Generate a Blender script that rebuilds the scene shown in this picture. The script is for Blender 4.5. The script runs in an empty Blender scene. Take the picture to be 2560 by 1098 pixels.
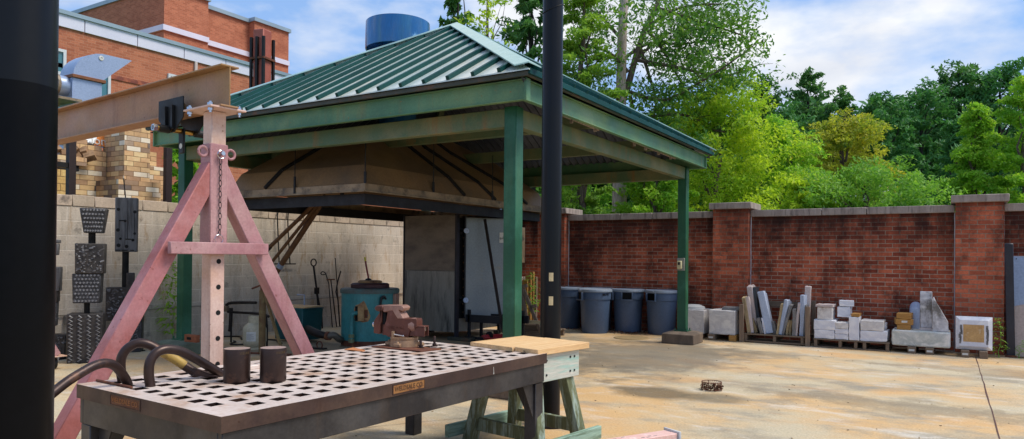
import bpy, bmesh, math, random
from mathutils import Vector, Matrix, Euler
R = math.radians
random.seed(7)
scn = bpy.context.scene
COL = scn.collection

# ------------------------------------------------------------------ camera
EYE = 1.35
FPX, CXP, CYP = 1790.0, 1280.0, 631.3
YAW, PIT, ROL = R(31.495), R(0.414), R(0.5)
_f = Vector((-math.sin(YAW)*math.cos(PIT), math.cos(YAW)*math.cos(PIT), math.sin(PIT)))
_r = Vector((math.cos(YAW), math.sin(YAW), 0))
_d = -_r.cross(_f)
_r2 = math.cos(ROL)*_r - math.sin(ROL)*_d
_d2 = math.cos(ROL)*_d + math.sin(ROL)*_r
CAMP = Vector((0, 0, EYE))
cd = bpy.data.cameras.new('camera')
cam = bpy.data.objects.new('camera', cd); COL.objects.link(cam)
cam.matrix_world = Matrix(((_r2.x, -_d2.x, -_f.x, 0), (_r2.y, -_d2.y, -_f.y, 0), (_r2.z, -_d2.z, -_f.z, EYE), (0, 0, 0, 1)))
cd.sensor_width = 36.0; cd.lens = 36.0*FPX/2560.0
cd.shift_y = (CYP-549.0)/2560.0
cd.clip_end = 500; cd.clip_start = 0.05
scn.camera = cam

# ------------------------------------------------------------------ world, sun, exposure
SUN_EL, SUN_AZ = R(56), R(66)           # azimuth measured from +y towards +x
wd = bpy.data.worlds.new('World'); scn.world = wd; wd.use_nodes = True
nt = wd.node_tree; nt.nodes.clear()
wo = nt.nodes.new('ShaderNodeOutputWorld'); bg = nt.nodes.new('ShaderNodeBackground')
sky = nt.nodes.new('ShaderNodeTexSky'); sky.sky_type = 'NISHITA'; sky.sun_disc = False
sky.sun_elevation = SUN_EL; sky.sun_rotation = SUN_AZ; sky.dust_density = 0.6; sky.ozone_density = 2.5
tc = nt.nodes.new('ShaderNodeTexCoord'); mp = nt.nodes.new('ShaderNodeMapping')
mp.inputs['Scale'].default_value = (1.0, 1.0, 2.3); mp.inputs['Location'].default_value = (3.3, 1.7, 0.4)
nz = nt.nodes.new('ShaderNodeTexNoise'); nz.inputs['Scale'].default_value = 2.3; nz.inputs['Detail'].default_value = 9; nz.inputs['Roughness'].default_value = 0.52
cr = nt.nodes.new('ShaderNodeValToRGB'); cr.color_ramp.elements[0].position = 0.505; cr.color_ramp.elements[1].position = 0.61
nz2 = nt.nodes.new('ShaderNodeTexNoise'); nz2.inputs['Scale'].default_value = 6.0; nz2.inputs['Detail'].default_value = 6
cr2 = nt.nodes.new('ShaderNodeValToRGB'); cr2.color_ramp.elements[0].position = 0.3; cr2.color_ramp.elements[1].position = 0.7
cr2.color_ramp.elements[0].color = (4.9, 5.2, 5.9, 1); cr2.color_ramp.elements[1].color = (7.2, 7.3, 7.4, 1)
mx = nt.nodes.new('ShaderNodeMix'); mx.data_type = 'RGBA'
L = nt.links.new
L(tc.outputs['Generated'], mp.inputs['Vector']); L(mp.outputs['Vector'], nz.inputs['Vector']); L(mp.outputs['Vector'], nz2.inputs['Vector'])
L(nz.outputs['Fac'], cr.inputs['Fac']); L(cr.outputs['Color'], mx.inputs['Factor'])
L(nz2.outputs['Fac'], cr2.inputs['Fac'])
hs = nt.nodes.new('ShaderNodeMix'); hs.data_type = 'RGBA'; hs.inputs['Factor'].default_value = 0.7; hs.inputs['B'].default_value = (2.3, 3.9, 7.0, 1)
L(sky.outputs['Color'], hs.inputs['A']); L(hs.outputs['Result'], mx.inputs['A']); L(cr2.outputs['Color'], mx.inputs['B'])
L(mx.outputs['Result'], bg.inputs['Color']); bg.inputs['Strength'].default_value = 0.108
L(bg.outputs['Background'], wo.inputs['Surface'])
sl = bpy.data.lights.new('sun', 'SUN'); sl.energy = 2.8; sl.angle = R(24); sl.color = (1.0, 0.94, 0.84)
so = bpy.data.objects.new('sun', sl); COL.objects.link(so)
_sd = Vector((math.sin(SUN_AZ)*math.cos(SUN_EL), math.cos(SUN_AZ)*math.cos(SUN_EL), math.sin(SUN_EL)))
so.rotation_euler = (-_sd).to_track_quat('-Z', 'Y').to_euler()
so.location = (8, 4, 14)
scn.view_settings.view_transform = 'Standard'; scn.view_settings.look = 'None'
scn.view_settings.exposure = 0.45; scn.view_settings.gamma = 1.0
scn.cycles.max_bounces = 6; scn.cycles.diffuse_bounces = 3; scn.cycles.glossy_bounces = 3; scn.cycles.transparent_max_bounces = 6

# ------------------------------------------------------------------ photograph measurements -> metres
def ray(px, py):
    return _r2*((px-CXP)/FPX) + _d2*((py-CYP)/FPX) + _f
def at(px, py, ax, v):
    d = ray(px, py); return CAMP + d*((v-CAMP[ax])/d[ax])
def G(px, py, z=0.0): return at(px, py, 2, z)
def V(px, py, dep): return CAMP + ray(px, py)*dep
def depth(p): return (Vector(p)-CAMP).dot(_f)

# ------------------------------------------------------------------ mesh helpers
class MB:
    def __init__(s): s.v = []; s.f = []; s.m = []; s.mi = 0
    def add(s, vs, fs):
        o = len(s.v); s.v += [tuple(v) for v in vs]
        for f in fs: s.f.append(tuple(i+o for i in f)); s.m.append(s.mi)
        return s
    def box(s, c, d, rot=None):
        c = Vector(c); hx, hy, hz = d[0]/2, d[1]/2, d[2]/2
        vs = [Vector((x, y, z)) for x in (-hx, hx) for y in (-hy, hy) for z in (-hz, hz)]
        if rot is not None: vs = [rot @ v for v in vs]
        return s.add([v+c for v in vs], [(0,1,3,2),(4,6,7,5),(0,4,5,1),(2,3,7,6),(0,2,6,4),(1,5,7,3)])
    def bb(s, a, b):
        return s.box([(a[i]+b[i])/2 for i in range(3)], [abs(b[i]-a[i]) for i in range(3)])
    def bar(s, a, b, w, h, up=(0,0,1)):
        a = Vector(a); b = Vector(b); z = (b-a); l = z.length; z.normalize()
        x = Vector(up).cross(z)
        if x.length < 1e-4: x = Vector((1,0,0)).cross(z)
        x.normalize(); y = z.cross(x)
        m = Matrix((x, y, z)).transposed()
        return s.box((a+b)/2, (w, h, l), m)
    def tube(s, pts, r, n=10, cap=True):
        pts = [Vector(p) for p in pts]
        rs = r if isinstance(r, (list, tuple)) else [r]*len(pts)
        vs = []; fs = []; px = None
        for i, p in enumerate(pts):
            t = (pts[min(i+1, len(pts)-1)]-pts[max(i-1, 0)]).normalized()
            if px is None:
                px = t.cross(Vector((0,0,1)))
                if px.length < 0.02: px = t.cross(Vector((1,0,0)))
            px = (px - t*px.dot(t)).normalized(); py = t.cross(px)
            for k in range(n):
                a = 2*math.pi*k/n; vs.append(p+(px*math.cos(a)+py*math.sin(a))*rs[i])
        for i in range(len(pts)-1):
            for k in range(n):
                k2 = (k+1) % n
                fs.append((i*n+k, i*n+k2, (i+1)*n+k2, (i+1)*n+k))
        if cap:
            fs.append(tuple(reversed(range(n)))); fs.append(tuple(range((len(pts)-1)*n, len(pts)*n)))
        return s.add(vs, fs)
    def lathe(s, prof, c=(0,0,0), n=28, rot=None):
        c = Vector(c); vs = []; fs = []
        for (r, z) in prof:
            for k in range(n):
                a = 2*math.pi*k/n; v = Vector((r*math.cos(a), r*math.sin(a), z))
                vs.append((rot @ v if rot is not None else v)+c)
        for i in range(len(prof)-1):
            for k in range(n):
                k2 = (k+1) % n; fs.append((i*n+k, i*n+k2, (i+1)*n+k2, (i+1)*n+k))
        return s.add(vs, fs)
    def prism(s, poly, fn, t0, t1):
        n = len(poly); vs = [fn(a, b, t0) for a, b in poly]+[fn(a, b, t1) for a, b in poly]
        fs = [tuple(reversed(range(n))), tuple(range(n, 2*n))]+[(i, (i+1) % n, n+(i+1) % n, n+i) for i in range(n)]
        return s.add(vs, fs)
    def quad(s, *p): return s.add(p, [tuple(range(len(p)))])
    def ring(s, c, r, t, n=20, axis='z', nt=6):
        c = Vector(c); pts = []
        for k in range(n+1):
            a = 2*math.pi*k/n
            q = {'z': (math.cos(a), math.sin(a), 0), 'y': (math.cos(a), 0, math.sin(a)), 'x': (0, math.cos(a), math.sin(a))}[axis]
            pts.append(c+Vector(q)*r)
        return s.tube(pts, t, nt, cap=False)
    def obj(s, name, mat, parent=None, world=False, bevel=0, smooth=35, seg=1):
        me = bpy.data.meshes.new(name)
        off = Vector((0,0,0))
        if world and parent is not None:
            p = parent; 
            while p is not None: off += p.location; p = p.parent
        me.from_pydata([tuple(Vector(v)-off) for v in s.v] if off.length > 0 else s.v, [], s.f)
        bm = bmesh.new(); bm.from_mesh(me); bmesh.ops.recalc_face_normals(bm, faces=bm.faces[:])
        if name in ('stone', 'timber', 'offcut'):    # hand-cut: chipped, slightly uneven edges
            amp = 0.0045 if name == 'stone' else 0.002
            bmesh.ops.subdivide_edges(bm, edges=bm.edges[:], cuts=4, use_grid_fill=True)
            rj = random.Random(len(bm.verts)+int(abs(s.v[0][0])*1e4))
            for v in bm.verts:
                k = amp*(3.0 if rj.random() < 0.06 and len(v.link_faces) < 4 else 1.0); v.co += Vector((rj.uniform(-k,k), rj.uniform(-k,k), rj.uniform(-k,k)))
        bm.to_mesh(me); bm.free()
        mats = mat if isinstance(mat, (list, tuple)) else [mat]
        for q in mats: me.materials.append(q)
        if len(mats) > 1: me.polygons.foreach_set('material_index', s.m)
        if smooth:
            me.shade_smooth(); me.set_sharp_from_angle(angle=R(smooth))
        uv = me.uv_layers.new(name='UVMap')
        for p in me.polygons:
            n = p.normal; ax = max(range(3), key=lambda i: abs(n[i])-(0.001*i))
            for li in p.loop_indices:
                co = me.vertices[me.loops[li].vertex_index].co
                uv.data[li].uv = ((co.y, co.z) if ax == 0 else (co.x, co.z) if ax == 1 else (co.x, co.y))
        o = bpy.data.objects.new(name, me); COL.objects.link(o)
        if parent is not None: o.parent = parent
        if bevel:
            b = o.modifiers.new('bevel', 'BEVEL'); b.width = bevel; b.segments = seg; b.limit_method = 'ANGLE'; b.angle_limit = R(40)
        return o
def tag(o, label=None, cat=None, group=None, kind=None):
    if label: o['label'] = label
    if cat: o['category'] = cat
    if group: o['group'] = group
    if kind: o['kind'] = kind
    return o
def thing(name, label, cat, loc=(0,0,0), rz=0, group=None):
    o = bpy.data.objects.new(name, None); COL.objects.link(o); o.empty_display_size = 0.1
    o.location = loc; o.rotation_euler = (0, 0, rz)
    return tag(o, label, cat, group)
def dup(root, loc=None, rz=None, label=None):
    r = root.copy(); COL.objects.link(r)
    if loc is not None: r.location = loc
    if rz is not None: r.rotation_euler = (0, 0, rz)
    if label: r['label'] = label
    for ch in list(root.children):
        c = ch.copy(); COL.objects.link(c); c.parent = r
        for g in list(ch.children):
            e = g.copy(); COL.objects.link(e); e.parent = c
    return r
def text_mesh(txt, size, name, mat, parent, mtx, depth_=0.002, spacing=1.0):
    cu = bpy.data.curves.new(name, 'FONT'); cu.body = txt; cu.size = size; cu.extrude = depth_; cu.align_x = 'CENTER'; cu.align_y = 'CENTER'; cu.space_character = spacing
    cu.resolution_u = 2
    t = bpy.data.objects.new(name+'_tmp', cu); COL.objects.link(t)
    me = bpy.data.meshes.new_from_object(t.evaluated_get(bpy.context.evaluated_depsgraph_get()))
    bpy.data.objects.remove(t); me.name = name
    me.transform(mtx); me.materials.clear(); me.materials.append(mat)
    o = bpy.data.objects.new(name, me); COL.objects.link(o); o.parent = parent
    return o

# ------------------------------------------------------------------ materials
def s2l(c):
    return tuple((x/12.92 if x <= 0.04045 else ((x+0.055)/1.055)**2.4) for x in (c[0]/255, c[1]/255, c[2]/255))+(1,)
class NT:
    def __init__(s, name):
        s.m = bpy.data.materials.new(name); s.m.use_nodes = True; s.t = s.m.node_tree; s.t.nodes.clear()
        s.out = s.n('ShaderNodeOutputMaterial'); s.b = s.n('ShaderNodeBsdfPrincipled'); s.l(s.b.outputs[0], s.out.inputs[0])
        s.tc = s.n('ShaderNodeTexCoord')
    def n(s, t): return s.t.nodes.new(t)
    def l(s, a, b): s.t.links.new(a, b)
    def mapv(s, scale=(1,1,1), uv=False, loc=(0,0,0)):
        m = s.n('ShaderNodeMapping'); m.inputs['Scale'].default_value = scale; m.inputs['Location'].default_value = loc
        s.l(s.tc.outputs['UV' if uv else 'Object'], m.inputs['Vector']); return m.outputs[0]
    def noise(s, scale, detail=5, vec=None, rough=0.55, dist=0):
        n = s.n('ShaderNodeTexNoise'); n.inputs['Scale'].default_value = scale; n.inputs['Detail'].default_value = detail
        n.inputs['Roughness'].default_value = rough; n.inputs['Distortion'].default_value = dist
        s.l(vec if vec is not None else s.tc.outputs['Object'], n.inputs['Vector']); return n.outputs['Fac']
    def ramp(s, fac, stops):
        r = s.n('ShaderNodeValToRGB'); e = r.color_ramp.elements
        while len(e) < len(stops): e.new(0.5)
        for i, (p, c) in enumerate(stops):
            e[i].position = p; e[i].color = c if len(c) == 4 else tuple(c)+(1,)
        s.l(fac, r.inputs[0]); return r.outputs[0]
    def mask(s, fac, a, b): return s.ramp(fac, [(a, (0,0,0,1)), (b, (1,1,1,1))])
    def mix(s, fac, a, b, mode='MIX'):
        m = s.n('ShaderNodeMix'); m.data_type = 'RGBA'; m.blend_type = mode
        for v, k in ((fac, 'Factor'), (a, 'A'), (b, 'B')):
            i = [q for q in m.inputs if q.name == k and (q.type == 'RGBA' if k != 'Factor' else q.type == 'VALUE')][0]
            if hasattr(v, 'links'): s.l(v, i)
            elif k == 'Factor': i.default_value = v
            else: i.default_value = v if len(v) == 4 else tuple(v)+(1,)
        return [q for q in m.outputs if q.type == 'RGBA'][0]
    def math(s, op, a, b=0.0):
        m = s.n('ShaderNodeMath'); m.operation = op
        for v, i in ((a, 0), (b, 1)):
            if hasattr(v, 'links'): s.l(v, m.inputs[i])
            else: m.inputs[i].default_value = v
        return m.outputs[0]
    def bump(s, h, strength=0.3, dist=0.01):
        b = s.n('ShaderNodeBump'); b.inputs['Strength'].default_value = strength; b.inputs['Distance'].default_value = dist
        s.l(h, b.inputs['Height']); s.l(b.outputs[0], s.b.inputs['Normal'])
    def fin(s, col, rough=0.6, metal=0.0, spec=None, coat=0):
        i = s.b.inputs
        if hasattr(col, 'links'): s.l(col, i['Base Color'])
        else: i['Base Color'].default_value = col
        if hasattr(rough, 'links'): s.l(rough, i['Roughness'])
        else: i['Roughness'].default_value = rough
        i['Metallic'].default_value = metal
        if spec is not None: i['Specular IOR Level'].default_value = spec
        if coat: i['Coat Weight'].default_value = coat; i['Coat Roughness'].default_value = 0.12
        return s.m
def simple(name, c1, c2, scale=6, rough=0.6, metal=0, bump=0.15, wear=None, wear_th=(0.58, 0.68), wear_scale=9, stretch=(1,1,1), coat=0, fine=40, spec=None):
    """two close tones mottled together, optional worn patches of a third colour"""
    t = NT(name); v = t.mapv(stretch)
    c = t.mix(t.mask(t.noise(scale, 6, v), 0.35, 0.65), s2l(c1), s2l(c2))
    if wear is not None:
        c = t.mix(t.mask(t.noise(wear_scale, 8, v, 0.65), *wear_th), c, s2l(wear))
    fn = t.noise(fine, 4, v)
    c = t.mix(0.25, c, t.ramp(fn, [(0.3, (0.25,0.25,0.25,1)), (0.7, (0.75,0.75,0.75,1))]), 'OVERLAY')
    t.bump(fn, bump, 0.004)
    rg = t.ramp(t.noise(scale*2, 4, v), [(0.3, (rough*0.85,)*3), (0.7, (min(1, rough*1.15),)*3)])
    return t.fin(c, rg, metal, coat=coat, spec=spec)
def painted(name, c1, c2, fade, rust, big=1.3, rough=0.5, chip=(0.66, 0.71), fade_th=(0.46, 0.66), streak=(7, 7, 0.8), streak_amt=0.5, metal=0.0, chip_scale=17):
    """old paint: faded areas, rust-coloured runs and small chips"""
    t = NT(name)
    c = t.mix(t.mask(t.noise(big*2.2, 6), 0.36, 0.64), s2l(c1), s2l(c2))
    c = t.mix(t.math('MULTIPLY', t.mask(t.noise(big, 8, t.mapv((1,1,1), loc=(4,7,1)), 0.66), *fade_th), 0.8), c, s2l(fade))
    c = t.mix(t.math('MULTIPLY', t.mask(t.noise(1.0, 7, t.mapv(streak, loc=(1,2,9)), 0.65), 0.55, 0.72), streak_amt), c, s2l(rust))
    ch = t.mask(t.noise(chip_scale, 5, t.mapv((1,1,1), loc=(9,1,3)), 0.62), *chip)
    c = t.mix(t.math('MULTIPLY', ch, 0.9), c, s2l(rust))
    g = t.noise(70, 4); c = t.mix(0.22, c, t.ramp(g, [(0.3, (0.25,)*3), (0.7, (0.75,)*3)]), 'OVERLAY')
    t.bump(t.math('SUBTRACT', t.math('MULTIPLY', g, 0.4), ch), 0.18, 0.003)
    return t.fin(c, t.ramp(t.noise(big*3, 4), [(0.3, (rough*0.8,)*3), (0.7, (min(1, rough*1.3),)*3)]), metal, spec=0.35)
def brick_mat(name, c1, c2, mortar, bw=0.203, rh=0.0677, ms=0.005, stain=None, stain_top=None, rough=0.85, uvoff=(0,0), stain_scale=0.9, dark=(35,18,16), bumps=0.6, third=None, speck=None, zone=(0,0.55)):
    t = NT(name); v = t.mapv((1,1,1), uv=True, loc=(uvoff[0], uvoff[1], 0))
    b = t.n('ShaderNodeTexBrick'); t.l(v, b.inputs['Vector'])
    b.inputs['Scale'].default_value = 1; b.inputs['Brick Width'].default_value = bw; b.inputs['Row Height'].default_value = rh
    b.inputs['Mortar Size'].default_value = ms; b.inputs['Mortar Smooth'].default_value = 0.15; b.inputs['Bias'].default_value = 0
    b.inputs['Color1'].default_value = s2l(c1); b.inputs['Color2'].default_value = s2l(c2); b.inputs['Mortar'].default_value = s2l(mortar)
    c = b.outputs['Color']
    c = t.mix(0.35, c, t.ramp(t.noise(30, 5, v), [(0.3, (0.2,)*3), (0.7, (0.8,)*3)]), 'OVERLAY')
    if third is not None:      # per-brick odd colours
        b2 = t.n('ShaderNodeTexBrick'); t.l(v, b2.inputs['Vector']); b2.inputs['Scale'].default_value = 1
        b2.inputs['Brick Width'].default_value = bw; b2.inputs['Row Height'].default_value = rh; b2.inputs['Mortar Size'].default_value = 0
        b2.inputs['Color1'].default_value = (0,0,0,1); b2.inputs['Color2'].default_value = (1,1,1,1); b2.inputs['Bias'].default_value = 0
        fac = t.ramp(b2.outputs['Color'], third)
        inv = t.math('SUBTRACT', 1.0, b.outputs['Fac'])
        c = t.mix(inv, c, t.mix(0.3, fac, t.ramp(t.noise(14, 5, v), [(0.3, (0.25,)*3), (0.7, (0.75,)*3)]), 'OVERLAY'))
    if stain is not None:
        m = t.mask(t.noise(stain_scale, 9, t.mapv((1, 1, 0.8)), 0.72), *stain)
        c = t.mix(t.math('MULTIPLY', m, 0.74), c, s2l(dark))
    if stain_top is not None:  # soot and algae washed down from under the coping
        sp = t.n('ShaderNodeSeparateXYZ'); t.l(t.tc.outputs['Object'], sp.inputs[0])
        zz = t.math('ADD', sp.outputs['Z'], t.math('MULTIPLY', t.math('SUBTRACT', t.noise(2.2, 8, t.mapv((1, 1, 0.25)), 0.7), 0.5), stain_top[2]))
        m = t.ramp(t.math('DIVIDE', zz, 3.0), [(stain_top[0]/3, (0,0,0,1)), (stain_top[1]/3, (1,1,1,1))])
        c = t.mix(t.math('MULTIPLY', m, 0.85), c, s2l(dark))
    h = t.math('ADD', t.math('MULTIPLY', b.outputs['Fac'], -1.0), t.math('MULTIPLY', t.noise(60, 4, v), 0.25))
    t.bump(h, bumps, 0.006)
    return t.fin(c, rough, 0, spec=0.25)
# ------------------------------------------------------------------ shared materials
def ground_mat():
    t = NT('stained_concrete')
    v = t.tc.outputs['Object']
    c = t.mix(t.mask(t.noise(0.55, 8, v, 0.62), 0.42, 0.58), s2l((188,173,144)), s2l((200,163,114)))
    c = t.mix(t.mask(t.noise(0.9, 9, t.mapv((1.0,1.6,1), loc=(4,9,0)), 0.68), 0.48, 0.64), c, s2l((148,138,120)))
    c = t.mix(t.math('MULTIPLY', t.mask(t.noise(1.5, 10, t.mapv((0.7,1.7,1), loc=(7,2,0)), 0.72), 0.53, 0.66), 0.7), c, s2l((206,198,184)))
    c = t.mix(t.math('MULTIPLY', t.mask(t.noise(0.8, 6, t.mapv((1,1.3,1), loc=(1,5,0)), 0.6), 0.54, 0.72), 0.65), c, s2l((200,150,94)))
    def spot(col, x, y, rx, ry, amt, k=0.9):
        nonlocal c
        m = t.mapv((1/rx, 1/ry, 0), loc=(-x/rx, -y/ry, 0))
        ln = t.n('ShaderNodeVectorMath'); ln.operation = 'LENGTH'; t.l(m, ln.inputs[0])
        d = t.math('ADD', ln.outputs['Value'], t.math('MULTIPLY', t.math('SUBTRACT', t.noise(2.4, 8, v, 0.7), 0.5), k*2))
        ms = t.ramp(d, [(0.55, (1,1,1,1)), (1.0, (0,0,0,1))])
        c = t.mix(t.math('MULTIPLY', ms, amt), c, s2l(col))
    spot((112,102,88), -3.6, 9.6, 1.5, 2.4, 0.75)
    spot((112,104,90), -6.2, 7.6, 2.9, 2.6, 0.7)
    spot((98,86,66), -2.55, 6.95, 0.55, 0.42, 0.8, 0.5)
    spot((100,90,70), -1.95, 7.0, 0.35, 0.35, 0.6, 0.6)
    spot((126,108,82), -0.4, 7.6, 1.5, 0.4, 0.5, 1.9)
    spot((132,112,88), 0.6, 10.6, 1.4, 0.45, 0.45, 1.8)
    spot((190,140,128), -0.05, 5.1, 0.55, 0.24, 0.8, 0.35)
    spot((120,110,92), -2.8, 10.6, 1.2, 0.5, 0.5, 1.5)
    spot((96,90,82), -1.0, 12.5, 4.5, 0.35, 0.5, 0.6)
    g = t.noise(55, 6, v, 0.7)
    c = t.mix(0.4, c, t.ramp(g, [(0.32, (0.22,)*3), (0.68, (0.78,)*3)]), 'OVERLAY')
    pk = t.mask(t.noise(26, 3, v, 0.5), 0.68, 0.74)
    c = t.mix(t.math('MULTIPLY', pk, 0.45), c, s2l((92,74,56)))
    pw = t.mask(t.noise(34, 2, t.mapv((1,1,1), loc=(3,3,3)), 0.5), 0.7, 0.74)
    c = t.mix(t.math('MULTIPLY', pw, 0.6), c, s2l((228,218,196)))
    t.bump(g, 0.35, 0.006)
    return t.fin(c, t.ramp(t.noise(1.2, 6, v), [(0.35, (0.62,)*3), (0.65, (0.9,)*3)]), 0, spec=0.3)
def cmu_mat():
    t = NT('painted_block'); v = t.mapv((1,1,1), uv=True, loc=(0.05, 0.0, 0))
    b = t.n('ShaderNodeTexBrick'); t.l(v, b.inputs['Vector']); b.inputs['Scale'].default_value = 1
    b.inputs['Brick Width'].default_value = 0.406; b.inputs['Row Height'].default_value = 0.2; b.inputs['Mortar Size'].default_value = 0.007
    b.inputs['Mortar Smooth'].default_value = 0.3; b.inputs['Bias'].default_value = 0
    b.inputs['Color1'].default_value = s2l((204,190,174)); b.inputs['Color2'].default_value = s2l((194,180,162)); b.inputs['Mortar'].default_value = s2l((218,206,190))
    c = b.outputs['Color']
    c = t.mix(t.math('MULTIPLY', t.mask(t.noise(5, 7, t.mapv((1,1,1)), 0.7), 0.57, 0.68), 0.65), c, s2l((110,102,94)))
    c = t.mix(t.math('MULTIPLY', t.mask(t.noise(2.2, 8, t.mapv((1,3.0,0.8)), 0.7), 0.54, 0.66), 0.6), c, s2l((160,120,70)))
    c = t.mix(t.math('MULTIPLY', t.mask(t.noise(1.1, 8, t.mapv((1,2.4,0.5)), 0.72), 0.5, 0.68), 0.5), c, s2l((126,118,108)))
    g = t.noise(45, 5, v, 0.6)
    c = t.mix(0.3, c, t.ramp(g, [(0.3, (0.28,)*3), (0.7, (0.72,)*3)]), 'OVERLAY')
    t.bump(t.math('ADD', t.math('MULTIPLY', b.outputs['Fac'], -0.8), t.math('MULTIPLY', g, 0.35)), 0.5, 0.008)
    return t.fin(c, 0.75, 0, spec=0.3)
def wood_mat(name, c1, c2, axis='x', dark=None, rings=9.0, rough=0.7, paint=None, th=(0.42, 0.55), greyscale=18):
    t = NT(name); st = {'x': (0.7, 9, 9), 'y': (9, 0.7, 9), 'z': (9, 9, 0.7)}[axis]
    v = t.mapv(st)
    n = t.noise(rings*0.35, 6, v, 0.6, 1.2)
    c = t.mix(t.mask(n, 0.35, 0.66), s2l(c1), s2l(c2))
    if paint is not None:
        c = t.mix(t.mask(t.noise(2.2, 9, v, 0.72), *th), c, s2l(paint))
    if dark is not None:
        c = t.mix(t.math('MULTIPLY', t.mask(t.noise(2.6, 8, t.mapv(tuple(q*0.5 for q in st), loc=(2,2,2)), 0.7), 0.6, 0.7), 0.8), c, s2l(dark))
    f = t.noise(greyscale, 5, v, 0.6)
    c = t.mix(0.3, c, t.ramp(f, [(0.3, (0.25,)*3), (0.7, (0.75,)*3)]), 'OVERLAY')
    t.bump(f, 0.3, 0.004)
    return t.fin(c, rough, 0, spec=0.3)
def marble_mat(name, base, vein, stain=None, scale=3.0, th=(0.46, 0.5, 0.54), stain_th=(0.56, 0.7)):
    t = NT(name); v = t.tc.outputs['Object']
    n = t.noise(scale, 8, t.mapv((1, 1, 1.6)), 0.6, 0.5)
    c = t.ramp(n, [(th[0]-0.14, s2l(base)), (th[1], s2l(vein)), (th[2]+0.06, s2l(base))])
    c = t.mix(t.math('MULTIPLY', t.mask(t.noise(scale*0.8, 6, t.mapv((1,1,1), loc=(5,1,2))), 0.42, 0.62), 0.35), c, s2l((196,194,202)))
    if stain is not None:
        c = t.mix(t.math('MULTIPLY', t.mask(t.noise(2.6, 9, t.mapv((1,1,0.7), loc=(3,8,1)), 0.75), *stain_th), 0.8), c, s2l(stain))
    f = t.noise(40, 4, v); t.bump(f, 0.25, 0.004)
    c = t.mix(0.2, c, t.ramp(f, [(0.3, (0.3,)*3), (0.7, (0.7,)*3)]), 'OVERLAY')
    return t.fin(c, 0.55, 0, spec=0.4)
def glass_mat(name, c, rough=0.08):
    t = NT(name); return t.fin(s2l(c), rough, 0, spec=0.8)

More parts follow.
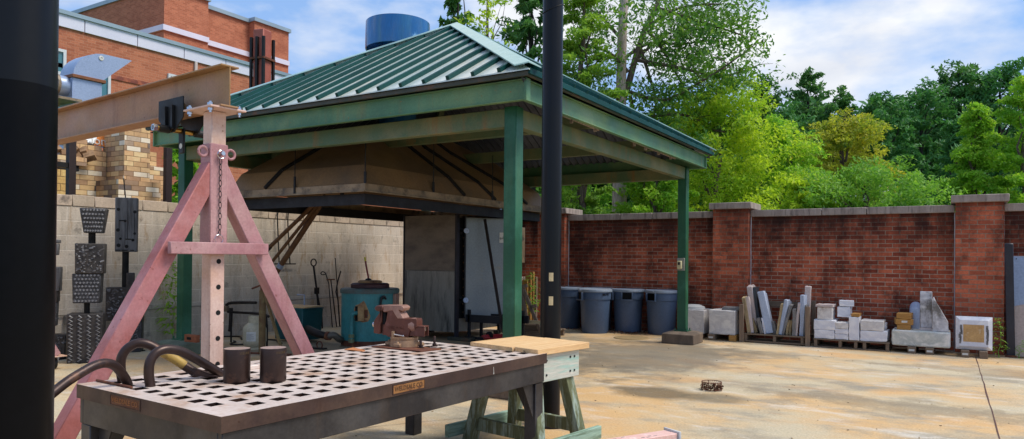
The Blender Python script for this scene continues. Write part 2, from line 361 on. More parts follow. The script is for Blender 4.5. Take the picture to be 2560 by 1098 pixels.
M = dict(
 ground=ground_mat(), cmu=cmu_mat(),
 wallbrick=brick_mat('wall_brick', (198,104,72), (136,62,42), (168,144,124), stain=(0.47, 0.6), stain_top=(1.2, 2.1, 2.6), ms=0.006, dark=(34,20,18), stain_scale=1.3),
 pierbrick=brick_mat('pier_brick', (202,108,76), (148,74,52), (144,122,104), stain=(0.51, 0.66), stain_top=(1.6, 2.4, 1.6), ms=0.006, dark=(38,22,20), stain_scale=1.6),
 coping=simple('coping_stone', (160,146,136), (138,124,116), 3, 0.85, bump=0.3, wear=(92,82,76), wear_th=(0.52,0.68), wear_scale=5, stretch=(3,3,0.6)),
 copingtop=simple('coping_joint', (196,186,172), (180,170,156), 6, 0.9),
 caulk=simple('white_caulk', (196,200,204), (170,176,182), 9, 0.6),
 bldbrick=brick_mat('building_brick', (184,114,84), (158,92,66), (178,130,106), bw=0.26, rh=0.086, stain=(0.5, 0.66), stain_scale=0.4, dark=(138,76,58), ms=0.006, bumps=0.2),
 firebrick=brick_mat('fire_brick', (206,166,108), (188,132,78), (120,92,62), bw=0.235, rh=0.082, ms=0.004, rough=0.9, bumps=0.7,
    third=[(0.0, s2l((216,180,130))), (0.14, s2l((188,150,110))), (0.3, s2l((224,194,146))), (0.44, s2l((208,164,120))), (0.55, s2l((112,100,94))), (0.64, s2l((212,170,124))), (0.78, s2l((156,128,104))), (0.9, s2l((230,216,192)))]),
 green=painted('green_paint', (88,132,98), (74,116,88), (124,148,100), (132,108,62), big=1.0, rough=0.42, streak_amt=0.4),
 greenpost=painted('green_post_paint', (34,88,62), (30,78,56), (70,128,104), (90,110,70), big=0.9, rough=0.36, streak_amt=0.25, chip=(0.69,0.74)),
 beamgreen=painted('weathered_green_paint', (80,108,82), (98,110,80), (134,128,90), (142,100,58), big=1.2, streak_amt=0.65),
 fasciarust=simple('rusty_dark_trim', (66,62,50), (54,62,54), 3, 0.6, bump=0.1, wear=(110,70,44), wear_th=(0.52,0.7), wear_scale=5),
 teal=simple('teal_roof_metal', (4,66,64), (3,56,56), 1.2, 0.5, 0.0, bump=0.0, spec=0.2),
 pan=simple('pale_roof_pan', (196,208,202), (206,212,204), 0.9, 0.3, 0.25, bump=0.0, wear=(236,226,206), wear_th=(0.5,0.75), wear_scale=1.4, fine=12),  # pale tone puts the sky's reflection on the roof into the colour
 cap=simple('roof_cap_metal', (168,200,188), (180,206,194), 1.1, 0.3, 0.4, bump=0.0, fine=12),
 deck=simple('galvanised_deck', (88,94,104), (70,76,88), 2, 0.45, 0.5, bump=0.05),
 hood=simple('sooty_sheet_steel', (156,124,88), (138,108,76), 1.1, 0.5, 0.1, bump=0.04, wear=(104,90,76), wear_th=(0.5,0.8), wear_scale=1.2),
 hoodrim=simple('pale_rim_steel', (156,134,106), (124,104,82), 5, 0.5, 0.15, bump=0.05, wear=(82,72,62), wear_th=(0.5,0.66), wear_scale=6),
 darksteel=simple('dark_steel', (46,46,50), (34,34,38), 4, 0.5, 0.5, bump=0.1),
 ductblue=simple('blue_metal', (34,106,164), (26,92,148), 0.8, 0.22, 0.25, bump=0.03, wear=(60,116,150), wear_th=(0.5,0.7), wear_scale=1.5, stretch=(2.5,2.5,0.25), coat=0.4),
 black=simple('black_pole_paint', (11,12,18), (8,9,14), 2.5, 0.34, 0.1, bump=0.03, wear=(26,28,38), wear_th=(0.62,0.76), wear_scale=2.5, spec=0.3),
 blacklow=simple('black_sleeve_paint', (6,6,9), (8,8,11), 2.5, 0.38, 0.1, bump=0.03, spec=0.12),
 pink=painted('mauve_primer', (172,122,126), (156,106,110), (190,154,150), (122,66,52)),
 pinkred=painted('red_primer', (152,84,76), (170,110,112), (186,138,138), (110,52,42), fade_th=(0.5,0.68)),
 pinktan=painted('tan_pink_primer', (216,188,176), (204,166,150), (196,150,108), (140,96,66), streak_amt=0.35),
 ibeam=painted('brown_primed_beam', (156,114,90), (168,128,98), (152,120,74), (106,66,44), big=1.0),
 rust=simple('rust', (112,66,44), (88,48,34), 7, 0.85, 0.1, bump=0.4, wear=(142,90,52), wear_th=(0.55,0.7)),
 ruststeel=simple('rust_streaked_steel', (120,100,62), (92,66,44), 5, 0.75, 0.2, bump=0.3, wear=(134,126,84), wear_th=(0.52,0.66), wear_scale=6),
 chrome=simple('chrome', (214,214,216), (190,190,194), 5, 0.16, 1.0, bump=0.02),
 brass=simple('brass', (196,158,84), (170,130,64), 7, 0.3, 0.9, bump=0.05),
 tabletop=simple('ground_steel_platen', (216,200,190), (200,182,170), 4, 0.42, 0.12, bump=0.12, wear=(176,138,108), wear_th=(0.5,0.72), wear_scale=4.5),
 tableside=painted('brown_steel_edge', (72,54,50), (58,44,42), (92,72,62), (62,38,28), big=2.4, rough=0.45, metal=0.3, streak_amt=0.4),
 tablebase=painted('black_mill_steel', (54,52,55), (42,40,42), (82,80,80), (78,62,48), big=1.8, rough=0.38, metal=0.4, streak_amt=0.4, chip=(0.7,0.73)),
 hotsteel=simple('dark_brown_steel', (66,48,42), (54,42,40), 5, 0.4, 0.55, bump=0.12, wear=(94,66,52), wear_th=(0.56,0.72), wear_scale=10),
 hotsteeltop=simple('bright_steel_end', (196,172,158), (180,156,144), 6, 0.35, 0.5, bump=0.1),
 yellowlbl=simple('worn_yellow_paint', (180,150,72), (160,128,60), 7, 0.6, bump=0.1, wear=(120,92,50), wear_th=(0.55,0.65), wear_scale=16),
 visered=simple('vise_red_brown', (110,64,50), (90,52,42), 5, 0.45, 0.25, bump=0.15, wear=(128,84,78), wear_th=(0.56,0.72), wear_scale=8),
 visetop=simple('vise_pink_steel', (166,128,112), (146,108,94), 6, 0.4, 0.25, bump=0.15),
 visebase=simple('vise_tan_base', (164,130,98), (148,116,88), 6, 0.55, 0.1, bump=0.2),
 pine=wood_mat('new_pine', (222,186,138), (206,164,114), 'x', dark=(120,84,56)),
 pineend=wood_mat('pine_end_grain', (204,150,82), (168,110,56), 'z', dark=(118,74,40)),
 greenwood=wood_mat('flaking_green_wood', (112,116,84), (90,94,66), 'z', dark=(52,48,34), paint=(148,162,148), th=(0.5, 0.6)),
 palewood=wood_mat('flaking_pale_beam', (176,182,170), (198,194,182), 'x', dark=(128,120,104), paint=(150,188,176), th=(0.5, 0.64)),
 oldwood=wood_mat('grey_pallet_wood', (128,108,88), (104,88,74), 'x', dark=(62,50,40)),
 oldwoodz=wood_mat('grey_upright_wood', (138,118,98), (112,94,80), 'z', dark=(70,56,46)),
 timber=wood_mat('yellow_timber', (176,132,72), (150,106,54), 'x', dark=(96,66,36)),
 charred=simple('charred_wood', (62,56,52), (38,34,34), 9, 0.6, 0.0, bump=0.9, wear=(84,80,78), wear_th=(0.56,0.7), wear_scale=16, fine=26),
 charblock=simple('charred_carving', (58,58,62), (36,34,36), 12, 0.45, 0.1, bump=0.9, wear=(150,148,150), wear_th=(0.6,0.74), wear_scale=22, fine=30),
 charplank=simple('scorched_plank', (100,100,102), (66,64,64), 5, 0.6, 0.0, bump=0.5, wear=(104,104,106), wear_th=(0.54,0.7), wear_scale=7, stretch=(5,5,0.6)),
 hole=simple('black_and_shade', (8,8,9), (5,5,6), 5, 0.9),  # flat black: painted shade in gaps and hollows, and plain black parts
 oven=simple('heat_stained_steel', (132,118,104), (108,96,86), 1.6, 0.42, 0.2, bump=0.04, wear=(92,82,76), wear_th=(0.5,0.72), wear_scale=1.6, stretch=(1,1,2.2)),
 ovenlow=simple('grey_stained_steel', (152,146,136), (134,128,120), 2.2, 0.42, 0.2, bump=0.04, wear=(58,56,54), wear_th=(0.52,0.7), wear_scale=3, stretch=(3,3,0.4)),
 ovenframe=simple('blue_black_frame', (52,52,62), (38,36,42), 3, 0.45, 0.3, bump=0.08),
 greypanel=simple('blue_grey_panel', (126,132,134), (112,120,126), 1.6, 0.4, 0.2, bump=0.03, wear=(146,128,96), wear_th=(0.6,0.76), wear_scale=2.2),
 tealdrum=simple('teal_drum_paint', (58,132,134), (48,120,122), 2.2, 0.42, 0.05, bump=0.06, wear=(28,92,92), wear_th=(0.55,0.75), wear_scale=2.4, stretch=(1,1,0.5)),
 tealdark=simple('teal_box_paint', (28,88,92), (22,72,78), 2.4, 0.42, 0.05, bump=0.06, wear=(60,40,30), wear_th=(0.64,0.74), wear_scale=4),
 firemouth=simple('burnt_tan_lining', (170,138,92), (142,104,72), 6, 0.8, bump=0.3, wear=(96,60,44), wear_th=(0.56,0.7), wear_scale=6),
 lpg=simple('cream_tank', (188,178,152), (176,166,140), 2, 0.4, bump=0.03),
 white=simple('white_label', (206,204,196), (196,194,188), 5, 0.6),
 blue=simple('blue_label', (40,104,178), (30,90,164), 5, 0.5),
 bin=simple('slate_grey_plastic', (72,90,116), (64,82,108), 1.3, 0.5, bump=0.05, wear=(84,98,116), wear_th=(0.62,0.78), wear_scale=5),
 lid=simple('pale_grey_lid', (136,148,162), (124,136,152), 3, 0.45, bump=0.06, wear=(146,150,152), wear_th=(0.56,0.72), wear_scale=4),
 charhi=simple('pale_char_ridge', (116,114,116), (84,82,84), 14, 0.45, 0.0, bump=0.3),
 marble=marble_mat('white_marble', (236,234,234), (208,208,216), scale=2.0),
 marblest=marble_mat('stained_marble', (226,220,212), (200,194,190), stain=(110,86,56), stain_th=(0.56,0.72)),
 marbledirty=marble_mat('lichen_marble', (220,218,218), (170,168,172), stain=(78,72,60), stain_th=(0.5,0.62)),
 marblebig=marble_mat('veined_marble', (230,224,212), (178,180,172), stain=(120,98,66), scale=2.2, stain_th=(0.6,0.74)),
 slabblue=simple('blue_grey_slab', (172,182,202), (158,170,192), 3, 0.5, bump=0.1),
 slabpink=simple('pinkish_slab', (200,184,178), (184,168,164), 3, 0.6, bump=0.15),
 slabtan=simple('tan_slab', (172,150,112), (146,126,94), 9, 0.7, bump=0.3, wear=(100,84,60)),
 slabgrey=simple('grey_slab', (128,124,122), (108,106,106), 6, 0.6, bump=0.3, wear=(150,148,150)),
 slabdark=simple('dark_slab', (60,68,76), (46,54,62), 4, 0.4, bump=0.1),
 concrete=simple('footing_concrete', (112,96,80), (92,78,66), 3, 0.9, bump=0.5, wear=(70,60,52), wear_th=(0.54,0.68), wear_scale=4, stretch=(2,2,0.7)),
 footgreen=simple('mossy_footing', (116,126,108), (96,106,92), 3, 0.9, bump=0.4),
 redbrickobj=simple('loose_brick', (150,90,58), (132,76,50), 7, 0.85, bump=0.3),
 whiteflash=simple('pale_flashing', (216,214,226), (204,204,218), 0.8, 0.45, 0.1, bump=0.02),
 bluegreyflash=simple('blue_grey_coping', (150,168,176), (136,154,166), 1, 0.4, 0.3, bump=0.02),
 glass=glass_mat('window_glass', (52,112,126)), frame=simple('white_window_frame', (206,208,210), (196,198,202), 3, 0.4),
 silver=simple('galvanised_duct', (158,172,196), (146,160,186), 0.9, 0.34, 0.35, bump=0.03),
 flue=simple('rust_red_flue', (168,92,76), (150,78,64), 3, 0.6, 0.1, bump=0.1), rustband=simple('rust_band', (136,84,48), (110,66,40), 6, 0.7, 0.1, bump=0.2),
 blackiron=simple('black_iron', (24,22,22), (18,17,18), 5, 0.55, 0.3, bump=0.2), iron=simple('brown_iron_tool', (40,30,27), (30,24,22), 6, 0.6, 0.3, bump=0.25),
 rope=simple('rusty_pole', (116,80,48), (92,60,36), 6, 0.7, 0.1, bump=0.25), red=simple('red_plastic', (176,44,48), (160,38,42), 4, 0.45),
 redpaint=simple('red_hook_paint', (128,42,44), (108,36,38), 4, 0.5), yellow=simple('yellow_paint', (206,190,60), (190,170,50), 4, 0.5),
 orange=simple('orange_print', (226,138,70), (214,124,58), 4, 0.4), clearwrap=simple('grey_plastic_wrap', (186,190,192), (166,172,176), 3, 0.25, bump=0.4, wear=(214,216,216)),
 tarp=simple('blue_tarp', (30,120,196), (24,104,180), 3, 0.4, bump=0.3), pole=simple('navy_pipe', (32,40,58), (24,30,46), 3, 0.4, 0.2, bump=0.08, wear=(66,60,60), wear_th=(0.6,0.72), wear_scale=4),
 sheet=simple('pinkish_grey_board', (176,158,148), (166,148,140), 2, 0.6, bump=0.05), sheetblue=simple('blue_grey_sheet', (142,156,180), (132,146,172), 2, 0.45, bump=0.08),
 pinkpost=simple('pale_pink_steel', (226,186,176), (216,172,160), 3, 0.5, bump=0.06, wear=(236,214,208), wear_th=(0.55,0.7)), whitecap=simple('white_plate', (206,206,204), (190,192,194), 4, 0.5),
 tape=simple('cream_tape', (206,190,150), (196,176,132), 5, 0.6), ivory=simple('ivory_box', (206,196,150), (186,176,136), 4, 0.4), leaf=None)
M['grass'] = simple('lawn', (70,104,38), (92,120,48), 0.6, 0.9, bump=0.4)

# ------------------------------------------------------------------ ground
mb = MB(); mb.quad((-150,-60,-0.02), (150,-60,-0.02), (150,260,-0.02), (-150,260,-0.02))
tag(mb.obj('lawn_ground', M['grass']), kind='structure')
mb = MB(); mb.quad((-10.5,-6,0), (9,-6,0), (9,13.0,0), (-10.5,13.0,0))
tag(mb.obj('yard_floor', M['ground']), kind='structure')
jm = simple('joint_dirt', (92,56,52), (80,56,46), 9, 0.9, bump=0.3)
def joint(a, b, w=0.012):
    m = MB(); n = 26; a = Vector(a); b = Vector(b); d = (b-a).normalized(); q = Vector((-d.y, d.x, 0)); vs = []
    for i in range(n+1):
        p = a.lerp(b, i/n); k = w*(0.5+0.7*random.random()); j = (random.random()-0.5)*0.008
        vs += [p+q*(j+k/2), p+q*(j-k/2)]
    m.add(vs, [(2*i, 2*i+1, 2*i+3, 2*i+2) for i in range(n)])
    tag(m.obj('floor_joint', jm, smooth=0), kind='structure')
p0 = G(2440, 893); p1 = G(2500, 1097)
dj = (p1-p0).normalized()
joint((p0.x, p0.y, 0.004), tuple((p1+dj*3).xy)+(0.004,))
a = G(870, 1098); b = G(1180, 1030); joint((a.x-0.4, a.y-0.1, 0.004), (b.x+0.6, b.y+0.6, 0.004), 0.007)

# ------------------------------------------------------------------ brick yard wall with three piers
WY = 12.75
wall = thing('brick_wall', 'long sooty red brick yard wall with pale stone coping and square piers', 'wall', (-2.0, WY, 0))
PX = [-10.5, -6.79, -3.26, 0.36, 4.0]        # pier centres (first and last ends are plain)
for i in range(4):
    x0 = PX[i]+(0.3 if i else 0); x1 = PX[i+1]-0.3
    m = MB(); m.bb((x0, WY, 0), (x1, WY+0.3, 2.09)); m.obj('wall_panel', M['wallbrick'], wall, True, smooth=0)
    ln = (x1-x0); xs = [x0+0.004]+[x0+ln*k for k in (0.38, 0.6)]+[x1-0.004]
    for k in range(3):
        m = MB(); m.bb((xs[k]+0.004, WY-0.055, 2.09), (xs[k+1]-0.004, WY+0.355, 2.205)); m.obj('coping_stone', M['coping'], wall, True, bevel=0.006)
for i in (1, 2, 3):
    x = PX[i]; m = MB(); m.bb((x-0.302, WY-0.19, 0), (x+0.302, WY+0.45, 2.225)); m.obj('pier', M['pierbrick'], wall, True, smooth=0)
    m = MB(); m.bb((x-0.36, WY-0.25, 2.225), (x+0.36, WY+0.51, 2.335)); m.obj('pier_cap', M['coping'], wall, True, bevel=0.008)
for x in (PX[1]+0.306, PX[2]+0.308, PX[3]-0.308, PX[3]+0.306):
    pts = [(x+random.uniform(-.002,.002), WY-0.006+random.uniform(-.002,.002), z*0.11) for z in range(0, 20)]
    MB().tube(pts, 0.0075, 6).obj('caulk_joint', M['caulk'], wall, True)

# ------------------------------------------------------------------ painted block wall
BX = -10.25
blk = thing('block_wall', 'cream painted concrete block wall with thin cap course along the left side', 'wall', (BX, 6, 0))
m = MB(); m.bb((BX-0.2, -3, 0), (BX, 12.74, 2.0)); m.obj('block_face', M['cmu'], blk, True, smooth=0)
y = -3.0; k = 0
capm = simple('cap_block', (196,176,154), (180,160,140), 3, 0.8, bump=0.3, wear=(120,108,96), wear_th=(0.56,0.7), wear_scale=4)
capm2 = simple('cap_block_grey', (186,168,146), (170,152,132), 3, 0.8, bump=0.3, wear=(110,98,86), wear_th=(0.54,0.68), wear_scale=4)
while y < 12.6:
    w = random.choice((0.4, 0.4, 0.4, 0.3)); m = MB(); m.bb((BX-0.21, y+0.003, 2.004), (BX+0.012, y+w-0.003, 2.155+random.uniform(-.005,.004)))
    m.obj('cap_block', capm if k % 2 else capm2, blk, True, bevel=0.006); y += w; k += 1
con = MB(); con.tube([(BX+0.03, 4.6, 0.52), (BX+0.03, 12.2, 0.56)], 0.012, 8)
for yy in (5.6, 7.2, 8.8, 10.2): con.box((BX+0.02, yy, 0.53), (0.035, 0.025, 0.05))
tag(con.obj('conduit_pipe', simple('conduit_grey', (170,160,146), (150,140,128), 6, 0.5, 0.3)), 'thin grey conduit pipe running low along the block wall', 'pipe')
ob = MB(); p = at(170, 800, 0, BX); ob.box((BX+0.05, p.y, p.z), (0.1, 0.13, 0.12)); o1 = thing('outlet_box', 'small grey outlet box low on block wall beside charred block', 'electrical box', (BX, p.y, p.z))
ob.obj('box_body', simple('box_grey', (120,118,114), (106,104,100), 6, 0.5), o1, True, bevel=0.008)
MB().box((BX+0.115, p.y+0.02, p.z+0.01), (0.03, 0.09, 0.1)).obj('box_cover', M['white'], o1, True, bevel=0.01)
# ------------------------------------------------------------------ pavilion
PXR, PXL, PYF, PYB = -3.69, -8.965, 6.036, 11.315      # post centres
FX1, FX0, FY0, FY1 = -3.365, -9.17, 5.70, 11.51        # fascia outside
FZ0, FZ1 = 2.816, 3.016
pav = thing('pavilion', 'green steel pavilion with teal standing seam hip roof over the furnaces', 'pavilion', ((PXR+PXL)/2, (PYF+PYB)/2, 0))
for (x, y) in ((PXR, PYF), (PXL, PYF), (PXR, PYB), (PXL, PYB)):
    m = MB(); m.bb((x-0.07, y-0.07, 0.2), (x+0.07, y+0.07, FZ0+0.02)); po = m.obj('post', M['greenpost'], pav, True, bevel=0.006)
    bm_ = MB(); bm_.bb((x-0.11, y-0.11, 0.191), (x+0.11, y+0.11, 0.204))
    for sx in (-1, 1):
        for sy in (-1, 1): bm_.tube([(x+sx*.09, y+sy*.09, 0.2), (x+sx*.09, y+sy*.09, 0.24)], 0.01, 6)
    bm_.obj('base_plate', M['greenpost'], pav, True)
BZ0, BZ1 = 2.64, 2.825
def beam(a, b, nm='tie_beam', mat='beamgreen', z0=BZ0, z1=BZ1, w=0.1):
    a = Vector(a); b = Vector(b); zc = (z0+z1)/2
    m = MB(); m.bar((a.x, a.y, zc), (b.x, b.y, zc), w, z1-z0); return m.obj(nm, M[mat], pav, True, bevel=0.006)
beam((PXL+.07, PYF), (PXR-.07, PYF)); beam((PXL+.07, PYB), (PXR-.07, PYB)); beam((PXR, PYF+.07), (PXR, PYB-.07)); beam((PXL, PYF+.07), (PXL, PYB-.07))
# fascia channels: web with two flanges turned outward
def chan(a, b, out, inset0, inset1):
    a = Vector(a); b = Vector(b); o = Vector(out); m = MB(); zc = (FZ0+FZ1)/2; d = (b-a).normalized()
    a2 = a+d*inset0; b2 = b-d*inset1
    m.bar((a2-o*0.04)+Vector((0,0,zc)), (b2-o*0.04)+Vector((0,0,zc)), 0.03, FZ1-FZ0, (0,0,1))
    for zz in (FZ0+0.006, FZ1-0.006):
        m.bar((a2-o*0.012)+Vector((0,0,zz)), (b2-o*0.012)+Vector((0,0,zz)), 0.025, 0.012, (0,0,1))
    return m.obj('fascia', M['green'], pav, True, bevel=0.003)
chan((FX0, FY0, 0), (FX1, FY0, 0), (0,-1,0), 0.0, 0.0); chan((FX0, FY1, 0), (FX1, FY1, 0), (0,1,0), 0.0, 0.0)
chan((FX1, FY0, 0), (FX1, FY1, 0), (1,0,0), 0.056, 0.056); chan((FX0, FY0, 0), (FX0, FY1, 0), (-1,0,0), 0.056, 0.056)
for x in (FX0-0.006, FX1+0.006):
    m = MB(); m.bb((x-0.012, FY0-0.01, FZ0-0.01), (x+0.012, FY0+0.07, FZ1+0.004)); m.obj('corner_plate', M['green'], pav, True, bevel=0.003)
# roof
OV = 0.09
RX0, RX1, RY0, RY1 = FX0-OV, FX1+OV, FY0-OV, FY1+OV
AP = Vector(((RX0+RX1)/2, (RY0+RY1)/2, 4.78)); ZE = 3.075
C4 = [Vector((RX0, RY0, ZE)), Vector((RX1, RY0, ZE)), Vector((RX1, RY1, ZE)), Vector((RX0, RY1, ZE))]
m = MB()
for i in range(4): m.quad(C4[i], C4[(i+1) % 4], AP)
for i in range(4):
    a, b = C4[i], C4[(i+1) % 4]; dz = Vector((0,0,-0.012)); m.quad(a, b, b+dz, a+dz)
m.obj('roof_panel', M['pan'], pav, True, smooth=0)
def faces():
    for i in range(4):
        a, b = C4[i], C4[(i+1) % 4]; mid = (a+b)/2; yield i, a, b, AP-mid
for i, a, b, upv in faces():
    L_ = (b-a).length; e = (b-a)/L_; nrm = e.cross(upv).normalized()
    if nrm.z < 0: nrm = -nrm
    n = 20; sp = L_/n; m = MB()
    for k in range(n+1):
        s = 0.02+k*(L_-0.04)/n; tmax = 1-abs(2*s/L_-1)
        if tmax < 0.06: continue
        p0_ = a+e*s; p1_ = p0_+upv*(tmax-0.03)
        m.bar(p0_+nrm*0.02, p1_+nrm*0.02, 0.038, 0.044, nrm)
    m.obj('standing_seam', M['teal'], pav, True)
    # corrugated deck below
    m = MB(); k = 0; s = 0.05; vs = []; fs = []
    while s < L_-0.05:
        tm = max(0.0, 1-abs(2*s/L_-1)-0.02); off = -0.10-0.045*(k % 2)
        p0_ = a+e*s+upv*0.02+nrm*off; p1_ = a+e*s+upv*tm+nrm*off; vs += [p0_, p1_]; s += 0.055 if k % 2 else 0.075; k += 1
        if k % 4 == 0: s += 0.0
    m.add(vs, [(2*j, 2*j+1, 2*j+3, 2*j+2) for j in range(len(vs)//2-1)]); m.obj('roof_deck', M['deck'], pav, True, smooth=0)
# drip edge strips (between roof sheet and fascia)
m = MB()
m.bb((RX0+.02, RY0+.02, FZ1+0.002), (RX1-.02, RY0+.05, ZE-0.014)); m.obj('drip_edge', M['fasciarust'], pav, True)
x = RY0+.06; k = 0
for y0 in range(14):
    ya = RY0+.052+y0*(RY1-RY0-.1)/14; yb = ya+(RY1-RY0-.1)/14-0.006
    m = MB(); m.bb((RX1-.05, ya, FZ1+0.002), (RX1-.02, yb, ZE-0.014)); m.obj('drip_edge', M['fasciarust'], pav, True)
m = MB(); m.bb((RX1-.019, RY0+.02, ZE-0.045), (RX1+.004, RY1-.02, ZE+0.012)); m.obj('eave_trim', M['teal'], pav, True, bevel=0.003)
m = MB(); m.bb((RX0-.004, RY0+.02, ZE-0.045), (RX0+.019, RY1-.02, ZE+0.012)); m.obj('eave_trim', M['teal'], pav, True, bevel=0.003)
for i in range(4):     # hip caps: folded strip over each hip
    c = C4[i]; d = (AP-c); side1 = (C4[(i+1) % 4]-c).normalized(); side2 = (C4[(i-1) % 4]-c).normalized()
    w = 0.115; up = Vector((0,0,0.062)); m = MB()
    drop1 = side1*w; drop2 = side2*w
    s1 = 0.015
    def on(face_e, cc, q):  # lift a point so that it lies on the roof plane beside the hip
        return q
    top0 = c+d*0.0+up; top1 = AP+up*1.0
    n1 = (d.cross(side1)).normalized(); n1 = n1 if n1.z > 0 else -n1
    n2 = (d.cross(side2)).normalized(); n2 = n2 if n2.z > 0 else -n2
    q1 = (side1-d.normalized()*side1.dot(d.normalized())).normalized(); q2 = (side2-d.normalized()*side2.dot(d.normalized())).normalized()
    l1a = c+d*0.01+q1*w+n1*0.058; l1b = AP-d*0.02+q1*w*0.9+n1*0.058
    l2a = c+d*0.01+q2*w+n2*0.058; l2b = AP-d*0.02+q2*w*0.9+n2*0.058
    dn = Vector((0,0,-0.012))
    m.add([l1a, top0, l2a, l1b, top1, l2b, l1a+dn, top0+dn, l2a+dn, l1b+dn, top1+dn, l2b+dn],
          [(0,1,4,3), (1,2,5,4), (0,3,9,6), (2,8,11,5), (0,6,7,1), (1,7,8,2), (3,4,10,9), (4,5,11,10), (6,9,10,7), (7,10,11,8)])
    m.obj('hip_cap', M['cap'], pav, True, smooth=0)
# rafters and purlins seen from below
for (a, b) in ((C4[0], AP), (C4[1], AP), (C4[2], AP), (C4[3], AP)):
    dz = Vector((0,0,-0.28)); d = b-a; m = MB(); m.bar(a+d*0.12+dz, a+d*0.97+dz, 0.08, 0.16); m.obj('rafter', M['beamgreen'], pav, True)
for yy in (FY0+1.9, FY0+3.9):
    m = MB(); m.bb((FX0+.12, yy-.05, 2.87), (FX1-.12, yy+.05, 3.03)); m.obj('purlin', M['beamgreen'], pav, True)
# conduit under right eave, switch box on back right post
m = MB(); x = PXR+0.2
m.tube([(x, 6.15, 2.86), (x, 7.6, 2.84)], 0.013, 8)
m.tube([(x, 8.4, 2.86), (x, 10.3, 2.84)], 0.013, 8)
for yy in (6.3, 6.9, 7.5, 8.7, 9.1, 9.6, 10.1): m.box((x, yy, 2.835), (0.03, 0.03, 0.06))
m.obj('light_conduit', M['coping'], pav, True)
pb = at(1703, 661, 1, PYB-0.07)
sb = thing('switch_box', 'ivory outdoor switch box on the green post beside the bins', 'electrical box', (pb.x, PYB-0.07, pb.z))
MB().box((0, -0.012, 0), (0.125, 0.02, 0.2)).obj('back_plate', simple('zinc_plate', (150,150,142), (132,132,124), 6, 0.5, 0.3), sb, bevel=0.003)
MB().box((-0.012, -0.05, -0.01), (0.075, 0.055, 0.13)).obj('cover', M['ivory'], sb, bevel=0.012, seg=2)
MB().box((-0.012, -0.08, 0.012), (0.034, 0.008, 0.045)).obj('switch', M['darksteel'], sb, bevel=0.002)
# footings
for (x, y, nm, mt, lb) in ((PXR, PYB, 0, 'concrete', 'grey concrete footing with sloped top under the green post beside the bins'), (PXL, PYF, 0, 'footgreen', 'mossy concrete footing under the green post beside the block wall'),
                   (PXR, PYF, 0, 'concrete', 'concrete footing of the near green post behind the wooden sawhorse'), (PXL, PYB, 0, 'concrete', 'concrete footing of the far green post behind the furnaces')):
    m = MB(); h1, h2, a, b = 0.155, 0.19, 0.26, 0.17
    vs = []
    for (s, z) in ((a, 0.0), (a, h1), (b, h2)): vs += [(-s,-s,z), (s,-s,z), (s,s,z), (-s,s,z)]
    fs = [(3,2,1,0), (8,9,10,11)]
    for l in (0, 4): fs += [(l+k, l+(k+1) % 4, l+4+(k+1) % 4, l+4+k) for k in range(4)]
    m.add(vs, fs); o = m.obj('concrete_footing', M[mt], None, bevel=0.012, seg=2); o.location = (x, y, 0); tag(o, lb, 'footing')
# loose brick by left post
p = at(482, 834, 1, PYF-0.12)
b_ = thing('loose_brick', 'brown cored brick lying on footing at foot of the left green post', 'brick', (p.x, PYF-0.13, 0.19), 0.05)
MB().box((0, 0, 0.05), (0.24, 0.06, 0.1)).obj('brick_body', M['redbrickobj'], b_, bevel=0.005)
MB().box((-0.02, -0.03, 0.05), (0.08, 0.012, 0.034)).obj('core_slot', M['hole'], b_)

# exhaust hood hanging inside
HX0, HX1, HY0, HY1, HZ = -8.72, -6.13, 6.54, 11.2, 2.15
hood = thing('exhaust_hood', 'huge sooty tan steel exhaust hood hanging under the pavilion roof', 'exhaust hood', ((HX0+HX1)/2, (HY0+HY1)/2, HZ))
cx_, cy_ = -7.4, 8.6
lo = [(HX0,HY0), (HX1,HY0), (HX1,HY1), (HX0,HY1)]
RINGS = ((HZ+0.10, 0.0, 0.0), (HZ+0.35, 0.12, 0.12), (3.0, 0.66, 0.75), (3.3, 0.98, 1.7))
def rpt(k, l): z_, ix, iy = RINGS[l]; return Vector((HX0+ix if k in (0, 3) else HX1-ix, HY0+iy if k in (0, 1) else HY1-iy, z_))
m = MB(); m.add([rpt(k, l) for l in range(4) for k in range(4)], [(4*l+k, 4*l+(k+1) % 4, 4*l+4+(k+1) % 4, 4*l+4+k) for l in range(3) for k in range(4)]+[(12, 13, 14, 15)]); m.obj('sloped_panel', M['hood'], hood, True, smooth=0)
m = MB(); vs = [(x, y, HZ) for x, y in lo]+[(x, y, HZ+0.095) for x, y in lo]
o_ = 0.02; vs2 = [(x+(o_ if x > -7 else -o_), y+(o_ if y > 8 else -o_), z) for x, y, z in vs]
m.add(vs2, [(k, (k+1) % 4, 4+(k+1) % 4, 4+k) for k in range(4)]); m.obj('rim', M['hoodrim'], hood, True, smooth=0)
m = MB()
for k in range(4):
    a_, b_2 = Vector(vs2[k]), Vector(vs2[(k+1) % 4]); m.bar(a_, b_2, 0.05, 0.014)
m.obj('rim_angle', M['hoodrim'], hood, True)
m = MB(); ii = 0.1
vs = [(HX0+ii,HY0+ii,HZ-0.015), (HX1-ii,HY0+ii,HZ-0.015), (HX1-ii,HY1-ii,HZ-0.015), (HX0+ii,HY1-ii,HZ-0.015)]
m.add(vs+[(x, y, z-0.14) for x, y, z in vs], [(k, (k+1) % 4, 4+(k+1) % 4, 4+k) for k in range(4)]); m.obj('lower_skirt', M['darksteel'], hood, True, smooth=0)
m = MB(); m.lathe([(0.3, 3.4), (0.3, 4.35)], (cx_, cy_, 0)); m.obj('stack_duct', M['ductblue'], hood, True)
def onface(k, s, l): return rpt(k, l).lerp(rpt((k+1) % 4, l), s)
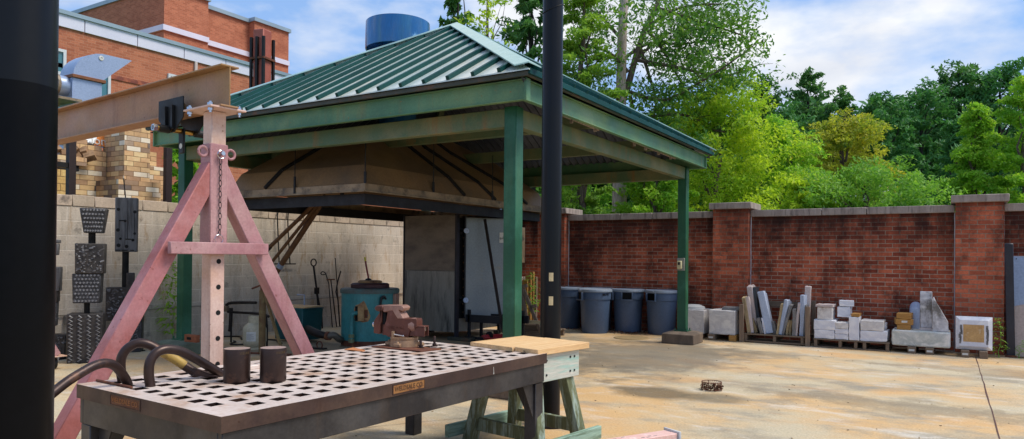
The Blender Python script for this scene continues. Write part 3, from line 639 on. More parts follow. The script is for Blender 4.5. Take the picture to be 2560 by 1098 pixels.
for (k, s0, s1) in ((0, 0.30, 0.62), (1, 0.45, 0.16), (1, 0.63, 0.30), (1, 0.84, 0.5)):
    n = (Vector((0,-1,0.7)) if k == 0 else Vector((1,0,0.7))).normalized()*0.02; m = MB()
    for l in range(3): m.bar(onface(k, s0+(s1-s0)*(0, .2, .75)[l], l)+n, onface(k, s0+(s1-s0)*(.2, .75, 1)[l], l+1)+n, 0.05, 0.03, n)
    m.obj('stiffener', M['darksteel'], hood, True)
for (x, y) in ((HX1, HY0), (HX1, 7.9), (HX1, 9.4), (HX1-0.02, HY1), (-7.35, HY0-0.02)):
    m = MB(); m.tube([(x, y, HZ+0.08), (x, y, 2.95)], 0.007, 6); m.tube([(x, y, HZ+0.02), (x, y, HZ+0.24)], 0.018, 6); m.obj('hanger_rod', M['darksteel'], hood, True)
# blue windband of the roof fan
bc = V(996, 80, 11.15)
fan = thing('roof_exhaust_fan', 'round glossy blue exhaust fan housing above the pavilion roof', 'exhaust fan', (cx_, cy_, 4.575))
m = MB(); m.lathe([(0.50, 0.0), (0.503, 0.01), (0.497, 0.42), (0.48, 0.425), (0.475, 0.41), (0.482, 0.01), (0.50, 0.0)], n=56); m.obj('windband', M['ductblue'], fan)
m = MB(); m.lathe([(0.44, 0.39), (0.02, 0.58), (0.0, 0.58)], n=32); m.obj('cone_cap', M['silver'], fan)
for k in range(3):
    a_ = 2*math.pi*k/3; m = MB(); m.bar((0.3*math.cos(a_), 0.3*math.sin(a_), 0.2), (0.485*math.cos(a_), 0.485*math.sin(a_), 0.2), 0.03, 0.1); m.obj('bracket', M['ductblue'], fan)
m = MB(); m.lathe([(0.24, -0.3), (0.24, 0.2), (0.16, 0.3), (0.0, 0.3)], n=28); m.obj('motor_housing', M['ductblue'], fan)
# hook and chain under hood
p = V(855, 500, depth((-7.0, 7.4, 2.0)))
hk = thing('chain_hoist_hook', 'dark red lifting hook hanging from a short chain under hood rim', 'hook', tuple(p))
m = MB(); m.tube([(0,0,0.06), (0,0,0.2)], 0.012, 6); m.box((0,0,0.09), (0.04,0.04,0.06)); m.obj('shank', M['darksteel'], hk)
pts = [(0.045*math.cos(a_), 0, 0.045*math.sin(a_)-0.01) for a_ in [R(100-14*i) for i in range(20)]]
m = MB(); m.tube(pts, [0.016]*14+[0.014,0.012,0.011,0.01,0.008,0.005], 8); m.obj('hook', M['redpaint'], hk)
# ------------------------------------------------------------------ black steel poles
p = G(1374, 1062)
po = thing('steel_pole', 'black round steel pole with two cream tape squares behind wooden sawhorse', 'pole', (p.x, p.y, 0))
m = MB(); m.tube([(0,0,0), (0,0,6.5)], 0.083, 32); m.obj('pole_shaft', M['black'], po)
m = MB(); m.lathe([(0.16, 0.0), (0.16, 0.015), (0.0, 0.016)], n=24); m.obj('base_plate', M['darksteel'], po)
toc = (CAMP-Vector((p.x, p.y, 0))); ang = math.atan2(toc.y, toc.x)
def patch(parent, a0, a1, z0, z1, r, mt, nm, n=6):
    m = MB(); vs = []
    for k in range(n+1):
        a_ = a0+(a1-a0)*k/n; vs += [(r*math.cos(a_), r*math.sin(a_), z0), (r*math.cos(a_), r*math.sin(a_), z1)]
    m.add(vs, [(2*k, 2*k+1, 2*k+3, 2*k+2) for k in range(n)]); return m.obj(nm, mt, parent, smooth=60)
for py0, py1, nm in ((682, 703, 'tape_patch'), (741, 763, 'tape_patch')):
    z0 = at(1370, py1, 1, p.y-0.07).z; z1 = at(1370, py0, 1, p.y-0.07).z
    patch(po, ang-0.18, ang+0.24, z0, z1, 0.0845, M['tape'], nm)
for k, zz in enumerate((3.63, 3.5, 3.37)):
    pts = []
    for q in range(30):
        a_ = 2*math.pi*q/29; pts.append((0.086*math.cos(a_), 0.086*math.sin(a_), zz+(0.06, 0.03, -0.04)[k]*math.cos(a_-ang+1.2)))
    MB().tube(pts, 0.0028, 5, cap=False).obj('wire_wrap', M['blackiron'], po)
MB().tube([(0.086,0.03,3.5), (0.5,0.35,3.47), (1.4,0.9,3.43)], 0.0018, 5).obj('loose_wire', M['blackiron'], po)

p = V(30, 640, 1.62)
pl = thing('steel_pole', 'big black steel pole close up at the left edge of the yard view', 'pole', (p.x, p.y, 0))
m = MB(); m.tube([(0,0,2.0), (0,0,5)], 0.083, 40); z1 = at(60, 213, 1, p.y).z
m = MB(); m.tube([(0,0,z1), (0,0,5.0)], 0.0835, 44); m.obj('pole_shaft', M['black'], pl)
m = MB(); m.tube([(0,0,0), (0,0,z1+0.001)], 0.0845, 44); m.obj('painted_sleeve', M['blacklow'], pl)

# ------------------------------------------------------------------ welding table
TZ = 0.704; PIT_ = 0.1225
TO = Vector((-2.592, 1.965, 0)); TYAW = R(86.6)
tb = thing('welding_table', 'heavy steel welding table with a square holed platen top on black frame', 'table', TO, TYAW)
TU = Vector((math.cos(TYAW), math.sin(TYAW), 0)); TN = Vector((-math.sin(TYAW), math.cos(TYAW), 0))
def TP(px, py, z=TZ):       # photo point on the table plane -> table coordinates
    q = G(px, py, z)-TO; return Vector((q.dot(TU), q.dot(TN), z))
NU, NN = 19, 9; HS = 0.033
U0, U1, N0, N1 = -0.121, 18*PIT_+0.115, -0.121, 8*PIT_+0.121
def platen():
    us = [U0]; ns = [N0]
    for i in range(NU): us += [i*PIT_-HS, i*PIT_+HS]
    for j in range(NN): ns += [j*PIT_-HS, j*PIT_+HS]
    us.append(U1); ns.append(N1); zt, zb = TZ, TZ-0.068
    vid = {}; vs = []; fs = []; mi = []
    def vv(i, j, z):
        k = (i, j, z)
        if k not in vid: vid[k] = len(vs); vs.append((us[i], ns[j], zt if z else zb))
        return vid[k]
    hole = lambda i, j: (i % 2 == 1 and j % 2 == 1 and 0 < i < 2*NU and 0 < j < 2*NN and not (i == 1 and j == 1))
    a, b = len(us)-1, len(ns)-1
    for i in range(a):
        for j in range(b):
            if hole(i, j):
                for (p_, q_) in (((i,j),(i+1,j)), ((i+1,j),(i+1,j+1)), ((i+1,j+1),(i,j+1)), ((i,j+1),(i,j))):
                    fs.append((vv(*p_,1), vv(*q_,1), vv(*q_,0), vv(*p_,0))); mi.append(2)
            else:
                fs.append((vv(i,j,1), vv(i+1,j,1), vv(i+1,j+1,1), vv(i,j+1,1))); mi.append(0)
                fs.append((vv(i,j,0), vv(i,j+1,0), vv(i+1,j+1,0), vv(i+1,j,0))); mi.append(2)
    for i in range(a):
        for j, fl in ((0, 0), (b, 1)): fs.append((vv(i,j,0), vv(i+1,j,0), vv(i+1,j,1), vv(i,j,1))); mi.append(1)
    for j in range(b):
        for i in (0, a): fs.append((vv(i,j,0), vv(i,j+1,0), vv(i,j+1,1), vv(i,j,1))); mi.append(1)
    m = MB(); m.v = vs; m.f = fs; m.m = mi
    return m
o = platen().obj('platen_top', [M['tabletop'], M['tableside'], M['hotsteel']], tb, smooth=0)  # dark third material paints shade into the hole walls and underside
ZB = TZ-0.068
m = MB()
i0 = 0.012
m.bb((U0+i0, N0+i0, ZB-0.125), (U1-i0, N0+i0+0.03, ZB-0.002)); m.bb((U0+i0, N1-i0-0.03, ZB-0.125), (U1-i0, N1-i0, ZB-0.002))
m.bb((U0+i0, N0+i0+0.031, ZB-0.125), (U0+i0+0.03, N1-i0-0.031, ZB-0.002)); m.bb((U1-i0-0.03, N0+i0+0.031, ZB-0.125), (U1-i0, N1-i0-0.031, ZB-0.002))
m.bb((U0+1.2, N0+i0+0.031, ZB-0.1), (U0+1.26, N1-i0-0.031, ZB-0.003))
m.obj('base_frame', M['tablebase'], tb, bevel=0.003)
for (u, n) in ((U0+0.06, N0+0.065), (U0+0.06, N1-0.065), (U1-0.06, N0+0.065), (U1-0.06, N1-0.065), (1.1, N1-0.065)):
    w = 0.046
    m = MB(); m.bb((u-w, n-w, 0), (u+w, n+w, ZB-0.126)); lg = m.obj('leg', M['tablebase'], tb, bevel=0.004)
    if u < 1.0 or u > 2.0:
        d = 1 if u < 1 else -1
        m = MB(); zt = ZB-0.127; m.prism([(u+d*w, zt), (u+d*(w+0.13), zt), (u+d*w, zt-0.24)], lambda a_, b_, t_: Vector((a_, t_, b_)), n-0.03, n-0.022)
        m.obj('gusset', M['tablebase'], tb)
        e = 1 if n < 0.4 else -1
        m = MB(); m.prism([(n+e*w, zt), (n+e*(w+0.13), zt), (n+e*w, zt-0.24)], lambda a_, b_, t_: Vector((t_, a_, b_)), u-0.004, u+0.004)
        m.obj('gusset', M['tablebase'], tb)
# cast name plates in recesses on the platen edge
plm = simple('rusty_name_plate', (150,104,54), (126,80,40), 9, 0.7, bump=0.4, wear=(88,56,34), wear_th=(0.54,0.66), wear_scale=18)
plm2 = simple('dark_name_plate', (104,60,34), (82,46,28), 9, 0.7, bump=0.4)
ltm = simple('name_letter', (92,62,36), (110,74,44), 12, 0.7)
def plate(u, n, ln, face, mt, txt, ltm):
    r = Matrix.Translation((u, n, TZ-0.034)) @ (Matrix.Rotation(R(90), 4, 'X') if face == 'n' else Matrix.Rotation(R(-90), 4, 'Z') @ Matrix.Rotation(R(90), 4, 'X'))
    m = MB(); m.bb((-ln/2, -0.022, -0.001), (ln/2, 0.022, 0.0015)); o_ = m.obj('name_plate', mt, tb, bevel=0.001); o_.matrix_local = r
    fr = MB()
    for (x0, y0, x1, y1) in ((-ln/2-.004,-.026,ln/2+.004,-.0222), (-ln/2-.004,.0222,ln/2+.004,.026), (-ln/2-.004,-.022,-ln/2-.0002,.022), (ln/2+.0002,-.022,ln/2+.004,.022)): fr.bb((x0,y0,-.001), (x1,y1,.003))
    f_ = fr.obj('plate_rim', M['tableside'], o_)
    t_ = text_mesh(txt, 0.034, 'plate_lettering', ltm, o_, Matrix.Translation((0, 0, 0.002)), 0.0012)
    wd_ = max(v.co.x for v in t_.data.vertices)-min(v.co.x for v in t_.data.vertices)
    for v in t_.data.vertices: v.co.x *= (ln-0.02)/wd_
plate(0.965, N0, 0.235, 'n', plm, 'WELDSALE CO.', simple('dark_name_letter', (66,42,24), (80,52,30), 12, 0.7))
plate(U0, 0.63, 0.26, 'u', plm2, 'WELDSALE CO.', simple('rust_name_letter', (156,100,54), (140,88,46), 12, 0.7))
# chalk drips, paint marks on the frame
m = MB(); q = G(1236, 930, TZ-0.05)-TO; u = q.dot(TU)
m.tube([(u, N0-0.0004, TZ-0.02), (u+.001, N0-0.0006, TZ-0.05), (u, N0-0.0008, TZ-0.064)], [0.0016, 0.0018, 0.0034], 6)
m.obj('paint_drip', M['white'], tb)

# ---- things on the table
GT = lambda px, py, z=TZ: G(px, py, z)
for (px, py, lb) in ((592, 955, 'dark steel cylinder on table, nearer the bent bars'), (682.5, 953, 'dark steel cylinder on table, further from the bent bars')):
    q = GT(px, py); c = thing('steel_cylinder', lb, 'steel weight', tuple(q), group='steel cylinders on the table')
    r_ = 0.0525*depth(q)/2.95; h_ = 0.138*depth(q)/2.95
    m = MB(); m.lathe([(0, 0), (r_*0.96, 0), (r_, 0.005), (r_, h_-0.003), (r_*0.985, h_), (0, h_)], n=40); m.mi = 0
    m.obj('cylinder_body', M['hotsteel'], c)
    m = MB(); m.lathe([(r_*0.975, h_+0.0006), (0, h_+0.0008)], n=40); m.obj('polished_end', M['hotsteeltop'], c)
    a0 = math.atan2(-q.y, -q.x)
    m = MB()
    for k in range(9):
        a_ = a0+0.25+0.1*k; rr = r_+0.0004
        pts = [Vector((rr*math.cos(a_+dx), rr*math.sin(a_+dx), h_-0.02+dz)) for dx, dz in ((-.03,-.006), (-.03,.006), (.0,.006), (.0,-.006))]
        m.tube(pts[:(2,3,4,3,2,4,3,4,2)[k]], 0.0008, 4)
    m.obj('stamped_letters', M['ruststeel'], c)
# three bent holdfast bars; centre lines read off the photo at their own distance
def smoothpts(pts, n=6):
    out = []; P = [pts[0]]+list(pts)+[pts[-1]]
    for i in range(1, len(P)-2):
        for k in range(n):
            t_ = k/n; a_, b_, c_, d_ = P[i-1], P[i], P[i+1], P[i+2]
            out.append(0.5*((2*b_)+(c_-a_)*t_+(2*a_-5*b_+4*c_-d_)*t_*t_+(3*b_-a_-3*c_+d_)*t_**3))
    out.append(pts[-1]); return out
def bent(pxs, p_start, p_end, rad, name, lb):
    """bar bent in one upright plane through two table points"""
    a = Vector(p_start); b = Vector(p_end); nrm = (b-a).cross(Vector((0,0,1))).normalized()
    pts = []
    for (px, py) in pxs:
        d = ray(px, py); t_ = (a-CAMP).dot(nrm)/d.dot(nrm); pts.append(CAMP+d*t_)
    root = thing(name, lb, 'bent bar', tuple(a), group='bent holdfast bars on the table')
    return root, [q-a for q in smoothpts(pts)], rad
q1a = GT(378, 966); q1b = GT(600, 935)
rt, pts, rd = bent([(379,985), (376,965), (372,935), (375,905), (388,885), (407,875), (430,874), (455,880), (485,895), (515,912), (545,930), (572,944)], q1a, q1b, 0.0235, 'bent_bar', 'dark bent steel bar with smooth arch, standing nearest the table edge')
pts[0].z = min(pts[0].z, -0.03)
m = MB(); m.tube(pts, [rd]*(len(pts)-8)+[rd*(1-0.05*k) for k in range(8)], 18); m.obj('bar_shaft', M['hotsteel'], rt)
q2a = GT(308, 956); q2b = GT(545, 942)
rt, pts, rd = bent([(311,972), (307,955), (302,925), (303,897), (314,876), (333,862), (352,858), (375,863), (405,880), (440,900), (465,917), (487,931)], q2a, q2b, 0.0235, 'bent_bar', 'dark bent steel bar with yellow paint band and a flattened chisel tip')
m = MB(); m.tube(pts, rd, 18); m.obj('bar_shaft', M['hotsteel'], rt)
i0_, i1_ = int(len(pts)*0.72), int(len(pts)*0.90); m = MB(); m.tube(pts[i0_:i1_], rd*1.02, 18); m.obj('yellow_band', M['yellowlbl'], rt)
e0 = pts[-1]; d_ = (pts[-1]-pts[-4]).normalized(); tip = q2b-q2a; tip.z = 0.004
side = d_.cross(Vector((0,0,1))).normalized(); m = MB(); vs = []
mid_ = (e0*0.55+tip*0.45)
for c_, w_, h_ in ((e0-d_*0.01, 0.021, 0.021), (mid_, 0.03, 0.012), (tip, 0.036, 0.004)):
    vs += [c_+side*w_+Vector((0,0,h_)), c_-side*w_+Vector((0,0,h_)), c_-side*w_-Vector((0,0,h_)), c_+side*w_-Vector((0,0,h_))]
fs = [(0,1,2,3), (8,11,10,9)]
for l in (0, 4): fs += [(l+k, l+(k+1) % 4, l+4+(k+1) % 4, l+4+k) for k in range(4)]
m.add(vs, fs); m.obj('chisel_tip', M['hotsteel'], rt, bevel=0.002)
q3a = GT(318, 962); q3b = GT(205, 975)
rt, pts, rd = bent([(322,968), (314,948), (300,928), (284,913), (262,908), (235,915), (205,931), (170,953), (140,976), (118,994), (85,1020)], q3a, GT(118, 1010, TZ-0.02), 0.0225, 'bent_bar', 'dark bent steel bar running off the table behind the big left pole')
m = MB(); m.tube(pts, rd, 18); m.obj('bar_shaft', M['hotsteel'], rt)
# small things lying on the platen
def lying(name, a, b, r_, mt, lb, cat):
    a = Vector(a); b = Vector(b); t = thing(name, lb, cat, tuple(a)); m = MB(); m.tube([(0,0,r_), tuple(b-a+Vector((0,0,r_)))], r_, 10); m.obj('rod', mt, t) ; return t
lying('steel_rod', GT(242, 954), GT(329, 972), 0.0065, M['rust'], 'thin rusty brown rod lying along the left table edge', 'rod')
q = GT(645, 925); bl = thing('steel_block', 'flat bright steel bar lying behind the two dark cylinders', 'steel bar', tuple(q), TYAW+0.05)
MB().box((0.05, 0.06, 0.011), (0.24, 0.05, 0.022)).obj('bar_body', M['tabletop'], bl, bevel=0.002)
MB().lathe([(0, 0.0225), (0.007, 0.0226), (0.007, 0.028), (0, 0.029)], (0.1, 0.06, 0), n=12).obj('rivet', M['rust'], bl)
q = GT(862, 877); bl = thing('steel_offcut', 'thin rusty orange steel offcut lying on table left of vise', 'plate', tuple(q), TYAW)
a1, a2, a3 = TP(861, 875.5), TP(905, 880), TP(921, 878.5)
m = MB(); k_ = (a3-a2)*1.0; loc_ = TP(862, 877)
m.prism([((a1-loc_).x, (a1-loc_).y), ((a2-loc_).x, (a2-loc_).y), ((a3-loc_).x, (a3-loc_).y+.03), ((a1+k_-loc_).x+.06, (a1+k_-loc_).y+.04)], lambda a_, b_, t_: Vector((a_, b_, t_)), 0.001, 0.006)
m.obj('plate_body', simple('orange_rust_plate', (190,124,74), (168,104,60), 8, 0.7, bump=0.2), bl)

# ---- vise
q = GT(1012, 868); dv = depth(q); VS = dv/1790.0     # metres per pixel there
vy = math.atan2(_r.y, _r.x)-R(18)
vz = thing('bench_vise', 'red brown bench vise with swivel base bolted on rusty plate', 'vise', tuple(q), vy)
c1 = Vector((928.5, 866)); 
def VW(px, py, z): 
    w = G(px, py, TZ+z)-q; return Matrix.Rotation(-vy, 3, 'Z') @ w
P4 = [VW(928.5, 866, 0.008), VW(1052, 878, 0.008), VW(1104, 872, 0.008)]; P4.append(P4[0]+P4[2]-P4[1])
m = MB(); m.prism([(v.x, v.y) for v in P4], lambda a_, b_, t_: Vector((a_, b_, t_)), 0.0008, 0.0095); m.obj('base_plate', M['rust'], vz, bevel=0.0015)
f_ = lambda x, y: ((x-1010)*VS/0.95, (869-y)*VS)
def zz(x, y): return f_(880+x/7.84, 740+y/7.84)
bcx, _ = zz(1010, 0)
m = MB(); bz = zz(0, 805)[1]; rb = 285/7.84*VS
m.lathe([(rb, 0.010), (rb*0.98, 0.03), (rb*0.93, bz*0.75), (rb*0.95, bz*0.8), (rb*0.95, bz), (0, bz)], (bcx, 0, 0), n=36); m.obj('swivel_base', M['visebase'], vz)
for (x, y) in ((bcx-rb*1.15, 0.0), (bcx+rb*1.1, 0.02), (bcx, -rb*1.0)):
    m = MB(); m.box((x, y, 0.024), (0.05, 0.04, 0.026))
    m.lathe([(0.012, 0.03), (0.012, 0.048), (0, 0.049)], (x, y, 0), n=6)
    m.obj('base_lug', M['visebase'], vz, bevel=0.004)
fn = lambda a_, b_, t_: Vector((a_, t_, b_))
body = [zz(*p_) for p_ in ((605,330), (640,322), (830,270), (930,440), (1300,440), (1315,470), (1318,600), (1190,640), (1140,805), (745,810), (660,760), (640,620), (690,500), (720,330))]
m = MB(); m.prism(body, fn, -0.048, 0.048); m.obj('fixed_body', M['visered'], vz, bevel=0.006, seg=2)
# round shoulders of the body end
cx1, cz1 = zz(1215, 560); m = MB(); m.lathe([(0.0, -0.03), (0.05, -0.028), (0.055, 0.0), (0.05, 0.02), (0.0, 0.024)], (cx1, 0, cz1-0.006), n=28, rot=Matrix.Rotation(R(90), 3, 'Y')); m.obj('body_boss', M['visetop'], vz)
anv = [zz(*p_) for p_ in ((600,196), (1000,186), (1050,215), (1060,245), (1030,300), (960,275), (945,280), (1050,440), (930,446), (825,285), (690,320), (640,322), (612,270))]
m = MB(); m.prism(anv, fn, -0.053, 0.053); m.obj('anvil_top', M['visetop'], vz, bevel=0.008, seg=2)
jaw = [zz(*p_) for p_ in ((440,255), (470,215), (515,200), (596,204), (598,330), (600,520), (575,560), (575,765), (430,752), (428,520), (470,450), (560,330), (470,305))]
m = MB(); m.prism(jaw, fn, -0.05, 0.05); m.obj('moving_jaw', M['visered'], vz, bevel=0.008, seg=2)
m = MB(); a_ = zz(590, 196); b_ = zz(640, 300); m.bb((a_[0], -0.062, b_[1]), (b_[0], 0.062, a_[1]-0.004)); m.obj('jaw_plate', M['visered'], vz, bevel=0.004)
m = MB(); a_ = zz(585, 330); b_ = zz(655, 755); m.bb((a_[0], -0.03, b_[1]), (b_[0], 0.03, a_[1])); m.obj('jaw_gap_shade', M['hole'], vz)  # black block filling the gap, stands in for its shade
# slide: open channel
a_ = zz(600, 575); b_ = zz(1462, 575); z0_ = zz(0, 780)[1]; z1_ = a_[1]; hw = 0.036
m = MB(); m.bb((a_[0], -hw, z1_-0.009), (b_[0], hw, z1_)); m.bb((a_[0], -hw, z0_), (b_[0], -hw+0.009, z1_-0.0095)); m.bb((a_[0], hw-0.009, z0_), (b_[0], hw, z1_-0.0095)); m.obj('slide_channel', M['visered'], vz, bevel=0.002)
m = MB(); m.bb((b_[0]-0.05, -hw+.01, z0_), (b_[0]-0.03, hw-.01, z1_-.01)); m.obj('channel_shade', M['hole'], vz)  # black block inside the channel end, put there in place of shade
m = MB(); zc_ = zz(0, 640)[1]; m.tube([(a_[0], 0, zc_), (b_[0]-0.01, 0, zc_)], 0.014, 14); m.obj('lead_screw', M['chrome'], vz)
sx, sz = zz(400, 590); m = MB(); m.lathe([(0, -0.02), (0.017, -0.016), (0.021, 0), (0.017, 0.016), (0.012, 0.03), (0.012, 0.05)], (sx, 0, sz), n=20, rot=Matrix.Rotation(R(90), 3, 'Y')); m.obj('screw_head', M['chrome'], vz)
m = MB(); h0 = zz(860, 745); h1 = zz(1095, 768); m.tube([(h0[0], -0.06, h0[1]), (h1[0], -0.085, h1[1])], 0.006, 10); m.lathe([(0, -0.009), (0.009, 0), (0, 0.009)], (h1[0], -0.085, h1[1]), n=10); m.obj('lock_handle', M['chrome'], vz)
m = MB(); m.tube([(h0[0]-0.002, -0.06, zz(0, 815)[1]), (h0[0]-0.002, -0.06, zz(0, 690)[1])], 0.012, 12); m.obj('lock_stud', M['visebase'], vz)
lt = text_mesh('WILTON', 0.03, 'cast_lettering', M['visered'], vz, Matrix.Translation((zz(890, 0)[0], -0.0495, zz(0, 630)[1])) @ Matrix.Rotation(R(90), 4, 'X'), 0.003)
for (px, py, hh) in ((1052, 870, 0.066), (1086, 866, 0.082)):
    w = VW(px, py, 0.0095); m = MB(); m.lathe([(0.024, 0.0097), (0.024, 0.013), (0, 0.0131)], (w.x, w.y, 0), n=18)
    m.lathe([(0.0165, 0.0132), (0.0165, 0.030), (0, 0.0302)], (w.x, w.y, 0), n=6); m.lathe([(0.009, 0.0303), (0.009, hh-0.004), (0.007, hh), (0, hh)], (w.x, w.y, 0), n=14); m.obj('anchor_bolt', M['hotsteel'], vz)

# ------------------------------------------------------------------ wooden sawhorse stand
# rectangle of the plank top read on its plane
SZ = 0.735
A_ = G(1345.5, 874.5, SZ); B_ = G(1468, 855, SZ); C_ = G(1283, 843, SZ); D_ = G(1147, 858, SZ)
su = ((B_-A_)+(C_-D_)).normalized(); sn = Vector((-su.y, su.x, 0))
sw = thing('sawhorse', 'wooden work stand with new pine plank top and flaking green legs', 'work stand', (A_.x, A_.y, 0), math.atan2(su.y, su.x))
lu = (B_-A_).length; ln_ = max((D_-A_).dot(sn), 0.5)
LV = lambda v: (Vector((( Vector(v)-Vector((A_.x, A_.y, 0))).dot(su), (Vector(v)-Vector((A_.x, A_.y, 0))).dot(sn), Vector(v).z)))
npl = 3; wpl = ln_/npl
for k in range(npl):
    m = MB(); m.bb((-0.015*(k == 1), k*wpl+0.002, SZ-0.044), (lu+0.012*(k % 2), (k+1)*wpl-0.002, SZ-0.0005*k)); m.obj('top_plank', M['pine'], sw, bevel=0.003)
be0 = 0.05; be1 = ln_-0.05
for n0 in (0.03, ln_-0.075):
    m = MB(); m.bb((0.03, n0, SZ-0.235), (lu-0.09, n0+0.045, SZ-0.045)); bm_ = m.obj('apron_beam', M['palewood'], sw, bevel=0.003)
    if n0 < 0.1:
        for u in (0.08, 0.13, lu-0.2, lu-0.15):
            for z in (SZ-0.09, SZ-0.19):
                m = MB(); m.lathe([(0.008, 0), (0.008, 0.004), (0, 0.0045)], (u, n0-0.0005, z), n=10, rot=Matrix.Rotation(R(90), 3, 'X')); m.obj('carriage_bolt', M['darksteel'], bm_)
zt = SZ-0.08
for (u, n, du, dn) in ((0.10, 0.12, -0.13, -0.16), (lu-0.2, 0.12, 0.13, -0.16), (0.10, ln_-0.12, -0.13, 0.16), (lu-0.2, ln_-0.12, 0.13, 0.16)):
    m = MB(); m.bar((u, n, zt), (u+du*0.75, n+dn*0.75, 0.0), 0.085, 0.085, (0, 1, 0)); m.obj('leg', M['greenwood'], sw, bevel=0.004)
for n in (-0.02, ln_+0.02):
    m = MB(); m.bb((-0.14, n-0.09, 0.05), (lu+0.0, n-0.052, 0.14)) if n < 0 else m.bb((-0.14, n+0.052, 0.05), (lu, n+0.09, 0.14)); m.obj('foot_rail', wood_mat('green_rail', (122,144,124), (104,124,102), 'x', dark=(60,60,46), paint=(150,178,160), th=(0.42,0.55)), sw, bevel=0.003)
for u in (0.03, lu-0.13):
    m = MB(); m.bb((u-0.02, 0.045, 0.1), (u+0.02, ln_-0.045, 0.19)); m.obj('cross_rail', M['greenwood'], sw, bevel=0.003)

# ------------------------------------------------------------------ gantry crane
bd = Vector((-0.9962, 0.0872, 0)).normalized(); ge = Vector((-bd.y*-1, bd.x*1, 0)); ge = Vector((-0.0872, -0.9962, 0)).normalized()
mp_ = V(533, 640, 4.63)
gy = math.atan2(bd.y, bd.x)          # local x runs along the beam away from the near frame, local -y... is ge
gan = thing('gantry_crane', 'pink primed steel A-frame gantry crane with brown I-beam and adjustable mast', 'gantry crane', (mp_.x, mp_.y, 0), gy)
gl = lambda v: Matrix.Rotation(-gy, 3, 'Z') @ (Vector(v)-Vector((mp_.x, mp_.y, 0)))
gel = Matrix.Rotation(-gy, 3, 'Z') @ ge     # towards camera, local
sgn = 1 if gel.y > 0 else -1
ZS1 = at(540, 362, 1, mp_.y).z; ZS0 = at(520, 636, 1, mp_.y).z; ZPL = at(575, 275, 1, mp_.y).z
K = 0.55; ZAP = 1.945
def aframe(x0, main=True):
    hs = 0.061; hm = 0.051
    m = MB(); m.bb((x0-hs, -hs, ZS0), (x0+hs, hs, ZS1)); m.obj('mast_sleeve', M['pink'], gan, bevel=0.006)
    m = MB(); m.bb((x0-hm, -hm, 0.32), (x0+hm, hm, ZPL)); ms = m.obj('inner_mast', M['pinktan'], gan, bevel=0.006)
    for k in range(5):
        z = ZS0-0.045-0.165*k
        for xx in (x0-hm-0.0008, x0+hm+0.0008):
            m = MB(); m.lathe([(0.0165, 0), (0, 0.0002)], (xx, sgn*-0.008, z), n=18, rot=Matrix.Rotation(R(90), 3, 'Y')); m.obj('pin_hole', M['hole'], ms)
    for s in (1, -1):
        top = Vector((x0, s*0.012, ZAP-0.02)); bot = Vector((x0, s*(K*(ZAP-0.16)), 0.16))
        m = MB(); m.bar(top, bot, 0.105, 0.105, (1, 0, 0)); m.obj('leg', M['pinkred'] if s == sgn else M['pink'], gan, bevel=0.005)
        foot = MB(); foot.box((x0, bot.y, 0.155), (0.16, 0.2, 0.012)); fo = foot.obj('foot_plate', M['pinktan'], gan, bevel=0.002)
        w = MB(); w.lathe([(0, -0.02), (0.035, -0.022), (0.07, -0.02), (0.075, 0), (0.07, 0.02), (0.035, 0.022), (0, 0.02)], (x0+0.035, bot.y, 0.076), n=24, rot=Matrix.Rotation(R(90), 3, 'X')); wo_ = w.obj('caster_wheel', M['blackiron'], gan)
        w = MB(); 
        for sy in (-1, 1): w.bar((x0, bot.y+sy*0.03, 0.148), (x0+0.04, bot.y+sy*0.03, 0.07), 0.005, 0.04, (0, 1, 0))
        w.obj('caster_fork', M['silver'], gan, bevel=0.002)
        m = MB(); m.prism([(s*hs, ZAP-0.02), (s*(hs+0.055), ZAP-0.06), (s*(hs+0.05), ZAP-0.3), (s*hs, ZAP-0.42)], lambda a_, b_, t_: Vector((t_, a_, b_)), x0-0.012, x0+0.012) 
    yb0 = K*(ZAP-(ZS0+0.03))
    for xx in (x0-0.062-0.026, ):
        m = MB(); m.bb((xx-0.02, -yb0-0.03, ZS0-0.0), (xx+0.02, yb0+0.03, ZS0+0.075)); m.obj('cross_brace', M['pink'], gan, bevel=0.004)
    # lifting eyes at the sleeve top
    for s in (1, -1):
        m = MB(); m.ring((x0-0.03, s*(hs+0.035), ZS1-0.055), 0.03, 0.009, 18, 'x', 8); m.obj('eye_lug', M['pink'], gan)
    m = MB(); m.bb((x0-0.16, -0.125, ZPL+0.001), (x0+0.16, 0.125, ZPL+0.013)); m.obj('top_plate', M['pinktan'], gan, bevel=0.002)
    for sx in (-1, 1):
        for sy in (-1, 1):
            m = MB(); cx, cy = x0+sx*0.12, sy*0.1
            m.lathe([(0.02, ZPL+0.0135), (0.02, ZPL+0.03), (0.009, ZPL+0.031), (0.009, ZPL+0.04), (0, ZPL+0.04)], (cx, cy, 0), n=6); m.lathe([(0, ZPL-0.03), (0.009, ZPL-0.03), (0.009, ZPL-0.018), (0.017, ZPL-0.018), (0.017, ZPL+0.0005), (0, ZPL+0.0005)], (cx, cy, 0), n=6); m.obj('plate_bolt', M['chrome'], gan)
aframe(0.0)
_q = G(146, 925, 0.0); _lq = gl((_q.x, _q.y, 0)); X2 = 3.9
for _k in range(400):
    _x = 3.0+_k*0.01; _w = Matrix.Rotation(gy, 3, 'Z') @ Vector((_x, -(K*(ZAP-0.16)), 0))+Vector((mp_.x, mp_.y, 0.16)); _p = _w-CAMP
    if CXP+FPX*_p.dot(_r2)/_p.dot(_f) < 138: X2 = _x; break
print('far frame', X2)
LB = 5.6
aframe(X2)
bz0 = ZPL+0.014; bh = 0.265; bw = 0.125; x0, x1 = -0.17, LB
m = MB()
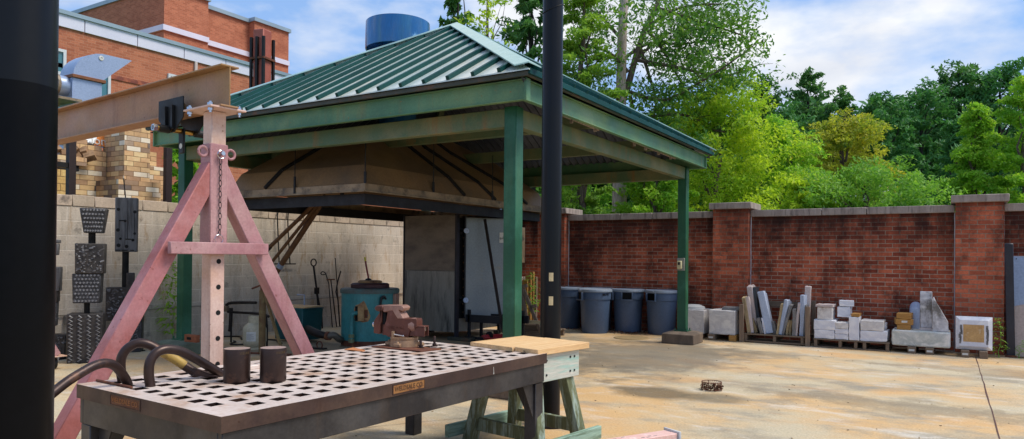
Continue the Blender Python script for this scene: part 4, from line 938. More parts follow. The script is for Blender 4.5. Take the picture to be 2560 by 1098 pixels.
m.bb((x0, -bw/2, bz0), (x1, bw/2, bz0+0.011)); m.bb((x0, -bw/2, bz0+bh-0.011), (x1, bw/2, bz0+bh)); m.bb((x0, -0.004, bz0+0.0112), (x1, 0.004, bz0+bh-0.0112))
m.obj('i_beam', M['ibeam'], gan, bevel=0.002)
# hitch pin with chain and ring on the sleeve's right face
pz = at(553, 385, 1, mp_.y).z; fx = -0.061
m = MB(); m.tube([(fx-0.045, 0, pz), (fx+0.01, 0, pz)], 0.013, 16); m.obj('hitch_pin', M['chrome'], gan)
m = MB(); m.ring((fx-0.02, 0, pz-0.006), 0.026, 0.003, 18, 'x'); m.obj('pin_ring', M['chrome'], gan)
m = MB(); zc = pz-0.05; k = 0; zend = at(548, 583, 1, mp_.y).z
while zc > zend:
    pts = []
    for j in range(13):
        a_ = 2*math.pi*j/12; u_ = 0.009*math.cos(a_); v_ = 0.021*math.sin(a_)
        pts.append((fx-0.012, u_, zc+v_) if k % 2 == 0 else (fx-0.012-u_, 0, zc+v_))
    m.tube(pts, 0.0022, 5, cap=False); zc -= 0.035; k += 1
m.obj('pin_chain', M['darksteel'], gan)
m = MB(); m.ring((fx-0.01, 0.004, zc-0.008), 0.029, 0.0022, 22, 'x'); m.obj('end_ring', M['chrome'], gan)
# trolley riding on the bottom flange
tx = 0.40; tr = thing('beam_trolley', 'black push trolley with steel rollers clamped on the I-beam flange', 'trolley', tuple(mp_+bd*tx)[:2]+(bz0,), gy)
for s in (1, -1):
    m = MB(); yy = s*0.078
    m.prism([(-0.16, -0.03), (-0.16, 0.11), (0.16, 0.11), (0.16, -0.02), (0.05, -0.12), (-0.05, -0.12)], fn, yy-0.004, yy+0.004); m.obj('side_plate', M['blackiron'], tr, bevel=0.003)
    for xx in (-0.08, 0.08):
        m = MB(); m.lathe([(0, -0.014), (0.036, -0.014), (0.03, 0.014), (0, 0.014)], (xx, s*0.05, 0.05), n=18, rot=Matrix.Rotation(R(90), 3, 'X')); m.obj('roller', M['ruststeel'], tr)
    for xx in (-0.045, 0.045):
        m = MB(); m.prism([(xx-0.012, -0.1), (xx+0.012, -0.1), (xx+0.006, 0.06), (xx-0.006, 0.06)], fn, yy+s*0.005, yy+s*0.022); m.obj('rib', M['blackiron'], tr)
m = MB(); m.tube([(0, -0.2, -0.1), (0, 0.2, -0.1)], 0.017, 14); m.obj('cross_bolt', M['brass'], tr)
for s in (1, -1):
    m = MB(); m.tube([(0, s*0.09, -0.1), (0, s*0.16, -0.1)], 0.026, 14); m.obj('spacer_tube', M['blackiron'], tr)
    m = MB(); m.tube([(0, s*0.175, -0.1), (0, s*0.2, -0.1)], 0.024, 6); m.obj('bolt_nut', M['chrome'], tr)
m = MB(); m.prism([(-0.03, -0.25), (0.03, -0.25), (0.034, -0.08), (-0.034, -0.08)], fn, -0.008, 0.008); lk = m.obj('lifting_plate', M['blackiron'], tr, bevel=0.004)
for s in (-1, 1):
    m = MB(); m.lathe([(0.019, 0), (0, 0.0003)], (0, s*0.0085, -0.2), n=18, rot=Matrix.Rotation(R(90), 3, 'X')); m.obj('lifting_eye', M['white'], lk)

# ------------------------------------------------------------------ pink steel post lying on the floor
a_ = G(1668, 1073, 0.13); b_ = G(1440, 1107, 0.13)
pk = thing('steel_post', 'pale pink square steel post with white end plate lying on the floor', 'steel post', (a_.x, a_.y, 0), math.atan2((b_-a_).y, (b_-a_).x))
m = MB(); m.bb((0.02, -0.0015, 0.0), (2.2, 0.062, 0.126)); m.bb((0.02, 0.065, 0.0), (2.2, 0.128, 0.128)); m.obj('post_tube', M['pinkpost'], pk, bevel=0.003)
m = MB(); m.bb((0.0, -0.02, 0.0), (0.018, 0.145, 0.142)); m.obj('end_plate', M['whitecap'], pk, bevel=0.003)
m = MB()
for (u, v) in ((0.2, 0.1), (0.27, 0.11), (0.24, 0.085), (0.31, 0.1), (0.5, 0.03), (0.42, 0.02), (0.55, 0.04)): m.box((u, v, 0.1285 if v > .063 else 0.1265), (0.03, 0.006, 0.001))
m.obj('scuff_mark', M['slabgrey'], pk)
# rusty wire basket over the floor drain
p = G(1779, 975); dr = thing('drain_guard', 'small rusty wire mesh ring standing round the floor drain', 'drain guard', (p.x, p.y, 0))
m = MB(); m.ring((0,0,0.085), 0.1, 0.004, 28)
m.ring((0,0,0.012), 0.103, 0.004, 28)
for k in range(28):
    a_ = 2*math.pi*k/28; b_ = a_+0.22; m.tube([(0.1*math.cos(a_), 0.1*math.sin(a_), 0.01), (0.1*math.cos(b_), 0.1*math.sin(b_), 0.085)], 0.0014, 4, cap=False); m.tube([(0.1*math.cos(b_), 0.1*math.sin(b_), 0.01), (0.1*math.cos(a_), 0.1*math.sin(a_), 0.085)], 0.0014, 4, cap=False)
for k in range(4):
    a_ = 0.6+math.pi*k/2; m.tube([(0.1*math.cos(a_), 0.1*math.sin(a_), 0.0), (0.1*math.cos(a_), 0.1*math.sin(a_), 0.087)], 0.004, 6)
m.obj('wire_mesh', M['rust'], dr)
m = MB()
for k in range(130):
    a_ = random.uniform(0, 6.28); r_ = random.uniform(0.05, 0.118); c = Vector((r_*math.cos(a_), r_*math.sin(a_), random.uniform(0.004, 0.05)))
    e = Euler((random.uniform(-1,1), random.uniform(-1,1), random.uniform(0,6))).to_matrix(); s_ = random.uniform(0.01, 0.022)
    m.add([c+e @ Vector(v)*s_ for v in ((-1,-.5,0), (0,-.7,.2), (1,0,0), (0,.7,.2))], [(0,1,2,3)])
m.obj('leaf_debris', simple('dead_leaf', (92,58,34), (60,40,26), 20, 0.9), dr, smooth=0)['kind'] = 'stuff'
# ------------------------------------------------------------------ bins
def bin_parts(t):
    m = MB(); m.lathe([(0, 0.0), (0.232, 0.0), (0.24, 0.02), (0.268, 0.60), (0.272, 0.605), (0.283, 0.61), (0.29, 0.745), (0.282, 0.76), (0.27, 0.75)], n=44); m.obj('bin_body', M['bin'], t)
    m = MB(); m.lathe([(0.302, 0.742), (0.308, 0.745), (0.31, 0.775), (0.302, 0.79), (0.26, 0.796), (0.235, 0.784), (0.10, 0.790), (0, 0.796)], n=44); l = m.obj('lid', M['lid'], t)
    for s in (0, 1):
        a = math.pi*s+0.3
        rot = Matrix.Rotation(a, 3, 'Z'); mm = MB()
        for (c, d) in (((0.315, 0, 0.60), (0.05, 0.2, 0.018)), ((0.315, -0.092, 0.665), (0.045, 0.014, 0.15)), ((0.315, 0.092, 0.665), (0.045, 0.014, 0.15))): mm.box(rot @ Vector(c), d, rot)
        h = mm.obj('handle', M['bin'], t, bevel=0.006)
        mm = MB(); mm.box(rot @ Vector((0.296, 0, 0.672)), (0.012, 0.165, 0.12), rot); mm.obj('handle_shade', M['blacklow'], h)  # dark box painted in for the shade of the handle recess
    mm = MB(); mm.box((0.302, 0.1, 0.777), (0.03, 0.12, 0.012)); mm.obj('lid_tab', M['lid'], l, bevel=0.004)
def gx(px, y): return at(px, 640, 1, y).x
bx = [(gx(1490, 11.95), 11.93, -2.5, 'nearest slate grey lidded trash can, standing forward of the row'), (gx(1420, 12.42), 12.42, 0.9, 'slate grey lidded trash can half hidden behind black steel pole'),
      (gx(1496, 12.5), 12.5, 0.4, 'slate grey trash can directly behind the forward one, only its lid showing'), (gx(1571, 12.4), 12.4, -1.55, 'slate grey lidded trash can right of the forward one, leaves at its foot'), (gx(1655, 12.4), 12.4, -2.15, 'slate grey lidded trash can beside the green post with switch box')]
b0 = None
for k, (x, y, rz, lb) in enumerate(bx):
    if k == 0:
        b0 = thing('trash_can', lb, 'trash can', (x, y, 0), rz, 'grey trash cans along the brick wall'); bin_parts(b0)
    else: b = dup(b0, (x, y, 0), rz, lb)
# raised letters on the forward bin
a0 = math.atan2(-b0.location.y, -b0.location.x)
q = at(1521, 743, 1, 11.78); dirn = Vector((q.x-b0.location.x, q.y-b0.location.y, 0)).normalized(); an = math.atan2(dirn.y, dirn.x)
lt = text_mesh('BRUTE', 0.05, 'bin_lettering', M['hole'], b0, Matrix.Rotation(an-b0.rotation_euler.z, 4, 'Z') @ Matrix.Translation((0.2885, 0, 0.70)) @ Matrix.Rotation(R(90), 4, 'Z') @ Matrix.Rotation(R(90), 4, 'X'), 0.004)
# dead leaves at the bins
m = MB(); rl = random.Random(5)
for k in range(420):
    u = rl.random(); x = rl.choice((rl.gauss(-5.0, .22), rl.uniform(-6.3, -3.9), rl.gauss(-5.6, .3))); y = rl.choice((rl.gauss(12.05, .08), rl.uniform(12.15, 12.7))); c = Vector((x, y, 0.012+rl.random()*0.02)); s_ = rl.uniform(0.014, 0.032)
    e = Euler((rl.uniform(-.6,.6), rl.uniform(-.6,.6), rl.uniform(0,6.3))).to_matrix(); m.add([c+e @ Vector(v)*s_ for v in ((-1,-.4,0), (0,-.6,.25), (1,0,0), (0,.6,.25))], [(0,1,2,3)])
tag(m.obj('fallen_leaves', simple('leaf_litter', (104,66,44), (70,48,34), 14, 0.9), smooth=0), kind='stuff')
p = at(1578, 845, 2, 0.004); m = MB(); m.lathe([(0.0, 0.012), (0.29, 0.012), (0.30, 0.0)], (p.x, p.y, 0.0), n=36); tag(m.obj('access_cover', simple('cover_tan', (150,126,84), (138,116,80), 4, 0.85, bump=0.2)), kind='structure')

# ------------------------------------------------------------------ marble yard along the brick wall
def blockthing(name, lb, cat, pxl, pxr, pyt, pyb, yf, dy, mt, group=None, zb=None, rz=0.0, bevel=0.012, extra=None):
    """stone block whose front face (at y = yf) covers the given photo rectangle"""
    a = at(pxl, (pyt+pyb)/2, 1, yf); b = at(pxr, (pyt+pyb)/2, 1, yf); pxm = (pxl+pxr)/2
    z0 = at(pxm, pyb, 1, yf).z if zb is None else zb; z1 = at(pxm, pyt, 1, yf).z
    w = b.x-a.x; t = thing(name, lb, cat, ((a.x+b.x)/2, yf+dy/2, z0), rz, group)
    m = MB(); n = 4; rr = random.Random(int(pxl*7+pyt)); 
    m.box((0, 0, (z1-z0)/2), (w, dy, z1-z0)); m.obj('stone', M[mt], t, bevel=bevel, seg=2); return t, z1
def timber(px, py, yf, ln=0.6, w=0.1, h=0.1, lb='', mt='timber', lbl=True):
    p = G(px, py); p = at(px, py, 1, yf); t = thing('timber_block', lb, 'timber', (p.x, yf, 0))
    m = MB(); m.bb((-w/2, 0, 0), (w/2, ln, h)); m.obj('timber', M[mt], t, bevel=0.004)
    if lbl:
        m = MB(); m.box((0, -0.001, h*0.5), (w*0.7, 0.002, h*0.28)); m.obj('paper_tag', M['white'], t)
    return t
GY = 12.0
blockthing('marble_block', 'grey veined marble block behind green post with white sack on top', 'stone block', 1716, 1760, 775, 829, 12.1, 0.5, 'marblest', zb=0.08)
timber(1748, 838, 12.05, 0.6, 0.09, 0.08, 'dark timber under the marble block behind green post', 'oldwood', False)
p = at(1737, 770, 1, 12.35); sk = thing('white_sack', 'small white plastic sack lying on the grey veined block', 'sack', (p.x, 12.3, at(1740, 775, 1, 12.3).z-0.01))
m = MB(); m.lathe([(0, 0), (0.16, 0.0), (0.2, 0.03), (0.19, 0.07), (0.1, 0.105), (0, 0.11)], n=20); o = m.obj('sack', M['white'], sk); o.scale = (1.0, 0.7, 1)
t_, z1 = blockthing('marble_block', 'big square stained marble block with dark rust trail on two timbers', 'stone block', 1772, 1838, 776, 834, 12.0, 0.62, 'marblest', zb=0.1)
t1 = timber(1777, 845, 11.94, 0.7, 0.11, 0.1, 'tagged timber under the left end of the square stained block', 'oldwood', True); t2 = timber(1830, 848, 11.94, 0.7, 0.11, 0.1, 'plain timber under the right end of the square stained block', 'timber', False)
t_ = thing('stone_slab', 'rough grey flat slab lying on the square stained block', 'stone slab', tuple(at(1836, 772, 1, 12.25)))
t_.location.z = z1
MB().box((0, 0, 0.025), (0.34, 0.3, 0.05)).obj('stone', M['slabgrey'], t_, bevel=0.012)
# slab rack
x0r, x1r = at(1853, 850, 1, GY).x, at(2022, 862, 1, GY).x
rk = thing('slab_rack', 'weathered wooden pallet rack holding thin stone slabs upright', 'pallet rack', ((x0r+x1r)/2, GY, 0)); W2 = (x1r-x0r)/2
m = MB(); m.bb((-W2+.05, 0.0, 0.012), (W2-.02, 0.09, 0.035)); m.bb((-W2+.05, 0.3, 0.012), (W2-.02, 0.39, 0.035)); m.obj('bottom_board', M['oldwood'], rk, bevel=0.003)
for u in (-W2+.07, 0.0, W2-.1):
    m = MB(); m.bb((u-.022, 0.002, 0.036), (u+.022, 0.62, 0.125)); m.obj('stringer', M['oldwood'], rk, bevel=0.003)
for v in (0, 0.13, 0.26, 0.39, 0.52):
    m = MB(); m.bb((-W2+.03, v, 0.126), (W2-.02, v+.1, 0.146)); m.obj('deck_board', M['oldwood'], rk, bevel=0.003)
for (u, v, zt) in ((-W2+.01, -0.02, 0.62), (W2-.015, -0.02, 0.62), (-W2+.01, 0.56, 0.68), (W2-.015, 0.56, 0.68)):
    m = MB(); m.bb((u-.035, v-.02, 0.0), (u+.035, v+.018, zt)); m.obj('upright', M['oldwoodz'], rk, bevel=0.003)
m = MB(); m.bb((-W2, 0.58, 0.56), (W2, 0.62, 0.66)); m.obj('back_rail', M['oldwood'], rk, bevel=0.003)
# slabs: (px bottom, px top-left, py top, py bottom, width px, thickness, material, label)
SL = [(1873, 1858, 742, 842, 0.06, 0.38, 'slabtan', 'tan edged slab leaning at the left end of the rack'),
      (1880, 1868, 741, 842, 0.055, 0.36, 'slabpink', 'pinkish slab leaning close to the left end tan edged slab'),
      (1888, 1872, 713, 838, 0.085, 0.44, 'slabpink', 'tall pale pink slab standing behind the left group of the rack'),
      (1899, 1884, 716, 836, 0.05, 0.46, 'slabdark', 'tall dark blue slab leaning behind the pale pink one'),
      (1891, 1879, 797, 843, 0.05, 0.3, 'slabtan', 'short broken tan slab at front of the left group'),
      (1904, 1893, 795, 842, 0.05, 0.3, 'slabgrey', 'short grey slab beside the broken tan one'),
      (1913, 1904, 795, 845, 0.028, 0.25, 'marble', 'narrow white edged slab in front of the wide blue slab'),
      (1924, 1901, 728, 841, 0.11, 0.5, 'slabblue', 'wide blue grey slab leaning left, broadest in the rack'),
      (1928, 1923, 815, 838, 0.05, 0.2, 'slabtan', 'small tan offcut at foot of the wide blue slab'),
      (1938, 1930, 804, 834, 0.06, 0.22, 'slabgrey', 'small grey offcut right of the wide blue slab'),
      (1943, 1955, 760, 838, 0.035, 0.4, 'slabtan', 'tan slab leaning right, first of the middle group'),
      (1949, 1966, 748, 843, 0.055, 0.42, 'slabblue', 'grey blue slab leaning right in the middle group'),
      (1956, 1978, 762, 843, 0.045, 0.4, 'slabgrey', 'jagged grey slab leaning right in the middle group'),
      (1967, 1972, 800, 844, 0.035, 0.24, 'slabtan', 'short ochre slab upright in middle of rack'),
      (1975, 1977, 800, 844, 0.035, 0.24, 'slabtan', 'second short ochre slab upright beside grey speckled one'),
      (1984, 1986, 770, 843, 0.05, 0.36, 'slabgrey', 'grey speckled slab upright right of two ochre slabs'),
      (1989, 1998, 757, 842, 0.04, 0.4, 'slabpink', 'slim pink slab leaning right, next to the right group'),
      (2003, 2006, 735, 838, 0.06, 0.44, 'slabblue', 'blue edged thick slab in the right group of rack'),
      (2007, 2014, 762, 846, 0.04, 0.3, 'slabgrey', 'brownish grey slab at front of the right group'),
      (2016, 2020, 712, 800, 0.085, 0.34, 'slabpink', 'tallest pale slab standing at the right end of rack')]
for k, (pb, pt, yt, yb, th, dp, mt, lb) in enumerate(SL):
    yv = GY+0.04+0.022*(k % 5)+(0.1 if 'behind' in lb or 'tallest' in lb else 0)
    a = at(pb, yb, 1, yv); b = at(pt, yt, 1, yv); a.z = 0.147
    tl = math.atan2(b.x-a.x, b.z-a.z); h = math.hypot(b.x-a.x, b.z-a.z)
    t = thing('stone_slab', lb, 'stone slab', (a.x, yv, a.z+abs(math.sin(tl))*th*0.5)); t.rotation_euler = (0, tl, 0.12*math.sin(k*2.1))
    rr = random.Random(k); m = MB(); j = rr.uniform(0.0, 0.1)
    m.prism([(0, 0), (dp*0.55, 0), (dp*0.55, h*(0.9 if k % 3 else 0.97)), (dp*0.3, h*(0.97 if k % 2 else 1)), (0, h*(0.985-j*0.3))], lambda a_, b_, t_: Vector((t_, a_, b_)), -th/2, th/2); m.obj('stone', M[mt], t, bevel=0.006)
# block pallet
x0p, x1p = at(2034, 868, 1, GY).x, at(2224, 880, 1, GY).x; W2 = (x1p-x0p)/2
def pallet(x, y, W2, lb, D=0.68):
    t = thing('pallet', lb, 'pallet', (x, y, 0))
    for u in (-W2+.03, -W2*0.28, 0.07, W2*0.36, W2-.03):
        m = MB(); m.bb((u-.022, 0.0, 0.021), (u+.022, D, 0.115)); m.obj('stringer', M['oldwood'], t, bevel=0.003)
    for k in range(5):
        v = k*(D-0.1)/4; m = MB(); m.bb((-W2, v-.004, 0.116), (W2, v+.1, 0.135)); m.obj('deck_board', M['oldwood'], t, bevel=0.003)
        if k in (0, 2, 4):
            m = MB(); m.bb((-W2, v, 0.0), (W2, v+.1, 0.02)); m.obj('bottom_board', M['oldwood'], t, bevel=0.003)
    return t
pallet((x0p+x1p)/2, GY-0.02, W2, 'low wooden pallet carrying stacked white marble blocks')
zP = 0.136
def stack(lst, yf):
    z = zP
    for (name, lb, pl, pr, pt, pb_, dy, mt, yo, cont) in lst:
        if not cont: z = zP
        a = at(pl, (pt+pb_)/2, 1, yf+yo); b = at(pr, (pt+pb_)/2, 1, yf+yo)
        h = (at(0.5*(pl+pr), pt, 1, yf+yo).z-at(0.5*(pl+pr), pb_, 1, yf+yo).z)
        t = thing(name, lb, 'stone block', ((a.x+b.x)/2, yf+yo+dy/2, z)); m = MB(); m.box((0, 0, h/2), (b.x-a.x, dy, h-0.002)); m.obj('stone', M[mt], t, bevel=0.008, seg=2); z += h
stack([('marble_block', 'white marble block at the lower left corner of pallet', 2035, 2086, 829, 851, 0.5, 'marble', 0, 0), ('marble_block', 'white marble block second layer at left end of pallet', 2034, 2088, 803, 828, 0.5, 'marble', 0, 1),
       ('marble_block', 'mottled square stone block topping the left pile of pallet', 2043, 2080, 769, 801, 0.35, 'marblest', 0.02, 1), ('stone_slab', 'thin brown slab lid on the mottled square block', 2039, 2082, 762, 768, 0.35, 'slabpink', 0.0, 1)], GY)
stack([('marble_block', 'thin white block at bottom of the second pile', 2087, 2121, 840, 854, 0.45, 'marble', 0, 0), ('marble_block', 'thin white block in the middle of the second pile', 2087, 2121, 826, 839, 0.45, 'marble', 0, 1), ('marble_block', 'cream topped thin block third up in the second pile', 2087, 2121, 809, 825, 0.45, 'marblest', 0, 1)], GY)
stack([('marble_block', 'white block set back above the second pile', 2093, 2125, 789, 815, 0.3, 'marble', 0.2, 0), ('marble_block', 'tilted small white block on top of the second pile', 2095, 2131, 774, 788, 0.3, 'marble', 0.2, 1)], GY)
for o in list(COL.objects):
    if o.get('label') == 'white block set back above the second pile': o.location.z = 0.136+0.33; zz0 = o.location.z
for o in list(COL.objects):
    if o.get('label') == 'tilted small white block on top of the second pile': o.location.z = 0.136+0.33+0.172; o.rotation_euler = (0, 0, 0.15)
stack([('marble_block', 'tall narrow marble block standing upright in middle of pallet', 2122, 2148, 796, 855, 0.3, 'marble', -0.01, 0), ('wood_offcut', 'sandy wood offcut lying on the tall narrow marble block', 2128, 2148, 787, 795, 0.3, 'timber', 0.0, 1)], GY)
stack([('marble_block', 'long blue veined marble block at lower right of pallet', 2150, 2218, 833, 860, 0.5, 'marble', 0, 0), ('marble_block', 'white marble block stained below, upper right of pallet', 2151, 2209, 806, 831, 0.4, 'marblest', 0, 1)], GY)
t_, _ = blockthing('marble_block', 'small white block peeping out behind the upper right block', 'stone block', 2205, 2216, 808, 832, GY+0.25, 0.2, 'marble', zb=0.136+0.172)
# long beam of marble on timbers
t_, zb_ = blockthing('marble_beam', 'long veined marble block with chipped edges on two tagged timbers', 'stone block', 2229, 2376, 828, 870, GY+0.02, 0.5, 'marblebig', zb=0.1, bevel=0.02)
timber(2279, 877, GY-0.03, 0.6, 0.105, 0.1, 'tagged timber under the long veined block, left of pair', 'oldwood'); timber(2324, 879, GY-0.03, 0.6, 0.105, 0.1, 'tagged timber under the long veined block, right of pair', 'oldwood')
z = zb_
for k, (pl, pr, rz, h) in enumerate(((2242, 2276, 0.0, 0.075), (2235, 2280, 0.12, 0.085), (2242, 2279, -0.05, 0.085))):
    a = at(pl, 810, 1, GY+.05); b = at(pr, 810, 1, GY+.05)
    t = thing('timber_block', ('bottom block of the small yellow timber pile', 'middle tagged block of the small yellow timber pile', 'top block of the small yellow timber pile')[k], 'timber', ((a.x+b.x)/2, GY+0.22, z), rz)
    m = MB(); m.box((0, 0, h/2), (b.x-a.x, 0.3, h-.002)); m.obj('timber', M['timber'], t, bevel=0.005); z += h
    if k == 1: m = MB(); m.box((0.0, -0.151, h*0.55), (0.075, 0.002, 0.03)); m.obj('paper_tag', M['white'], t)
a = at(2300, 765, 1, GY+.15); b = at(2330, 765, 1, GY+.15); zt = at(2315, 731, 1, GY+.15).z
t = thing('marble_slab', 'tall narrow grey veined slab standing upright on the long block', 'stone slab', ((a.x+b.x)/2, GY+.15, zb_+0.012)); m = MB(); m.bb((-(b.x-a.x)/2, 0, 0.03), ((b.x-a.x)/2, 0.09, zt-zb_)); m.obj('stone', M['marbledirty'], t, bevel=0.008); m = MB(); m.bb((-(b.x-a.x)/2-.005, -.02, -0.01), ((b.x-a.x)/2, 0.12, 0.029)); m.obj('base_strip', M['slabpink'], t)
t.rotation_euler = (-0.05, 0, 0)
p = [(x, z) for x, z in ((2331, 830), (2371, 830), (2370, 806), (2333, 745), (2331, 747))]; pp = [at(x, y_, 1, GY+.06) for x, y_ in p]
t = thing('marble_slab', 'triangular lichen stained marble slab leaning upright on the long block', 'stone slab', (pp[0].x, GY+.06, zb_)); m = MB(); m.prism([(q.x-pp[0].x, max(q.z-zb_, 0.001)) for q in pp], lambda a_, b_, t_: Vector((a_, t_, b_)), 0.0, 0.1); m.obj('stone', M['marbledirty'], t, bevel=0.01)
p = at(2287, 797, 1, GY+.35); t = thing('duct_elbow', 'bent pale grey sheet metal duct piece behind the long block', 'duct', (p.x, GY+.4, 0))
m = MB(); zc = at(2287, 780, 1, GY+.4).z; m.tube([(0, 0.0, zb_-0.02), (0, 0, zc-0.1), (0, 0.02, zc), (0.0, 0.12, zc+0.06), (0, 0.25, zc+0.07)], 0.075, 20); m.obj('duct_body', M['slabblue'], t); m = MB(); m.tube([(0,0,0), (0,0,zb_-0.02)], 0.05, 12); m.obj('stand_pipe', M['blackiron'], t)
# square dished marble panel on two timbers
pa, pb2 = at(2389, 840, 1, 11.98), at(2482, 840, 1, 11.98); w = pb2.x-pa.x; z0 = 0.105; z1 = at(2436, 793, 1, 11.98).z
t = thing('marble_tablet', 'square white marble tablet with sloping border and tan rough centre', 'stone block', ((pa.x+pb2.x)/2, 12.02, z0)); t.rotation_euler = (-0.04, 0, 0); h = z1-z0
m = MB(); b_ = 0.05; m.add([(-w/2,0.04,0), (w/2,0.04,0), (w/2,0.04,h), (-w/2,0.04,h), (-w/2+b_,0,b_), (w/2-b_,0,b_), (w/2-b_,0,h-b_), (-w/2+b_,0,h-b_), (-w/2,0.16,0), (w/2,0.16,0), (w/2,0.16,h), (-w/2,0.16,h)], [(0,1,5,4), (1,2,6,5), (2,3,7,6), (3,0,4,7), (4,5,6,7), (0,8,9,1), (1,9,10,2), (2,10,11,3), (3,11,8,0), (8,11,10,9)])
m.obj('stone_frame', M['marble'], t, bevel=0.004); cw = w*0.29; m = MB(); m.bb((-cw, -0.004, h*0.24), (cw*0.95, 0.0, h*0.76)); m.obj('rough_centre', simple('tan_rough_stone', (196,158,104), (176,138,90), 8, 0.85, bump=0.5, wear=(206,190,160)), t)
m = MB(); rr = random.Random(3)
for sd in (-1, 1):
    m = MB()
    for k in range(9): m.box((sd*(cw+0.03)+rr.uniform(-.012,.012), -0.0015, h*(.24+.055*k)), (rr.uniform(.015,.03), 0.003, 0.06))
    m.obj('glue_residue', M['slabgrey'], t)
timber(2413, 891, 11.92, 0.5, 0.1, 0.1, 'tagged timber under the square marble tablet, left of pair', 'oldwood'); timber(2459, 894, 11.92, 0.5, 0.1, 0.1, 'plain timber under the square marble tablet, right of pair', 'oldwood', lbl=False)
# navy pipe and sheets at right edge
a = G(2527, 893); b = at(2522, 609, 1, 12.2)
t = thing('leaning_pipe', 'tall navy steel channel leaning against the right brick pier', 'steel channel', (a.x, a.y, 0)); b_ = Vector(b)-a
m = MB(); m.bar((0,0,0.0), tuple(b_), 0.1, 0.07, (0,1,0)); m.obj('channel_web', M['pole'], t, bevel=0.006); m = MB(); m.box((0,-0.01,0.015), (0.13,0.1,0.03)); m.obj('base_foot', M['rust'], t)
p0_ = at(2534, 890, 1, 12.35)
t = thing('leaning_board', 'pinkish grey board leaning on brick wall at right edge of yard', 'board', (p0_.x, 12.35, 0.02)); zt = at(2548, 640, 1, 12.5).z
m = MB(); m.prism([(0, 0), (1.3, 0), (1.3, zt-0.02), (0.0, zt-0.02)], lambda a_, b_, t_: Vector((a_, t_+b_*0.12, b_)), 0.0, 0.02); m.obj('board', M['sheet'], t)
zs = at(2548, 765, 1, 12.35).z; m = MB(); m.prism([(0.004, zs-0.03), (0.12, zs+0.0), (0.25, zs+0.1), (0.5, zs+0.13), (1.29, zs+0.14), (1.29, zt-0.026), (0.004, zt-0.026)], lambda a_, b_, t_: Vector((a_, t_+b_*0.12, b_)), -0.005, -0.0015); m.obj('loose_sheet', M['sheetblue'], t)
m = MB(); m.prism([(0.03, zt-0.07), (0.045, zt-0.07), (0.045, zt-0.055), (0.03, zt-0.055)], lambda a_, b_, t_: Vector((a_, t_+b_*0.12, b_)), -0.008, -0.0055); m.obj('bolt_hole', M['hole'], t)

# ------------------------------------------------------------------ kiln / burn-out oven
OX1, OY0 = -6.80, 9.41; OX0, OY1 = -7.93, 10.75; OZ0, OZ1 = 0.13, 2.04
ov = thing('oven', 'tall heat stained steel burn-out oven cabinet under the hood', 'oven', ((OX0+OX1)/2, (OY0+OY1)/2, 0))
m = MB(); m.bb((OX0+.03, OY0, OZ0), (OX1-.05, OY1, 1.12)); m.obj('lower_panel', M['ovenlow'], ov, True, bevel=0.004)
m = MB(); m.bb((OX0+.03, OY0, 1.123), (OX1-.05, OY1, OZ1)); m.obj('upper_panel', M['oven'], ov, True, bevel=0.004)
for (x0, x1, y0, y1) in ((OX0, OX0+.028, OY0-.01, OY0+.06), (OX1-.048, OX1, OY0-.01, OY0+.06), (OX1-.048, OX1, OY1-.06, OY1), (OX0, OX0+.028, OY1-.06, OY1)):
    m = MB(); m.bb((x0, y0, 0.02), (x1, y1, OZ1+.01)); m.obj('corner_frame', M['ovenframe'], ov, True, bevel=0.003)
m = MB(); m.bb((OX1-.16, OY0-.04, 0), (OX1+.3, OY0+.1, 0.06)); m.bb((OX0, OY0-.02, 0), (OX0+.1, OY0+.1, 0.06)); m.bb((OX0, OY1-.1, 0), (OX0+.1, OY1, 0.06)); m.bb((OX1-.1, OY1-.1, 0), (OX1, OY1, 0.06)); m.obj('foot', M['fasciarust'], ov, True, bevel=0.004)
m = MB(); m.bb((OX1-.05, OY0+.061, 0.35), (OX1-.03, OY1-.061, OZ1-.05)); m.obj('interior_shade', M['hole'], ov, True)  # black sheet on the side, standing for the unlit oven inside
# swung door: thick slab on the right, hinge side near the oven
da = at(1150, 690, 1, OY0+.15); DZ1 = at(1180, 545, 1, OY0+.3).z; DZ0 = at(1180, 795, 1, OY0+.3).z
dx0, dy0 = OX1+0.06, OY0+0.12
dth = math.atan2(1.0, 0.42)
dr_ = bpy.data.objects.new('door', None); COL.objects.link(dr_); dr_.parent = ov; dr_.location = (dx0-ov.location.x, dy0-ov.location.y, 0); dr_.rotation_euler = (0, 0, R(52))
m = MB(); m.bb((0.02, 0, DZ0), (0.92, 0.24, DZ1)); m.obj('door_slab', M['greypanel'], dr_, bevel=0.006)
m = MB(); m.bb((0.0, 0.002, DZ0+.005), (0.0195, 0.25, DZ1+.02)); de = m.obj('door_edge', M['darksteel'], dr_, bevel=0.002)
for k in range(11):
    m = MB(); m.lathe([(0.011, 0), (0.008, 0.012), (0, 0.013)], (0.0, 0.06, DZ0+0.1+k*0.135), n=10, rot=Matrix.Rotation(R(-90), 3, 'Y')); m.obj('edge_bolt', M['visebase'], dr_)
for z in (DZ0+0.30, DZ1-0.22):
    m = MB(); m.tube([(-0.06, 0.12, z), (0.0, -0.03, z), (0.03, -0.05, z)], 0.018, 10); m.box((-0.03, 0.1, z), (0.09, 0.05, 0.1)); m.obj('latch', M['blackiron'], dr_)
    m = MB(); m.lathe([(0, -0.012), (0.042, -0.01), (0.046, 0), (0.042, 0.01), (0, 0.012)], (0.01, -0.05, z), n=20, rot=Matrix.Rotation(R(80), 3, 'X')); m.obj('latch_knob', M['slabblue'], dr_)
m = MB(); m.box((0.66, -0.004, DZ1-0.32), (0.13, 0.008, 0.17)); sg = m.obj('maker_sign', M['white'], dr_)
